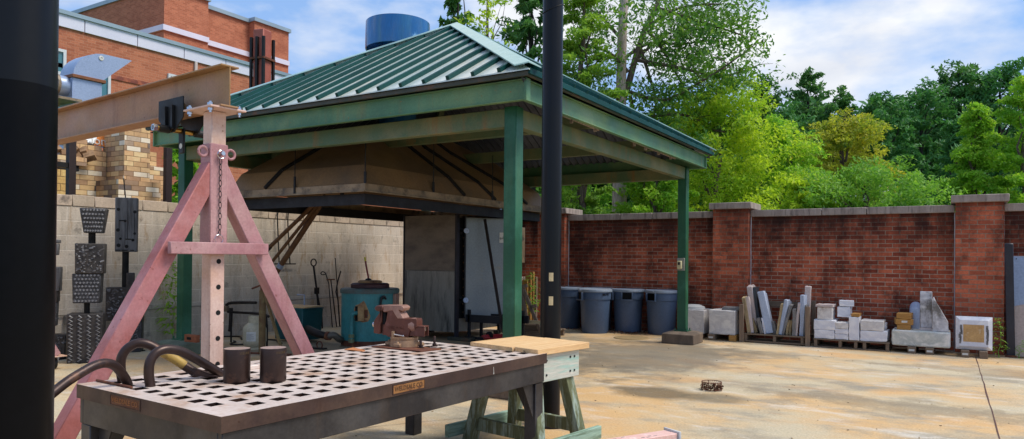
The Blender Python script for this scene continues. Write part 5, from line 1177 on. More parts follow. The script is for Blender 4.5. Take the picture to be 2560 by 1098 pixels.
text_mesh('Bailey', 0.055, 'sign_lettering', M['hole'], dr_, Matrix.Translation((0.66, -0.0085, DZ1-0.32)) @ Matrix.Rotation(R(90), 4, 'X') @ Matrix.Rotation(0.35, 4, 'Z'), 0.001)
m = MB(); m.box((0.72, -0.006, DZ1-0.68), (0.075, 0.012, 0.14)); m.obj('gauge_window', M['hole'], dr_, bevel=0.003)
# support frame below door
m = MB()
for (u, v) in ((0.14, 0.05), (0.14, 0.4), (0.95, 0.05), (0.95, 0.4)): m.bb((OX1+u-.02, OY0+v+.1-.02, 0.03), (OX1+u+.02, OY0+v+.1+.02, 0.5))
for v in (0.15, 0.5):
    m.bb((OX1+.08, OY0+v-.02, 0.30), (OX1+1.05, OY0+v+.02, 0.42))
m.bb((OX1+.08, OY0+.1, 0.03), (OX1+1.05, OY0+.16, 0.07)); m.obj('door_trolley', M['darksteel'], ov, True)
m = MB(); m.bb((OX1+.1, OY0+.7, 0.28), (OX1+1.3, OY0+.76, 0.33)); m.obj('trolley_rail', M['tape'], ov, True)
for u in (0.5, 0.95):
    m = MB(); m.lathe([(0, -0.02), (0.06, -0.02), (0.065, 0), (0.06, 0.02), (0, 0.02)], (OX1+u, OY0+.2, 0.1), n=20, rot=Matrix.Rotation(R(90), 3, 'X')); m.obj('trolley_wheel', M['blackiron'], ov, True)
m = MB(); m.prism([(OX0-.17, 1.42), (OX0, 1.42), (OX0, 1.72)], lambda a_, b_, t_: Vector((a_, t_, b_)), OY0+.3, OY0+.6); m.obj('side_chute', M['hood'], ov, True)
m = MB(); m.bb((OX0-.12, OY0+.3, 1.14), (OX0, OY0+.36, 1.17)); m.bb((OX0-.03, OY0+.2, 1.05), (OX0, OY0+.3, 1.1)); m.obj('side_latch', M['blackiron'], ov, True)
m = MB(); m.bb((OX0-.22, OY0+.5, 0.0), (OX0-.02, OY0+.9, 0.97)); bb_ = m.obj('rust_panel', simple('dark_red_brown', (66,36,30), (48,28,26), 3, 0.7), ov, True)
# beige boxes seen behind the door
t = thing('control_cabinet', 'beige control cabinet standing behind the open oven door', 'cabinet', (gx(1262, 11.0), 11.0, 0))
m = MB(); m.bb((-0.3, 0, 0.2), (0.25, 0.35, 1.0)); m.obj('cabinet_body', M['sheet'], t, bevel=0.01); m = MB(); m.bb((-0.3, 0.0, 1.25), (0.25, 0.3, 1.9)); m.obj('cabinet_top', M['hoodrim'], t, bevel=0.01); m = MB(); m.bb((-0.25, 0.02, 1.0), (0.2, 0.28, 1.25)); m.obj('cabinet_gap_shade', M['hole'], t)  # black box between the two cabinets stands for the shade there
m = MB(); m.lathe([(0.06, 0), (0.06, 0.06), (0, 0.062)], (-0.18, 0.02, 1.12), n=16, rot=Matrix.Rotation(R(90), 3, 'X')); m.obj('gauge', M['ivory'], t)
a_ = at(1212, 548, 1, OY0+.25); b_ = at(1258, 800, 1, OY0+.1)
t = thing('leaning_bar', 'long brown steel bar leaning diagonally across the oven door', 'steel bar', tuple(b_)); m = MB(); m.bar((0,0,-0.2), tuple(Vector(a_)-b_), 0.045, 0.02, (0,1,0)); m.obj('bar', M['iron'], t)
p = G(1235, 862); t = thing('red_tub', 'shallow red plastic tub on the floor behind the sawhorse', 'tub', (p.x, p.y+.2, 0)); m = MB(); m.lathe([(0, 0.0), (0.24, 0.0), (0.29, 0.10), (0.31, 0.105), (0.30, 0.115), (0.275, 0.1), (0.23, 0.012), (0, 0.012)], n=40); m.obj('tub_body', M['red'], t); m = MB(); m.ring((0,0,0.11), 0.302, 0.008, 36); m.obj('tub_rim', M['red'], t)
# wood rack, easel and pallets between post and black pole
p = G(1340, 830); t = thing('pallet', 'grey wooden pallet lying under the easel behind green post', 'pallet', (gx(1322, 10.4), 10.4, 0))
for v in (0, 0.35, 0.7): m = MB(); m.bb((-0.3, v, 0.0), (0.3, v+.05, 0.1)); m.obj('stringer', M['oldwood'], t, bevel=0.003)
for v in range(6): m = MB(); m.bb((-0.32, v*0.135, 0.101), (0.32, v*0.135+.09, 0.12)); m.obj('deck_board', M['oldwood'], t, bevel=0.003)
t = thing('pallet', 'second grey pallet stacked crosswise on the pallet under easel', 'pallet', (gx(1320, 10.45)+.02, 10.45, 0.121), 0.06)
for v in (0, 0.35, 0.65): m = MB(); m.bb((-0.28, v, 0.0), (0.28, v+.05, 0.08)); m.obj('stringer', M['oldwood'], t, bevel=0.003)
for v in range(5): m = MB(); m.bb((-0.29, v*0.145, 0.081), (0.29, v*0.145+.09, 0.098)); m.obj('deck_board', M['oldwood'], t, bevel=0.003)
ez = lambda px, py: at(px, py, 1, 10.4)
t = thing('easel', 'weathered grey wooden easel frame standing between green post and black pole', 'easel', tuple(ez(1340, 815)))
o_ = Vector(t.location)
for nm, a_, b_ in (('strut', (1308, 722), (1352, 830)), ('strut', (1303, 725), (1317, 800)), ('top_bar', (1296, 720), (1318, 714)), ('cross_piece', (1328, 768), (1342, 764))):
    m = MB(); m.bar(Vector(ez(*a_))-o_, Vector(ez(*b_))-o_, 0.06, 0.04, (0,1,0)); m.obj(nm, M['oldwoodz'], t, bevel=0.004)
t = thing('timber_stack', 'leaning bundle of tan timber offcuts behind the easel', 'timber', tuple(at(1325, 760, 1, 11.2))); t.location.z = 0; o_ = Vector(t.location)
for k, (x, y, w, hh) in enumerate(((1310, 700, .14, 1), (1320, 688, .12, .9), (1328, 680, .1, .85), (1334, 692, .12, .8))):
    a_ = at(x, y, 1, 11.2+0.05*k); m = MB(); m.bb((a_.x-o_.x-w/2, 0.05*k, 0.0), (a_.x-o_.x+w/2, 0.05*k+.045, a_.z)); m.obj('offcut', M['timber'] if k != 3 else M['oldwoodz'], t, bevel=0.004)

# ------------------------------------------------------------------ crucible furnace
fc = Vector((gx(926, 8.28), 8.28, 0)); FR = 0.5*150/1790*depth((-7.25, 8.0, 0.6))
fu = thing('crucible_furnace', 'round teal crucible furnace with burnt burner port and rusty lid ring', 'furnace', tuple(fc))
FZ_ = at(925, 737, 1, fc.y-FR).z; FB = at(925, 858, 1, fc.y-FR).z
m = MB(); m.lathe([(FR*0.96, FB), (FR*0.97, FB+.10), (FR*0.965, FB+.103), (FR*0.965, FZ_)], n=64); m.obj('shell', M['tealdrum'], fu)
m = MB(); m.lathe([(FR*0.96, FZ_+.001), (FR*1.01, FZ_+.001), (FR*1.01, FZ_+.055), (FR*0.97, FZ_+.072), (FR*.5, FZ_+.08), (0, FZ_+.08)], n=64); m.obj('top_flange', simple('teal_grey_flange', (70,96,94), (88,84,76), 4, 0.6, wear=(80,70,62)), fu)
m = MB(); m.lathe([(FR*.66, FZ_+.082), (FR*.66, FZ_+.13), (FR*.6, FZ_+.15), (FR*.4, FZ_+.152), (0, FZ_+.15)], n=40); m.obj('lid_ring', simple('dark_rust_ring', (74,40,40), (58,34,36), 5, 0.6, 0.2), fu)
m = MB(); m.lathe([(FR*.4, FZ_+.153), (FR*.42, FZ_+.175), (FR*.36, FZ_+.19), (0, FZ_+.19)], n=32); m.obj('lid_plug', M['firemouth'], fu)
m = MB(); m.lathe([(FR*.5, 0.06), (FR*.95, FB-.09), (FR*.95, FB-.001)], n=40); m.obj('under_pan', M['rust'], fu)
for k in range(4):
    a_ = math.pi/4+k*math.pi/2; m = MB(); m.box((FR*.72*math.cos(a_), FR*.72*math.sin(a_), (FB-.05)/2), (0.16, 0.16, FB-.05)); m.obj('brick_foot', M['firemouth'] if k % 2 else M['hole'], fu, bevel=0.006)
tocam = math.atan2(-fc.y, -fc.x)
def fpt(ang_, z, r=1.0): return Vector((FR*r*math.cos(ang_), FR*r*math.sin(ang_), z))
def fang(px):      # azimuth on the drum whose picture column is px
    best = min((abs((lambda q: CXP+FPX*((q-CAMP).dot(_r2))/((q-CAMP).dot(_f)))(fc+fpt(tocam+k*0.01, 0.6))-px), tocam+k*0.01) for k in range(-150, 151)); return best[1]
zof = lambda py: at(900, py, 1, fc.y-FR*0.9).z
a1_ = fang(905); a0_ = fang(886); a2_ = fang(925)
def curved(a0, a1, z0, z1, r, mt, nm, par, n=6):
    m = MB(); vs = []
    for k in range(n+1):
        a_ = a0+(a1-a0)*k/n; vs += [fpt(a_, z0, r), fpt(a_, z1, r)]
    m.add(vs, [(2*k, 2*k+1, 2*k+3, 2*k+2) for k in range(n)]); return m.obj(nm, mt, par, smooth=60)
# burnt halo (scorched paint, pointed shape) and the port itself
m = MB(); outl = [(884,772), (888,764), (898,760), (909,752), (914,760), (921,776), (926,790), (925,797), (920,804), (908,806), (888,804), (884,795)]
vs = [fpt(fang(904), zof(784), 0.973)]+[fpt(fang(x), zof(y), 0.972) for x, y in outl]
m.add(vs, [(0, 1+k, 1+(k+1) % len(outl)) for k in range(len(outl))]); m.obj('scorched_paint', M['firemouth'], fu, smooth=80)
curved(fang(887), fang(898), zof(803), zof(766), 0.976, M['hole'], 'burner_port', fu)
m = MB(); a_ = fang(903); rt_ = Matrix.Rotation(a_, 3, 'Z'); m.box(rt_ @ Vector((FR*0.99, 0, (zof(803)+zof(764))/2)), (0.06, 0.09, zof(764)-zof(803)), rt_); m.obj('port_brick', M['firemouth'], fu, bevel=0.006)
curved(fang(910), fang(919), zof(795), zof(775), 0.9745, M['rust'], 'port_hollow', fu)
pp = [fpt(fang(892), zof(783), 1.0), fpt(fang(890), zof(783), 1.08), fpt(fang(886), zof(787), 1.12), fpt(fang(884), zof(800), 1.12), fpt(fang(884), zof(852), 1.12)]
m = MB(); m.tube(smoothpts(pp, 4), 0.03, 12); m.obj('burner_pipe', M['tealdrum'], fu)
for py in (840, 852): m = MB(); q = fpt(fang(884), zof(py), 1.12); m.lathe([(0, -0.03), (0.042, -0.025), (0.042, 0.025), (0, 0.03)], tuple(q), n=14); m.obj('pipe_union', M['beamgreen'], fu)
pp = [fpt(fang(951), zof(765), 1.0), fpt(fang(952), zof(748), 1.04), fpt(fang(957), zof(741), 1.07), fpt(fang(963), zof(748), 1.03)]
m = MB(); m.tube(smoothpts(pp, 4), 0.018, 10); m.obj('lift_handle', M['darksteel'], fu)
m = MB(); a_ = fang(990); rt_ = Matrix.Rotation(a_, 3, 'Z'); m.box(rt_ @ Vector((FR*1.0, 0, zof(753))), (0.05, 0.13, 0.2), rt_); m.obj('junction_box', M['visetop'], fu, bevel=0.006); m = MB(); m.box(rt_ @ Vector((FR*1.0, 0, zof(770))), (0.052, 0.1, 0.06), rt_); m.obj('box_socket', M['hole'], fu)
# handle stuck in the lid
b_ = at(921, 700, 1, fc.y)-fc; b_.z = FZ_+.19; tp = at(912, 643, 1, fc.y)-fc
t = thing('skimmer_rod', 'red and yellow handled rod standing upright on the furnace lid', 'rod', tuple(fc+b_)); d_ = tp-b_
m = MB(); m.tube([(0,0,0.03), tuple(d_*0.82)], 0.014, 10); m.obj('red_handle', M['redpaint'], t); m = MB(); m.tube([tuple(d_*0.82), tuple(d_)], 0.015, 10); m.obj('yellow_grip', M['yellow'], t); m = MB(); m.lathe([(0.05, 0), (0.045, 0.02), (0.015, 0.035), (0, 0.036)], n=16); m.obj('rod_base', M['blackiron'], t)
# blower hose from the square box to the drum
bxp = at(752, 865, 2, 0); 
bo = thing('blower_box', 'square teal steel box with wooden lid beside the round furnace', 'box', (-8.55, 7.9, 0), R(2))
bl_ = at(692, 800, 1, 7.75); br_ = at(757, 800, 1, 7.75); zt_ = at(750, 775, 1, 7.75).z; bw_ = (br_.x-bl_.x); bo.location = ((bl_.x+br_.x)/2, 7.95, 0)
m = MB(); m.add([(-bw_*.45,-.2,0.03), (bw_*.45,-.2,0.03), (bw_*.45,.2,0.03), (-bw_*.45,.2,0.03), (-bw_*.5,-.22,zt_), (bw_*.5,-.22,zt_), (bw_*.5,.22,zt_), (-bw_*.5,.22,zt_)], [(3,2,1,0), (4,5,6,7), (0,1,5,4), (1,2,6,5), (2,3,7,6), (3,0,4,7)]); m.obj('box_body', M['tealdark'], bo, bevel=0.008)
m = MB(); m.bb((-bw_*.51, -.23, zt_+.001), (bw_*.51, .23, zt_+.02)); m.obj('rim', M['tealdark'], bo, bevel=0.003); m = MB(); m.box((-0.02, 0.02, zt_+.033), (bw_*.98, .42, .02), Matrix.Rotation(0.06, 3, 'Z')); m.obj('wood_lid', M['pine'], bo, bevel=0.003)
m = MB(); m.bb((-bw_*.45-.28, .0, 0), (-bw_*.45-.06, .16, 0.33)); m.obj('side_leg', M['tealdark'], bo)
m = MB(); zh = zt_+.05; m.tube([(0.0, .1, zh), (0.0, .1, zh+.16), (-.16, .1, zh+.16)], 0.013, 8) ; m.obj('lid_handle', M['silver'], bo)
h0 = at(768, 822, 1, 7.72); h1 = at(850, 843, 1, 8.05)
t = thing('blower_hose', 'dark rusty pipe elbow joining the teal box to furnace', 'pipe', tuple(h0))
o_ = Vector(h0); pts = [Vector(at(x, y, 1, yy))-o_ for x, y, yy in ((768,820,7.72), (780,828,7.62), (800,836,7.6), (820,840,7.65), (835,838,7.7), (848,848,7.8), (858,850,7.95))]
m = MB(); m.tube(smoothpts(pts[:4], 4), [0.045, 0.052, 0.056, 0.058, 0.06, 0.06, 0.06, 0.058, 0.056, 0.054, 0.052, 0.05, 0.05][:len(smoothpts(pts[:4], 4))], 14); m.obj('hose_section', M['iron'], t); m = MB(); m.tube(smoothpts(pts[3:], 4), 0.05, 14); m.obj('elbow_section', simple('dull_pewter_pipe', (112,104,92), (90,84,76), 5, 0.5, 0.3), t); m = MB(); m.lathe([(0, -0.03), (0.066, -0.03), (0.066, 0.03), (0, 0.03)], tuple(pts[3]), n=16, rot=Matrix.Rotation(R(90), 3, 'Y')); m.obj('collar', M['rust'], t)
# propane tank
p = G(639, 879); r_ = 0.5*58/1790*depth(p)
lp = thing('propane_tank', 'cream propane cylinder with blue label behind rusty pipe stand', 'gas cylinder', (gx(639, p.y+r_), p.y+r_, 0)); hz = at(640, 818, 1, p.y).z
m = MB(); m.lathe([(0, 0.03), (r_*.7, 0.035), (r_*.93, 0.07), (r_, 0.12), (r_, hz-.06), (r_*.9, hz-.01), (r_*.6, hz+.04), (r_*.2, hz+.055), (0, hz+.055)], n=40); m.obj('tank_body', M['lpg'], lp)
m = MB(); m.lathe([(r_*.68, 0.0), (r_*.7, 0.05)], n=30); m.obj('foot_ring', M['lpg'], lp)
m = MB(); n = 14; vs = []
for k in range(n+1):
    a_ = R(150)+R(240)*k/n; vs += [(r_*.55*math.cos(a_), r_*.55*math.sin(a_), hz+.04), (r_*.55*math.cos(a_), r_*.55*math.sin(a_), hz+.14)]
m.add(vs, [(2*k, 2*k+1, 2*k+3, 2*k+2) for k in range(n)]); m.obj('collar', M['lpg'], lp)
m = MB(); m.lathe([(0.025, hz+.05), (0.025, hz+.11), (0, hz+.115)], n=12); m.obj('valve', M['brass'], lp)
tca = math.atan2(-lp.location.y, -lp.location.x)
patch(lp, tca-0.75, tca+0.1, 0.13, hz-.08, r_*1.003, M['white'], 'warning_label'); patch(lp, tca+0.35, tca+1.0, 0.16, hz-.05, r_*1.003, M['blue'], 'blue_label')
m = MB(); aa = tca-0.33
for k in range(9):
    a_ = tca-0.7; z = 0.15+k*(hz-.25)/9
    pts = [(r_*1.006*math.cos(a_+j*0.07), r_*1.006*math.sin(a_+j*0.07), z) for j in range(10 if k % 3 else 7)]; m.tube(pts, 0.0016, 4, cap=False)
m.obj('label_print', M['slabgrey'], lp)
# rusty pipe stand with arm
p = G(655, 886); t = thing('pipe_stand', 'rust streaked steel pipe stand on flat feet in front of propane tank', 'stand', (p.x, p.y, 0)); zt_ = at(655, 700, 1, p.y).z
m = MB(); m.tube([(0,0,0.02), (0,0,zt_*0.86)], 0.045, 18); m.obj('outer_pipe', M['ruststeel'], t); m = MB(); m.tube([(0,0,zt_*.86), (0,0,zt_+.1)], 0.032, 14); m.obj('inner_pipe', M['rust'], t)
m = MB(); m.tube([(-.18,-.03,zt_*.88), (0,-.03,zt_*.93)], 0.013, 8); m.obj('clamp_handle', M['rust'], t)
b_ = at(712, 892, 1, p.y-.3)-Vector(t.location); m = MB(); m.bar((0.02,0,zt_*.85), (b_.x, -.3, 0.03), 0.03, 0.03, (0,1,0)); m.obj('brace_leg', M['ruststeel'], t); m = MB(); m.bar((0,0,0.015), (-.25, -.1, 0.015), 0.06, 0.02); m.bar((0,0,0.017), (b_.x, -.3, 0.017), 0.06, 0.02); m.bar((0,0,0.019), (0.45, 0.1, 0.019), 0.06, 0.02); m.obj('flat_foot', M['rust'], t)
# burner manifold on the wall side
t = thing('burner_manifold', 'rusty burner pipes on low frame beside the propane tank', 'pipework', tuple(at(580, 760, 1, 7.2))); o_ = Vector(t.location); t.location.z = o_.z
for pts, r_ in ((((566,778), (566,765), (580,757), (640,757)), 0.022), (((570,780), (650,785), (672,792)), 0.02), (((578,770), (576,815), (574,828)), 0.028), (((665,792), (667,830)), 0.02)):
    pp = [Vector(at(x, y, 1, 7.2))-o_ for x, y in pts]; m = MB(); m.tube(smoothpts(pp, 3), r_, 10); m.obj('pipe', M['iron'], t)
m = MB(); q = Vector(at(566, 772, 1, 7.2))-o_; m.box(q, (0.07,0.06,0.09)); m.obj('valve_body', M['hoodrim'], t, bevel=0.006)
for px in (578, 668): 
    m = MB(); q = Vector(at(px, 812, 1, 7.2))-o_; m.tube([tuple(q), (q.x, q.y, -o_.z)], 0.014, 8); m.obj('support_leg', M['blackiron'], t)
for k, (x0, y0, x1, y1) in enumerate(((560, 835, 720, 852), (570, 848, 640, 866))):
    a_ = G(x0, y0+8); b_ = G(x1, y1+6); pts = [Vector(a_).lerp(b_, s/8)+Vector((0, 0.12*math.sin(s*1.4+k), 0.008)) for s in range(9)]
    t = thing('gas_hose', ('black gas hose snaking along the floor by block wall', 'shorter black gas hose curling in front of propane tank')[k], 'hose', tuple(pts[0])); m = MB(); m.tube([q-pts[0]+Vector((0,0,.004)) for q in smoothpts(pts, 3)], 0.011, 8); m.obj('hose', M['blackiron'], t)
p = G(795, 873); t = thing('iron_foot', 'flat iron ring tool lying on floor between box and furnace', 'tool', tuple(p)); m = MB(); m.box((0,0,0.012), (0.26,0.09,0.02), Matrix.Rotation(.2, 3, 'Z')); m.obj('flat_base', M['iron'], t, bevel=0.004); m = MB(); m.ring((0.03,0,0.06), 0.055, 0.009, 14, 'y'); m.obj('loop', M['rust'], t)
# tools leaning on the wall
def tool(name, lb, pts, r_, ends=None, x=BX+0.08, lean=0.25):
    q = [at(px, py, 0, x+(lean*(py-600)/280 if py > 600 else 0)) for px, py in pts]; t = thing(name, lb, 'foundry tool', tuple(q[-1])); o_ = Vector(q[-1]); m = MB(); m.tube([v-o_ for v in q], r_, 8); m.obj('shaft', M['iron'], t); return t, o_, q
t, o_, q = tool('crucible_tongs', 'long iron tongs with ring top leaning on block wall', [(784,666), (792,727), (805,860)], 0.019)
m = MB(); m.ring(q[0]-o_+Vector((0,0,0.07)), 0.065, 0.012, 18, 'x'); m.obj('ring_handle', M['iron'], t); m = MB(); m.tube([q[1]-o_, (q[1].lerp(q[2], .5))-o_+Vector((0,.06,0)), q[2]-o_+Vector((0,.03,0))], 0.014, 8); m.obj('second_arm', M['iron'], t); m = MB(); m.box(q[1]-o_, (0.05,0.08,0.12)); m.obj('hinge', M['iron'], t)
t, o_, q = tool('skimming_hook', 'thin iron rod with bent loop top, second tool from tongs', [(814,683), (822,710), (834,855)], 0.01)
m = MB(); m.tube(smoothpts([q[0]-o_, q[0]-o_+Vector((0,-.07,.03)), q[0]-o_+Vector((0,-.12,.0)), q[0]-o_+Vector((0,-.08,-.03)), q[0]-o_+Vector((0,-.01,-.02))], 4), 0.01, 8); m.obj('loop', M['iron'], t)
t, o_, q = tool('stirring_rod', 'iron rod with short T top between hook and straight rods', [(827,699), (846,852)], 0.011); m = MB(); m.tube([q[0]-o_+Vector((0,-.1,0)), q[0]-o_+Vector((0,.1,0))], 0.012, 8); m.obj('crossbar', M['rust'], t)
tool('straight_rod', 'straight thin iron rod leaning near teal furnace', [(838,645), (842,700), (848,800)], 0.009)
t, o_, q = tool('pry_bar', 'curved black bar crossing the straight rod near furnace', [(852,678), (844,705), (840,730), (845,750), (852,850)], 0.014)
for k, (px, d) in enumerate(((695, 0), (721, 0))):
    x = BX+0.05; pts = [at(a_, b_, 0, x) for a_, b_ in (((px+2,516), (px+4,524), (px-1,535), (px-1,560), (px+3,660)) if k == 0 else ((px+3,516), (px+1,527), (px-1,540), (px-1,570), (px+4,660)))]
    t = thing('wall_hook', ('black T ended rod hooked over the wall top, nearer the pink leg', 'black T ended rod hooked over the wall top, nearer the furnace')[k], 'foundry tool', tuple(pts[-1])); o_ = pts[-1]; m = MB(); m.tube([q-o_ for q in [pts[0]+Vector((-.14,0,.03))]+smoothpts(pts, 3)], 0.011, 8); m.obj('shaft', M['blackiron'], t); m = MB(); m.tube([(0,-.13,0), (0,.13,0)], 0.011, 8); m.obj('crossbar', M['blackiron'], t)
# jib poles running up under the hood
for k, (a_, b_, r_, mt) in enumerate((((672,620), (800,497), 0.032, 'rope'), ((680,655), (806,497), 0.026, 'rope'), ((690,682), (815,490), 0.045, 'rope'))):
    p0_ = at(*a_, 0, -9.2); p1_ = at(*b_, 0, -8.3); t = thing('slanting_pole', ('rusty slanting pole under hood with black clevis at lower end', 'thinnest of the slanting poles under the hood, in the middle', 'thickest slanting brown pole under hood, lowest of three')[k], 'pole', tuple(p0_)); m = MB(); m.tube([(0,0,0), tuple(p1_-p0_)], r_, 10); m.obj('pole', M[mt], t)
    if k == 0:
        d_ = (p1_-p0_).normalized(); m = MB(); m.bar(-d_*.14, d_*.05, .05, .07); m.obj('clevis', M['blackiron'], t, bevel=.01)
        for s in (-.09, 0.0): m = MB(); m.lathe([(0, -.04), (.02, -.04), (.02, .04), (0, .04)], tuple(d_*s), n=10, rot=Matrix.Rotation(R(90), 3, 'X')); m.obj('clevis_pin', M['chrome'], t)
    if k == 2:
        m = MB(); d_ = (p1_-p0_).normalized(); m.tube([d_*.1, d_*.17], r_*1.15, 10); m.obj('clamp_band', M['silver'], t)

# ------------------------------------------------------------------ charred carvings on poles
def carve(t, base, cols):
    """cols: list of (px0,px1,py0,py1,material,depthm,taper,kind)"""
    d = depth(base); o_ = Vector(t.location); n = 0
    for (x0, x1, y0, y1, mt, dp, tp, kind) in cols:
        a = V(x0, y0, d); b = V(x1, y0, d); c = V((x0+x1)/2, y1, d); w = (b-a).length; top = (a+b)/2; h = top.z-c.z
        if h > top.z: h = top.z
        cx = (top.x+c.x)/2-o_.x; cy = (top.y+c.y)/2-o_.y; z0 = max(c.z, 0.0)
        rot = Matrix.Rotation(YAW+R(22), 3, 'Z'); m = MB(); hw = w/2*0.93
        vs = []
        for (zz_, k) in ((z0-o_.z, tp), (top.z-o_.z, 1.0)):
            for sx, sy in ((-1,-1), (1,-1), (1,1), (-1,1)): vs.append(rot @ Vector((sx*hw*k, sy*dp/2*k, 0))+Vector((cx, cy, zz_)))
        if kind == 'pole': m.tube([(cx, cy, z0-o_.z), (cx, cy, top.z-o_.z)], w/2, 12); m.obj('pole', M['hole'], t); continue
        m.add(vs, [(3,2,1,0), (4,5,6,7), (0,1,5,4), (1,2,6,5), (2,3,7,6), (3,0,4,7)]); blk_ = m.obj('carved_block', M[mt], t, bevel=0.008)
        e1 = rot @ Vector((1,0,0)); e3 = rot @ Vector((0,-1,0)); rr = random.Random(int(x0*3+y0)); m = MB()
        if kind == 'scale':      # rows of little scallops
            rows = int(h/0.045); cn = max(4, int(w/0.045))
            for r_ in range(rows):
                zz_ = z0-o_.z+0.03+r_*(h-0.05)/max(1, rows-1); kk = tp+(1-tp)*(zz_-(z0-o_.z))/h
                for c_ in range(cn):
                    u = (-1+2*(c_+.5+(r_ % 2)*.4)/(cn+.4))*hw*.92*kk; pc = Vector((cx, cy, zz_))+e1*u+e3*(dp/2*kk+0.002); q0 = pc-e1*0.017; q1 = pc+e1*0.017+Vector((0,0,rr.uniform(-.004,.004))); pm = pc+e3*0.012-Vector((0,0,.016))
                    m.add([q0, pm, q1, pc+Vector((0,0,.014))+e3*.004], [(0,1,3), (1,2,3)])
        elif kind == 'wave':
            for c_ in range(4):
                u = (-0.75+0.5*c_)*hw; pts = [Vector((cx, cy, z0-o_.z+0.02+k_*(h-.04)/24))+e1*(u+0.016*(1 if k_ % 2 else -1))+e3*(dp/2*(tp+(1-tp)*k_/24)+.006) for k_ in range(25)]; m.tube(pts, 0.014, 5)
        elif kind == 'rough':
            for k_ in range(60):
                pc = Vector((cx, cy, z0-o_.z+rr.uniform(.02, h-.02)))+e1*rr.uniform(-hw*.9, hw*.9)+e3*(dp/2*tp+.002); s_ = rr.uniform(.012, .03); m.box(pc, (s_*1.6, s_*.7, s_*.6), Euler((rr.uniform(-1,1), rr.uniform(-1,1), rr.uniform(-3,3))).to_matrix())
        elif kind == 'holes':
            for (u, v_, s_) in ((-.7,.78,.022), (.75,.74,.022), (-.1,.57,.018), (-.72,.40,.024), (.75,.34,.018), (-.5,.24,.017), (.6,.22,.02), (-.65,.12,.026), (.05,.10,.024)):
                pc = Vector((cx, cy, z0-o_.z+h*v_))+e1*u*hw+e3*(dp/2+.001); m.lathe([(s_, 0), (0, 0.0006)], tuple(pc), n=14, rot=(rot @ Matrix.Rotation(R(90), 3, 'X')))
            for (u, v_, l_) in ((-.42,.575,.06), (.2,.235,.07), (.55,.03,.05), (-.1,.03,.07), (-.7,.03,.06)): m.box(Vector((cx, cy, z0-o_.z+h*v_))+e1*u*hw+e3*(dp/2+.0015), (l_, .004, .014), rot)
            for (u, v0, v1) in ((-.62,.40,.57), (-.1,.10,.55), (.12,.24,.95), (.72,.34,.72)): m.box(Vector((cx, cy, z0-o_.z+h*(v0+v1)/2))+e1*u*hw+e3*(dp/2+.001), (.005, .003, h*(v1-v0)), rot)
            m.obj('bored_holes', M['hole'], blk_); continue
        if m.v: m.obj('carved_relief', M['charhi'], blk_, smooth=0)['kind'] = 'stuff'
    m = MB(); m.box((0, 0, 0.006), (0.3, 0.3, 0.012)); m.obj('steel_base', M['blackiron'], t)
pB = G(214, 904)
t = thing('charred_totem', 'charred totem of three scaly carved blocks on one pole by block wall', 'sculpture', (pB.x, pB.y, 0))
carve(t, pB, [(204,268,522,583,'charblock',.2,.72,'scale'), (222,238,583,609,'hole',.05,1,'pole'), (193,262,609,684,'charred',.22,.97,'rough'), (186,254,684,757,'charblock',.22,.94,'scale'), (211,224,757,783,'hole',.05,1,'pole'), (174,258,783,907,'charred',.3,.96,'wave')])
pC = G(322, 878)
t = thing('charred_totem', 'scorched totem with tall holed plank on top, taller of the wall carvings', 'sculpture', (pC.x, pC.y, 0))
carve(t, pC, [(290,344,495,630,'charplank',.12,.98,'holes'), (306,321,630,718,'hole',.05,1,'pole'), (316,336,682,760,'charred',.06,1,'none'), (268,322,718,800,'charred',.2,1,'rough'), (296,356,776,882,'charblock',.3,.97,'rough')])
p_ = at(327, 495, 1, pC.y); m = MB(); o_ = Vector(t.location); q0 = V(314, 496, depth(pC))-o_; q1 = V(309, 446, depth(pC))-o_; m.tube([tuple(q0), tuple(q1), tuple(q1+Vector((.02,.02,-.02)))], 0.008, 6); m.obj('top_hook', M['iron'], t)
pA = G(140, 897)
t = thing('charred_totem', 'dark totem of narrow pale streaked pieces half hidden behind big pole', 'sculpture', (pA.x, pA.y, 0))
carve(t, pA, [(112,149,599,608,'charplank',.12,1,'none'), (114,147,609,638,'charplank',.12,.9,'none'), (122,132,638,667,'hole',.05,1,'pole'), (104,152,667,728,'charplank',.16,.95,'none'), (104,146,728,755,'charred',.16,.98,'none'), (102,143,755,815,'charplank',.16,.9,'rough'), (122,130,815,836,'hole',.05,1,'pole'), (112,167,836,895,'charred',.25,.9,'rough')])
# ------------------------------------------------------------------ brick school building behind
MX = -24.0
a = at(135, 20, 0, MX); b = at(735, 190, 0, MX); ZT = (a.z+b.z)/2
bd_ = thing('brick_building', 'large orange red brick building with pale flashing band beyond block wall', 'building', (MX, 20, 0))
YA, YB = at(60, 100, 0, MX).y, at(735, 190, 0, MX).y+16
m = MB(); m.bb((MX-9, YA, 0), (MX, YB, ZT-0.25)); m.obj('main_wall', M['bldbrick'], bd_, True, smooth=0)
h_f = 0.52; n = 15
for k in range(n):
    y0 = YA+(YB-YA)*k/n; y1 = YA+(YB-YA)*(k+1)/n-0.03; m = MB(); m.bb((MX-0.3, y0, ZT-h_f), (MX+0.06, y1, ZT-0.13)); m.obj('flashing_panel', M['whiteflash'], bd_, True)
m = MB(); m.bb((MX-0.4, YA, ZT-0.129), (MX+0.12, YB, ZT-0.0)); m.obj('parapet_coping', M['bluegreyflash'], bd_, True)
p = at(1624/3.3276, 480/3.3276, 0, MX); m = MB(); m.bb((MX, p.y-.05, 3.0), (MX+.08, p.y+.05, ZT-h_f)); m.obj('downspout', M['slabpink'], bd_, True)
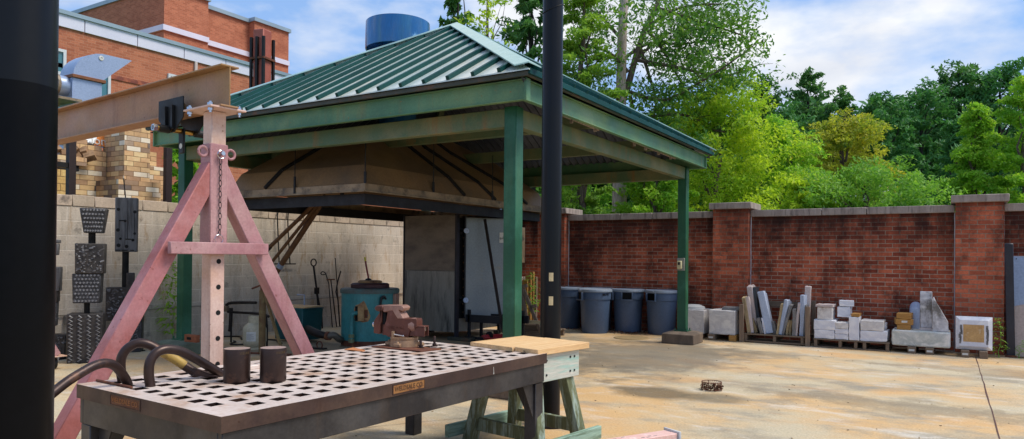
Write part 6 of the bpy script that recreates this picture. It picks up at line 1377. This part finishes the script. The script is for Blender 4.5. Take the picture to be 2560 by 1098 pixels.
# stained soldier course and old lintel marks
stm = simple('dark_brick_band', (132,70,56), (112,58,48), 3, 0.85, wear=(168,92,64), wear_th=(0.45,0.6), wear_scale=4)
q0 = at(150, 90, 0, MX); m = MB(); m.bb((MX, YA, q0.z-1.0), (MX+.03, YB, q0.z-.86)); m.obj('string_course', stm, bd_, True)
def window(x0, x1, y0, y1, bars):
    a = at(x0, y0, 0, MX); b = at(x1, y1, 0, MX); zt = at((x0+x1)/2, y0, 0, MX).z; zb = at((x0+x1)/2, y1, 0, MX).z
    m = MB(); t_ = 0.09
    ya, yb = a.y, b.y
    for (p_, q_) in (((ya, zb), (ya+t_, zt)), ((yb-t_, zb), (yb, zt)), ((ya+t_, zt-t_), (yb-t_, zt)), ((ya+t_, zb), (yb-t_, zb+t_))): m.bb((MX-.02, p_[0], p_[1]), (MX+.08, q_[0], q_[1]))
    for f_ in bars: z = zb+(zt-zb)*f_; m.bb((MX-.01, ya+t_, z-.05), (MX+.07, yb-t_, z+.05))
    w = m.obj('window', M['frame'], bd_, True); g = MB(); g.bb((MX-.015, ya+t_, zb+t_), (MX+.03, yb-t_, zt-t_)); o = g.obj('pane', M['glass'], None); o.parent = w; o.data.transform(Matrix.Translation(-bd_.location))
window(104, 161, 119, 300, (0.38, 0.66)); window(238, 273, 168, 292, (0.3,)); window(418, 462, 189, 300, (0.4,))
# upper tower block set back on the roof
TX = -32.0
y410 = at(410, 63, 0, TX).y; y520 = at(520, 100, 0, TX).y; y632 = at(632, 130, 0, TX).y; y718 = at(718, 157, 0, TX).y
def ztop(px, py, x=TX): return at(px, py, 0, x).z
tw = thing('brick_tower', 'taller set back brick tower block rising above the building roof', 'building', (TX, y520, 0))
T = ((y410, y520, ztop(410, -45), 0.0), (y520+.01, y632, ztop(570, 24), -0.35), (y632+.01, y718, ztop(680, 61), 0.1))
for y0, y1, zt, dx in T:
    m = MB(); m.bb((TX-9, y0, 6), (TX+dx, y1, zt-0.2)); m.obj('tower_wall', M['bldbrick'], tw, True, smooth=0)
    m = MB(); m.bb((TX-9.1, y0-.08, zt-.2), (TX+dx+.12, y1+.08, zt)); m.obj('tower_coping', M['bluegreyflash'], tw, True)
    zb = ztop(565, 115); m = MB(); m.bb((TX+dx, y0-(.1 if dx == 0 else 0), zb-.13), (TX+dx+.1, y1, zb+.13)); m.obj('pale_band', M['whiteflash'], tw, True)
m = MB(); zb = ztop(565, 115); m.bb((TX-9, y410-.1, zb-.13), (TX, y410, zb+.13)); m.obj('pale_band', M['whiteflash'], tw, True)
wg_y = y410+2.2; zw = at(330, 8, 1, wg_y).z
m = MB(); m.bb((TX-30, wg_y, 6), (TX-9.0, wg_y+6, zw-.35)); m.obj('wing_wall', M['bldbrick'], tw, True, smooth=0)
m = MB(); m.bb((TX-30, wg_y-.1, zw-.35), (TX-9.0, wg_y+6, zw)); m.obj('wing_coping', M['bluegreyflash'], tw, True)

# ------------------------------------------------------------------ fire brick kiln behind the block wall
KX = -11.9
ki = thing('brick_kiln', 'tan and grey fire brick kiln with tall square chimney behind block wall', 'kiln', (KX, 8.5, 0))
cx0 = at(310, 420, 0, -11.4); cx1 = at(375, 420, 0, -11.4); zc = at(340, 300, 0, -11.4).z
m = MB(); m.bb((-11.4-.62, cx0.y, 0), (-11.4, cx1.y, zc)); m.obj('chimney', M['firebrick'], ki, True, smooth=0, bevel=0.004)
sh = at(340, 452, 0, -11.25).z; s0 = at(296, 470, 0, -11.25); s1 = at(402, 470, 0, -11.25); m = MB(); m.bb((-11.95, s0.y, 0), (-11.25, s1.y, sh)); m.obj('chimney_base', M['firebrick'], ki, True, smooth=0)
s2 = at(413, 470, 0, -11.6); z2 = at(395, 418, 0, -11.6).z; m = MB(); m.bb((-12.3, cx1.y+.01, 0), (-11.6, s2.y, z2)); m.obj('side_stack', M['firebrick'], ki, True, smooth=0); m = MB(); m.bb((-12.1, cx1.y+.011, z2), (-11.7, cx1.y+.3, z2+.26)); m.obj('stepped_brick', M['firebrick'], ki, True, smooth=0)
w0 = at(183, 400, 0, -11.9); zw_ = at(225, 374, 0, -11.9).z; m = MB(); m.bb((-12.9, w0.y, 0), (-11.9, cx0.y-.01, zw_)); m.obj('kiln_wall', M['firebrick'], ki, True, smooth=0)
rr = random.Random(9); yy = w0.y
while yy < cx0.y-.3:
    w = rr.choice((.23, .23, .12)); m = MB(); hh = .075*rr.choice((1, 1, 2, 0.99)); m.bb((-12.2, yy, zw_), (-11.9-rr.uniform(0, .03), yy+w-.008, zw_+hh)); m.obj('loose_brick', M['firebrick'], ki, True, smooth=0); yy += w
l0 = at(110, 450, 0, -11.6); l1 = at(168, 450, 0, -11.6); zl = at(150, 423, 0, -11.6).z
st = thing('brick_pallet', 'stack of yellow fire bricks beside big left pole behind block wall', 'brick stack', (-11.7, l0.y, 0)); m = MB(); m.bb((-12.4, l0.y, 0), (-11.6, l1.y, zl)); m.obj('brick_stack', brick_mat('yellow_fire_brick', (214,180,116), (196,156,92), (120,92,60), bw=0.235, rh=0.11, ms=0.005, bumps=0.7), st, True, smooth=0)
m = MB(); m.bb((-12.4, l0.y, zl+.09), (-11.62, l1.y+.3, zl+.22)); m.obj('upper_course', M['firebrick'], st, True, smooth=0); m = MB(); m.bb((-12.3, l0.y, zl), (-11.65, l1.y+.2, zl+.085)); m.obj('shelf_board', M['hole'], st, True)
m = MB()
for k in range(14):
    m.box((-12.0+rr.uniform(-.3,.3), l0.y+rr.uniform(.2, .8), zl+.25+rr.uniform(0,.12)), (rr.uniform(.1,.2), rr.uniform(.08,.18), rr.uniform(.06,.12)), Euler((rr.uniform(-1,1), rr.uniform(-1,1), rr.uniform(-1,1))).to_matrix())
m.obj('rubble', simple('rubble', (156,122,88), (110,84,62), 8, 0.9, bump=0.4), st, True, smooth=0)
for k, (px, lb) in enumerate(((177, 'dark steel frame post in front of yellow brick stacks'), (419, 'dark steel frame post right of the kiln chimney'))):
    p = at(px, 450, 0, -11.05 if k == 0 else -11.0); t = thing('kiln_frame_post', lb, 'post', (p.x, p.y, 0)); m = MB(); m.bb((-.05, -.05, 0), (.05, .05, at(px, 340, 0, -11.05).z)); m.obj('post', simple('dark_red_steel_%d' % k, (48,30,28), (36,24,24), 4, 0.6, 0.2), t, bevel=.004)
    if k == 0: m = MB(); m.bb((-.04, -1.2, at(150, 418, 0, -11.05).z), (.03, -.051, at(150, 405, 0, -11.05).z)); m.obj('cross_bar', M['blackiron'], t)
# plastic wrapped bag and tarp on the kiln
q0 = at(188, 352, 0, -11.95); q1 = at(273, 374, 0, -11.95); zt = at(230, 338, 0, -11.95).z
t = thing('wrapped_bag', 'clear wrapped orange bag lettered in white lying on the brick kiln', 'bag', (-12.3, (q0.y+q1.y)/2, zw_+.08)); hy = (q1.y-q0.y)/2; hz = max(zt-zw_-.08, .3)
m = MB(); m.add([(.3,-hy,0.05), (.33,hy,0), (.28,hy,hz), (.05,-hy*.6,hz*.9), (-.4,-hy,0.05), (-.4,hy,0), (-.4,hy,hz), (-.4,-hy*.6,hz*.9)], [(0,1,2,3), (5,4,7,6), (0,4,5,1), (1,5,6,2), (2,6,7,3), (3,7,4,0)]); m.obj('bag_body', M['clearwrap'], t, bevel=.03, seg=2)
m = MB(); m.add([(.338,hy*.1,0.01), (.345,hy*1.0,0.005), (.297,hy*1.0,hz*.95), (.30,hy*.55,hz*.95)], [(0,1,2,3)]); m.obj('orange_print', M['orange'], t)
text_mesh('ional', .2, 'bag_lettering', M['white'], t, Matrix.Translation((.342, hy*.62, hz*.28)) @ Matrix.Rotation(R(-6), 4, 'Y') @ Matrix.Rotation(R(90), 4, 'Z') @ Matrix.Rotation(R(90), 4, 'X'), .004)
p = at(160, 380, 0, -12.2); t = thing('blue_tarp', 'crumpled bright blue tarp between the brick stacks and pole', 'tarp', (-12.5, p.y-.4, zl+.22)); zt2 = at(150, 362, 0, -12.2).z-zl-.22
m = MB(); m.add([(.2,-1.0,0), (.25,.3,0), (.3,1.6,.0), (.2,1.4,zt2*.45), (.1,.5,zt2*.55), (.0,.2,zt2), (-.1,-1.0,zt2*1.1), (-.6,1.5,.1), (-.6,-1.0,.1)], [(0,1,5,6), (1,4,5), (1,2,3,4), (3,2,7), (4,3,7,8,5), (5,8,6)]); m.obj('tarp', M['tarp'], t, smooth=60)

# ------------------------------------------------------------------ gooseneck duct and rusty flue
DD = 15.5; p = V(208, 190, DD)
du = thing('gooseneck_vent', 'big galvanised gooseneck duct with pointed mouth above the I-beam', 'duct', (p.x, p.y, 0), R(90))
Z = lambda py: V(208, py, DD).z
inv = lambda px, py: (Matrix.Rotation(-(YAW+R(-30)), 3, 'Z') @ (V(px, py, DD)-Vector((p.x, p.y, 0))))
sc_ = DD/1790
fx = lambda px: (px-208)*sc_/math.cos(R(27.5))*1.0
def FP(px, py): q_ = at(px, py, 0, p.x+.27); return (q_.y-p.y, q_.z)
m = MB(); m.bb((FP(182,200)[0], -.26, 0), (FP(256,210)[0], .26, FP(220,200)[1])); m.obj('duct_riser', M['silver'], du, bevel=.01)
m = MB(); m.bb((FP(179,200)[0], -.31, FP(220,201)[1]), (FP(263,210)[0], .31, FP(220,193)[1])); m.obj('flange', M['rustband'], du, bevel=.006)
prof = [FP(*q_) for q_ in ((184,187), (184,178), (187,168), (195,155), (206,146), (222,138), (240,134.5), (256,135), (330,152), (259,201))]
m = MB(); m.prism(prof, lambda a_, b_, t_: Vector((a_, t_, b_)), -.27, .27); m.obj('curved_hood', M['silver'], du)
c_ = Vector((FP(253,146)[0], -.275, FP(253,146)[1])); m = MB(); m.lathe([(.055, 0), (.05, .012), (.022, .014), (.02, .004), (0, .004)], tuple(c_), n=20, rot=Matrix.Rotation(R(90), 3, 'X')); m.obj('round_port', M['white'], du)
m = MB(); zc_ = Z(225); m.tube([(fx(176), 0, zc_), (fx(150), 0, zc_), (fx(110), 0, zc_+.02), (fx(40), 0, zc_+.04)], .21, 24); m.obj('round_duct', M['silver'], du); m = MB(); m.tube([(fx(152), 0, zc_), (fx(146), 0, zc_)], .228, 24); m.obj('duct_band', M['hoodrim'], du)
m = MB(); m.bb((fx(130), -.5, Z(268)), (fx(180), .5, Z(262))); m.obj('duct_ledge', M['hoodrim'], du)
FD = 17.5; p = V(654, 300, FD)
fl = thing('rusty_flue', 'rust red square flue pipe caged by black bars left of the roof', 'chimney flue', (p.x, p.y, 0), YAW+R(-20)); Zf = lambda py: V(654, py, FD).z; w = 32*FD/1790/2
m = MB(); m.bb((-w, -w, 0), (w, w, Zf(76))); m.obj('flue_pipe', M['flue'], fl, bevel=.02)
for (x, y) in ((-w*1.15, -w*1.15), (w*1.15, -w*1.15), (0, -w*1.25), (w*1.15, w*1.15), (-w*1.15, w*1.15)):
    m = MB(); m.bb((x-.03, y-.03, 0), (x+.03, y+.03, Zf(97))); m.obj('cage_bar', M['blackiron'], fl)
m = MB(); m.bb((-w*1.4, -w*1.4, Zf(152)), (w*1.4, w*1.4, Zf(147))); m.obj('cage_band', M['rust'], fl)

# ------------------------------------------------------------------ plants
def leafmat(name, c1, c2, c3, trans=0.35, nscale=0.9):
    t = NT(name); v = t.tc.outputs['Object']
    c = t.mix(t.mask(t.noise(nscale, 3, v), 0.36, 0.64), s2l(c1), s2l(c2))
    c = t.mix(t.mask(t.noise(nscale*7, 3, v), 0.55, 0.68), c, s2l(c3))
    t.fin(c, 0.55, 0, spec=0.25); tr = t.n('ShaderNodeBsdfTranslucent'); t.l(t.mix(1.0, c, (0.95, 1.0, 0.55, 1), 'MULTIPLY'), tr.inputs['Color'])
    mxs = t.n('ShaderNodeMixShader'); mxs.inputs[0].default_value = trans; t.l(t.b.outputs[0], mxs.inputs[1]); t.l(tr.outputs[0], mxs.inputs[2]); t.l(mxs.outputs[0], t.out.inputs[0]); return t.m
LM = dict(
 lime=leafmat('lime_leaves', (198,216,62), (156,194,60), (216,224,92), .55), mid=leafmat('mid_leaves', (142,186,76), (112,164,68), (178,204,92), .5), tall=leafmat('tall_tree_leaves', (112,156,62), (72,118,62), (164,190,84), .45), dark=leafmat('dark_leaves', (92,138,78), (70,118,70), (126,164,90), .4),
 pine=leafmat('pine_leaves', (90,146,80), (72,124,72), (124,166,92), .35), gold=leafmat('golden_leaves', (198,190,70), (158,174,68), (214,196,84), .5), olive=leafmat('olive_leaves', (150,186,72), (120,160,66), (182,204,88), .5), bright=leafmat('bright_leaves', (170,206,66), (130,184,64), (196,216,92), .5))
bark = simple('grey_bark', (104,86,76), (78,64,58), 3, 0.9, bump=0.8, wear=(150,132,120), wear_th=(.56,.7), stretch=(4,4,.6)); palebark = simple('pale_bark', (196,176,166), (166,146,138), 3, 0.9, bump=0.8, wear=(128,108,100), wear_th=(.52,.66), stretch=(5,5,.5)); darkbark = simple('dark_bark', (54,46,42), (42,36,34), 3, .9, bump=.6, stretch=(3,3,.6))
def leaves(m, rr, c, rad, n, s, flat=0.8, droop=0.0, long=1.6, axis=None):
    for _ in range(n):
        while True:
            d = Vector((rr.uniform(-1,1), rr.uniform(-1,1), rr.uniform(-1,1)))
            if d.length <= 1: break
        if axis is not None: a1 = d.dot(axis); d = axis*(a1*1.7)+(d-axis*a1)*.62; d.z -= .25*max(0, a1)**2
        p = c+Vector((d.x*rad, d.y*rad, d.z*rad*flat-droop*(d.x*d.x+d.y*d.y)*rad*(.35 if axis is not None else 1))); e = Euler((rr.uniform(-1.1,1.1), rr.uniform(-1.1,1.1), rr.uniform(0,6.28))).to_matrix(); q = s*rr.uniform(.6,1.35)
        m.add([p+e @ Vector((-q*long, 0, 0)), p+e @ Vector((0, -q*.6, q*.15)), p+e @ Vector((q*long, 0, 0)), p+e @ Vector((0, q*.6, q*.15))], [(0,1,2,3)])
def tree(lb, base, height, rad, lm, bk, seed, clumps=46, per=85, ls=0.16, z0=0.25, shape='round', trunk=0.22, limbs=14, crad=0.24, name='tree', cat='tree', group=None, lean=(0,0), flat=.7, droop=0.0, thin=1.0):
    rr = random.Random(seed); t = thing(name, lb, cat, (base[0], base[1], -0.02), 0, group)
    m = MB(); top = Vector((lean[0], lean[1], height)); sp = [Vector((0,0,0)).lerp(top, k/6)+Vector((rr.uniform(-1,1), rr.uniform(-1,1), 0))*trunk*.5*(k > 0) for k in range(7)]
    m.tube(sp, [trunk*(1-.14*k) for k in range(7)], 12); cl = []
    for k in range(clumps):
        f = (k+.5)/clumps; z = z0+(1-z0)*f
        if shape == 'round': r_ = math.sqrt(max(0.04, 1-(2*(z-z0)/(1-z0)-1)**2))
        elif shape == 'cone': r_ = max(.08, 1.05*(1-f)**.75)
        elif shape == 'vase': r_ = .3+.75*math.sin(f*math.pi)**.7*(1 if k % 3 else .45)
        else: r_ = .35+.65*math.sin(f*math.pi)
        a_ = k*2.399+rr.uniform(-.5,.5); q = r_*rad*(rr.uniform(.2,1.0)**.6)*rr.choice((1, 1, .92, 1.12)); c = Vector((math.cos(a_)*q, math.sin(a_)*q, z*height*rr.uniform(.95,1.03)))+top*0+Vector((lean[0], lean[1], 0))*z; cl.append(c)
    for c in cl[::max(1, len(cl)//limbs)]:
        zb_ = max(.12, c.z/height-rr.uniform(.12,.28)); s = sp[0].lerp(sp[-1], zb_); mid = s.lerp(c, .5)+Vector((rr.uniform(-.3,.3), rr.uniform(-.3,.3), .1*rad)); r0 = trunk*.42*(1-zb_*.6)
        m.tube([s, mid, c], [r0, r0*.6, r0*.15], 6, cap=False)
    m.obj('trunk', bk, t)
    m = MB()
    for c in cl: leaves(m, rr, c, rad*crad*rr.uniform(.7,1.3)*2, int(per*rr.uniform(.6,1.3)*thin), ls, flat, droop, 1.6, Vector((c.x+rr.uniform(-.4,.4)*rad, c.y+rr.uniform(-.4,.4)*rad, rad*rr.uniform(.1,.7))).normalized())
    m.obj('crown', lm, t, smooth=0); return t
def tb_(px, d): q = V(px, 640, d); return (q.x, q.y)
def th_(py, d): return V(1280, py, d).z
# the big conifer behind the pavilion: tall split trunk, airy spreading crown
D1 = 21.0; base = tb_(1549, D1); rr = random.Random(31); t = thing('tall_tree', 'tallest airy tree with pale split trunk rising behind the pavilion roof', 'tree', (base[0], base[1], 0)); S = D1/1790
def tp(px, py, off=0.0): q = V(px, py, D1+off); return q-Vector((base[0], base[1], 0))
m = MB(); m.tube([tp(1547,700), tp(1548,540), tp(1549,460), tp(1550,330), tp(1553,200), tp(1555,100), tp(1560,0), tp(1563,-120)], [.24,.22,.21,.17,.15,.14,.12,.1], 14); m.obj('trunk', palebark, t)
m = MB(); m.tube([tp(1551,270), tp(1570,215), tp(1590,140), tp(1613,70), tp(1640,20), tp(1660,-60)], [.1,.1,.09,.08,.07,.05], 10); m.obj('second_stem', bark, t)
BR = [((1553,250),(1500,230),(1440,300)), ((1552,300),(1500,340),(1462,420)), ((1570,180),(1520,130),(1440,110)), ((1590,150),(1660,90),(1750,60)), ((1590,150),(1700,170),(1800,190),(1880,170)), ((1575,230),(1660,250),(1760,200),(1850,140)), ((1555,310),(1640,290),(1720,290),(1800,330),(1850,310)), ((1613,70),(1700,20),(1800,10)), ((1555,100),(1500,40),(1450,10)), ((1553,360),(1620,340),(1680,330),(1740,350)), ((1555,150),(1620,110),(1700,110),(1790,100)), ((1552,400),(1600,370),(1650,380)), ((1600,120),(1620,180),(1640,260),(1620,330)), ((1575,240),(1590,320),(1580,400)), ((1613,70),(1660,130),(1720,240)), ((1640,20),(1740,50),(1860,90)), ((1550,340),(1500,300),(1480,260))]
m = MB(); ends = []
for k, br in enumerate(BR):
    off = rr.uniform(-2.0, 2.0); pts = smoothpts([tp(x, y, off*j/(len(br)-1)) for j, (x, y) in enumerate(br)], 5); n_ = len(pts); m.tube(pts, [.055*(1-.85*i/n_)+.006 for i in range(n_)], 6, cap=False)
    for i in range(int(n_*.3), n_):
        for _ in range(3):
            ends.append(pts[i]+Vector((rr.uniform(-.55,.55), rr.uniform(-.55,.55), rr.uniform(-.4,.4))))
        if rr.random() < .7:
            e = pts[i]+Vector((rr.uniform(-.8,.8), rr.uniform(-.8,.8), rr.uniform(-.5,.5))); m.tube([pts[i], pts[i].lerp(e, .5)+Vector((0,0,.06)), e], [.016,.01,.004], 4, cap=False); ends.append(e)
m.obj('branches', bark, t)
m = MB()
for e in ends:
    if rr.random() < .8: leaves(m, rr, e, rr.uniform(.2,.5), rr.randint(14,32), .045, .8, .1)
def pxy(p): w = Vector((base[0], base[1], 0))+p-CAMP; return w
for (x, y, r_, n_) in ((1770,40,1.0,420), (1830,70,.9,380), (1880,120,.55,180), (1700,60,1.0,380), (1790,140,.9,300), (1690,150,.8,280), (1640,60,.9,300), (1850,190,.5,140), (1850,20,.9,330), (1740,100,.9,330), (1620,20,.9,260), (1500,60,.8,260), (1600,240,.7,200), (1690,210,.6,180), (1770,200,.6,170), (1870,300,.4,90), (1480,170,.8,300), (1720,-10,1.0,300), (1820,-30,1.2,300), (1560,-20,1.0,260)):
    leaves(m, rr, tp(x, y, rr.uniform(-1.5,1.5)), r_, int(n_*0.9), .055, .75, .1)
m.obj('crown', LM['tall'], t, smooth=0)
# others: (label, px, depth, top py, radius px, material, bark, shape, seed, extras)
TREES = [
 ('feathery lime cedar just right of the black pole', 1452, 19.5, -60, 75, 'olive', bark, 'oval', 1, dict(clumps=110, per=190, ls=.042, z0=.12, crad=.17, droop=.5, flat=.5)),
 ('dark dense evergreen between pavilion peak and black pole', 1325, 27, -70, 78, 'dark', darkbark, 'oval', 2, dict(clumps=60, per=110, ls=.10, z0=.3, crad=.2)),
 ('narrow dark evergreen just left of the pavilion peak', 1135, 30, -60, 40, 'dark', darkbark, 'oval', 3, dict(clumps=34, per=70, ls=.11, z0=.35, crad=.26)),
 ('thin sparse yellow leaved tree over the pavilion peak', 1215, 29, -70, 70, 'lime', bark, 'oval', 4, dict(clumps=50, per=26, ls=.08, z0=.3, crad=.2, trunk=.12)),
 ('big yellow green tree over the wall right of pavilion', 1790, 22, 205, 170, 'lime', bark, 'round', 5, dict(clumps=120, per=330, ls=.042, z0=.1, crad=.15, droop=.35)),
 ('drooping lime green tree behind the second wall pier', 1940, 23, 295, 105, 'bright', bark, 'round', 6, dict(clumps=90, per=260, ls=.042, z0=.1, crad=.16, droop=.5)),
 ('dark green tree standing left of the tall upright one', 1905, 40, 195, 62, 'dark', darkbark, 'oval', 7, dict(clumps=80, per=80, ls=.10, z0=.2, crad=.17)),
 ('tall upright dark tree with knobbly spires against sky', 2018, 39, 172, 62, 'dark', darkbark, 'vase', 8, dict(clumps=90, per=80, ls=.09, z0=.2, crad=.16)),
 ('smaller dark tree right of the tall upright one', 2105, 42, 222, 52, 'dark', darkbark, 'oval', 9, dict(clumps=70, per=80, ls=.10, z0=.2, crad=.17)),
 ('broad dark green tree filling the gap below the tall upright one', 1965, 36, 275, 75, 'pine', darkbark, 'round', 31, dict(clumps=80, per=120, ls=.08, z0=.1, crad=.17)),
 ('dark rounded tree between the upright tree and the golden cypress', 2065, 37, 262, 62, 'dark', darkbark, 'round', 32, dict(clumps=70, per=120, ls=.08, z0=.1, crad=.17)),
 ('golden orange feathery cypress in middle of the trees', 2105, 27, 275, 112, 'gold', bark, 'round', 10, dict(clumps=110, per=230, ls=.05, z0=.15, crad=.16, flat=.45, droop=.35)),
 ('round green pine right above the golden cypress', 2205, 36, 232, 80, 'pine', darkbark, 'round', 11, dict(clumps=70, per=130, ls=.09, z0=.4, crad=.15)),
 ('broad pine second from right with bare dark lower trunk', 2300, 40, 212, 88, 'pine', darkbark, 'round', 12, dict(clumps=74, per=130, ls=.09, z0=.38, crad=.15)),
 ('tall blue green pine rising behind the middle pines', 2395, 42, 166, 88, 'dark', darkbark, 'round', 13, dict(clumps=80, per=130, ls=.10, z0=.35, crad=.15)),
 ('tall pine at the right edge of the treeline', 2500, 40, 155, 100, 'pine', darkbark, 'round', 14, dict(clumps=84, per=130, ls=.10, z0=.32, crad=.15)),
 ('mid green young pine behind the feathery lime tree', 2390, 32, 290, 60, 'pine', darkbark, 'cone', 15, dict(clumps=50, per=90, ls=.10, z0=.2, crad=.2)),
 ('feathery bright lime tree beside the right wall pier', 2440, 20, 268, 105, 'bright', bark, 'cone', 16, dict(clumps=100, per=260, ls=.038, z0=.1, crad=.16, droop=.5, flat=.45)),
 ('lime leaved tree at far right edge above the wall', 2565, 19, 190, 80, 'bright', bark, 'oval', 17, dict(clumps=80, per=240, ls=.038, z0=.1, crad=.17, droop=.4)),
 ('spreading white flecked crape myrtle bush over the wall', 2165, 17.5, 415, 165, 'mid', bark, 'round', 18, dict(clumps=100, per=260, ls=.034, z0=.35, crad=.14)),
 ('low leafy tree behind wall left of the pale trunk', 1440, 24, 400, 100, 'mid', bark, 'round', 19, dict(clumps=60, per=110, ls=.08, z0=.1, crad=.18)),
 ('low bright leafy tree behind wall right of the pale trunk', 1640, 20, 400, 90, 'bright', bark, 'round', 20, dict(clumps=80, per=230, ls=.042, z0=.1, crad=.16, droop=.3)),
 ('small yellowish willow like shrub left of crape myrtle', 2010, 18, 440, 75, 'lime', bark, 'round', 21, dict(clumps=50, per=150, ls=.05, z0=.2, crad=.18, droop=.4)),
 ('leafy green shrub seen between kiln and left green post', 455, 17, 375, 40, 'bright', bark, 'round', 22, dict(clumps=40, per=70, ls=.09, z0=.1, crad=.25)),
]
for (lb, px, d, top, rp, lm, bk, shp, sd, kw) in TREES:
    kw = dict(kw); kw.setdefault('trunk', .06+.006*d if d < 30 else .2); tree(lb, tb_(px, d), th_(top, d), rp*d/1790, LM[lm], bk, sd, shape=shp, **kw)
# far dark belt of trees closing the gaps, copies of one tree
first = None; rr = random.Random(77)
for k in range(22):
    d = rr.uniform(50, 62); px = 1360+k*62+rr.uniform(-20, 20); b_ = tb_(px, d); s = (th_(rr.uniform(285, 350), d))/9.0
    if first is None: first = tree('far dark tree in the belt behind the nearer trees', b_, 9.0, 2.9, LM['dark'], darkbark, 99, clumps=46, per=60, ls=.26, z0=.12, crad=.22, group='far trees behind the yard wall'); o = first
    else: o = dup(first, (b_[0], b_[1], -.02), rr.uniform(0, 6))
    o.scale = (s*1.15, s*1.15, s)
# white crape myrtle flower flecks
for o in list(COL.objects):
    if o.get('label', '').startswith('spreading white'):
        rr = random.Random(4); m = MB(); R_ = 165*17.5/1790; H_ = th_(415, 17.5)
        for k in range(130):
            a_ = rr.uniform(0, 6.28); q = R_*rr.uniform(.55, 1.02); z = H_*(.45+.52*math.sqrt(max(0, 1-(q/R_/1.03)**2))*rr.uniform(.7, 1.05)); leaves(m, rr, Vector((math.cos(a_)*q, math.sin(a_)*q, z)), .07, 5, .014)
        m.obj('blossom', M['white'], o, smooth=0)
# weeds
def weed(lb, base, h, n, lm, seed, spread=.12, ll=.07):
    rr = random.Random(seed); t = thing('weed_plant', lb, 'plant', tuple(base)); m = MB(); pts = [Vector((rr.uniform(-.015,.015)*k, rr.uniform(-.015,.015)*k, h*k/6)) for k in range(7)]; m.tube(pts, [.006-.0007*k for k in range(7)], 6); m.obj('stem', LM['mid'], t); m = MB()
    for k in range(n):
        f = rr.uniform(.08, 1); b = pts[0].lerp(pts[-1], f); a_ = rr.uniform(0, 6.28); L2 = ll*rr.uniform(.7,1.3)*(1.15-.4*f); u = Vector((math.cos(a_), math.sin(a_), rr.uniform(-.1,.5))).normalized(); sd = u.cross(Vector((0,0,1))).normalized(); s0 = b+u*spread*rr.uniform(.1,.7)*(1.1-f*.6); tipp = s0+u*L2-Vector((0,0,L2*.35)); md = s0+u*L2*.5+Vector((0,0,.006))
        m.add([s0, md+sd*L2*.16, tipp, md-sd*L2*.16], [(0,1,2,3)])
    m.obj('leaves', lm, t, smooth=0); return t
p = G(404, 860); weed('tall pale green weed growing against block wall beside green post', (BX+.22, p.y+.1, 0), 1.25, 170, LM['bright'], 1, .22, .15)
p = at(2498, 880, 1, 12.2); weed('green weed growing at foot of the navy channel by right pier', tuple(p.xy)+(0,), .55, 80, LM['olive'], 2, .12, .07)
p = at(2548, 880, 1, 12.3); weed('small weed sprouting in front of the pinkish board', tuple(p.xy)+(0,), .25, 40, LM['mid'], 3, .08, .05)
p = at(1335, 740, 1, 11.0); weed('leafy weed climbing among timber behind the easel', tuple(p.xy)+(0.3,), .75, 130, LM['mid'], 4, .22, .1)
# loose chips and twigs on the floor
m = MB(); rr = random.Random(12)
for k in range(260):
    x = rr.uniform(-5.5, 1.5); y = rr.uniform(3.2, 12.3); s = rr.choice((.003, .004, .006, .009)); e = Euler((rr.uniform(-.4,.4), rr.uniform(-.4,.4), rr.uniform(0,6))).to_matrix(); m.box((x, y, s*.4), (s*2, s, s*.7), e)
tag(m.obj('floor_grit', simple('pale_grit', (190,170,136), (116,92,70), 30, .9), smooth=0), kind='stuff')
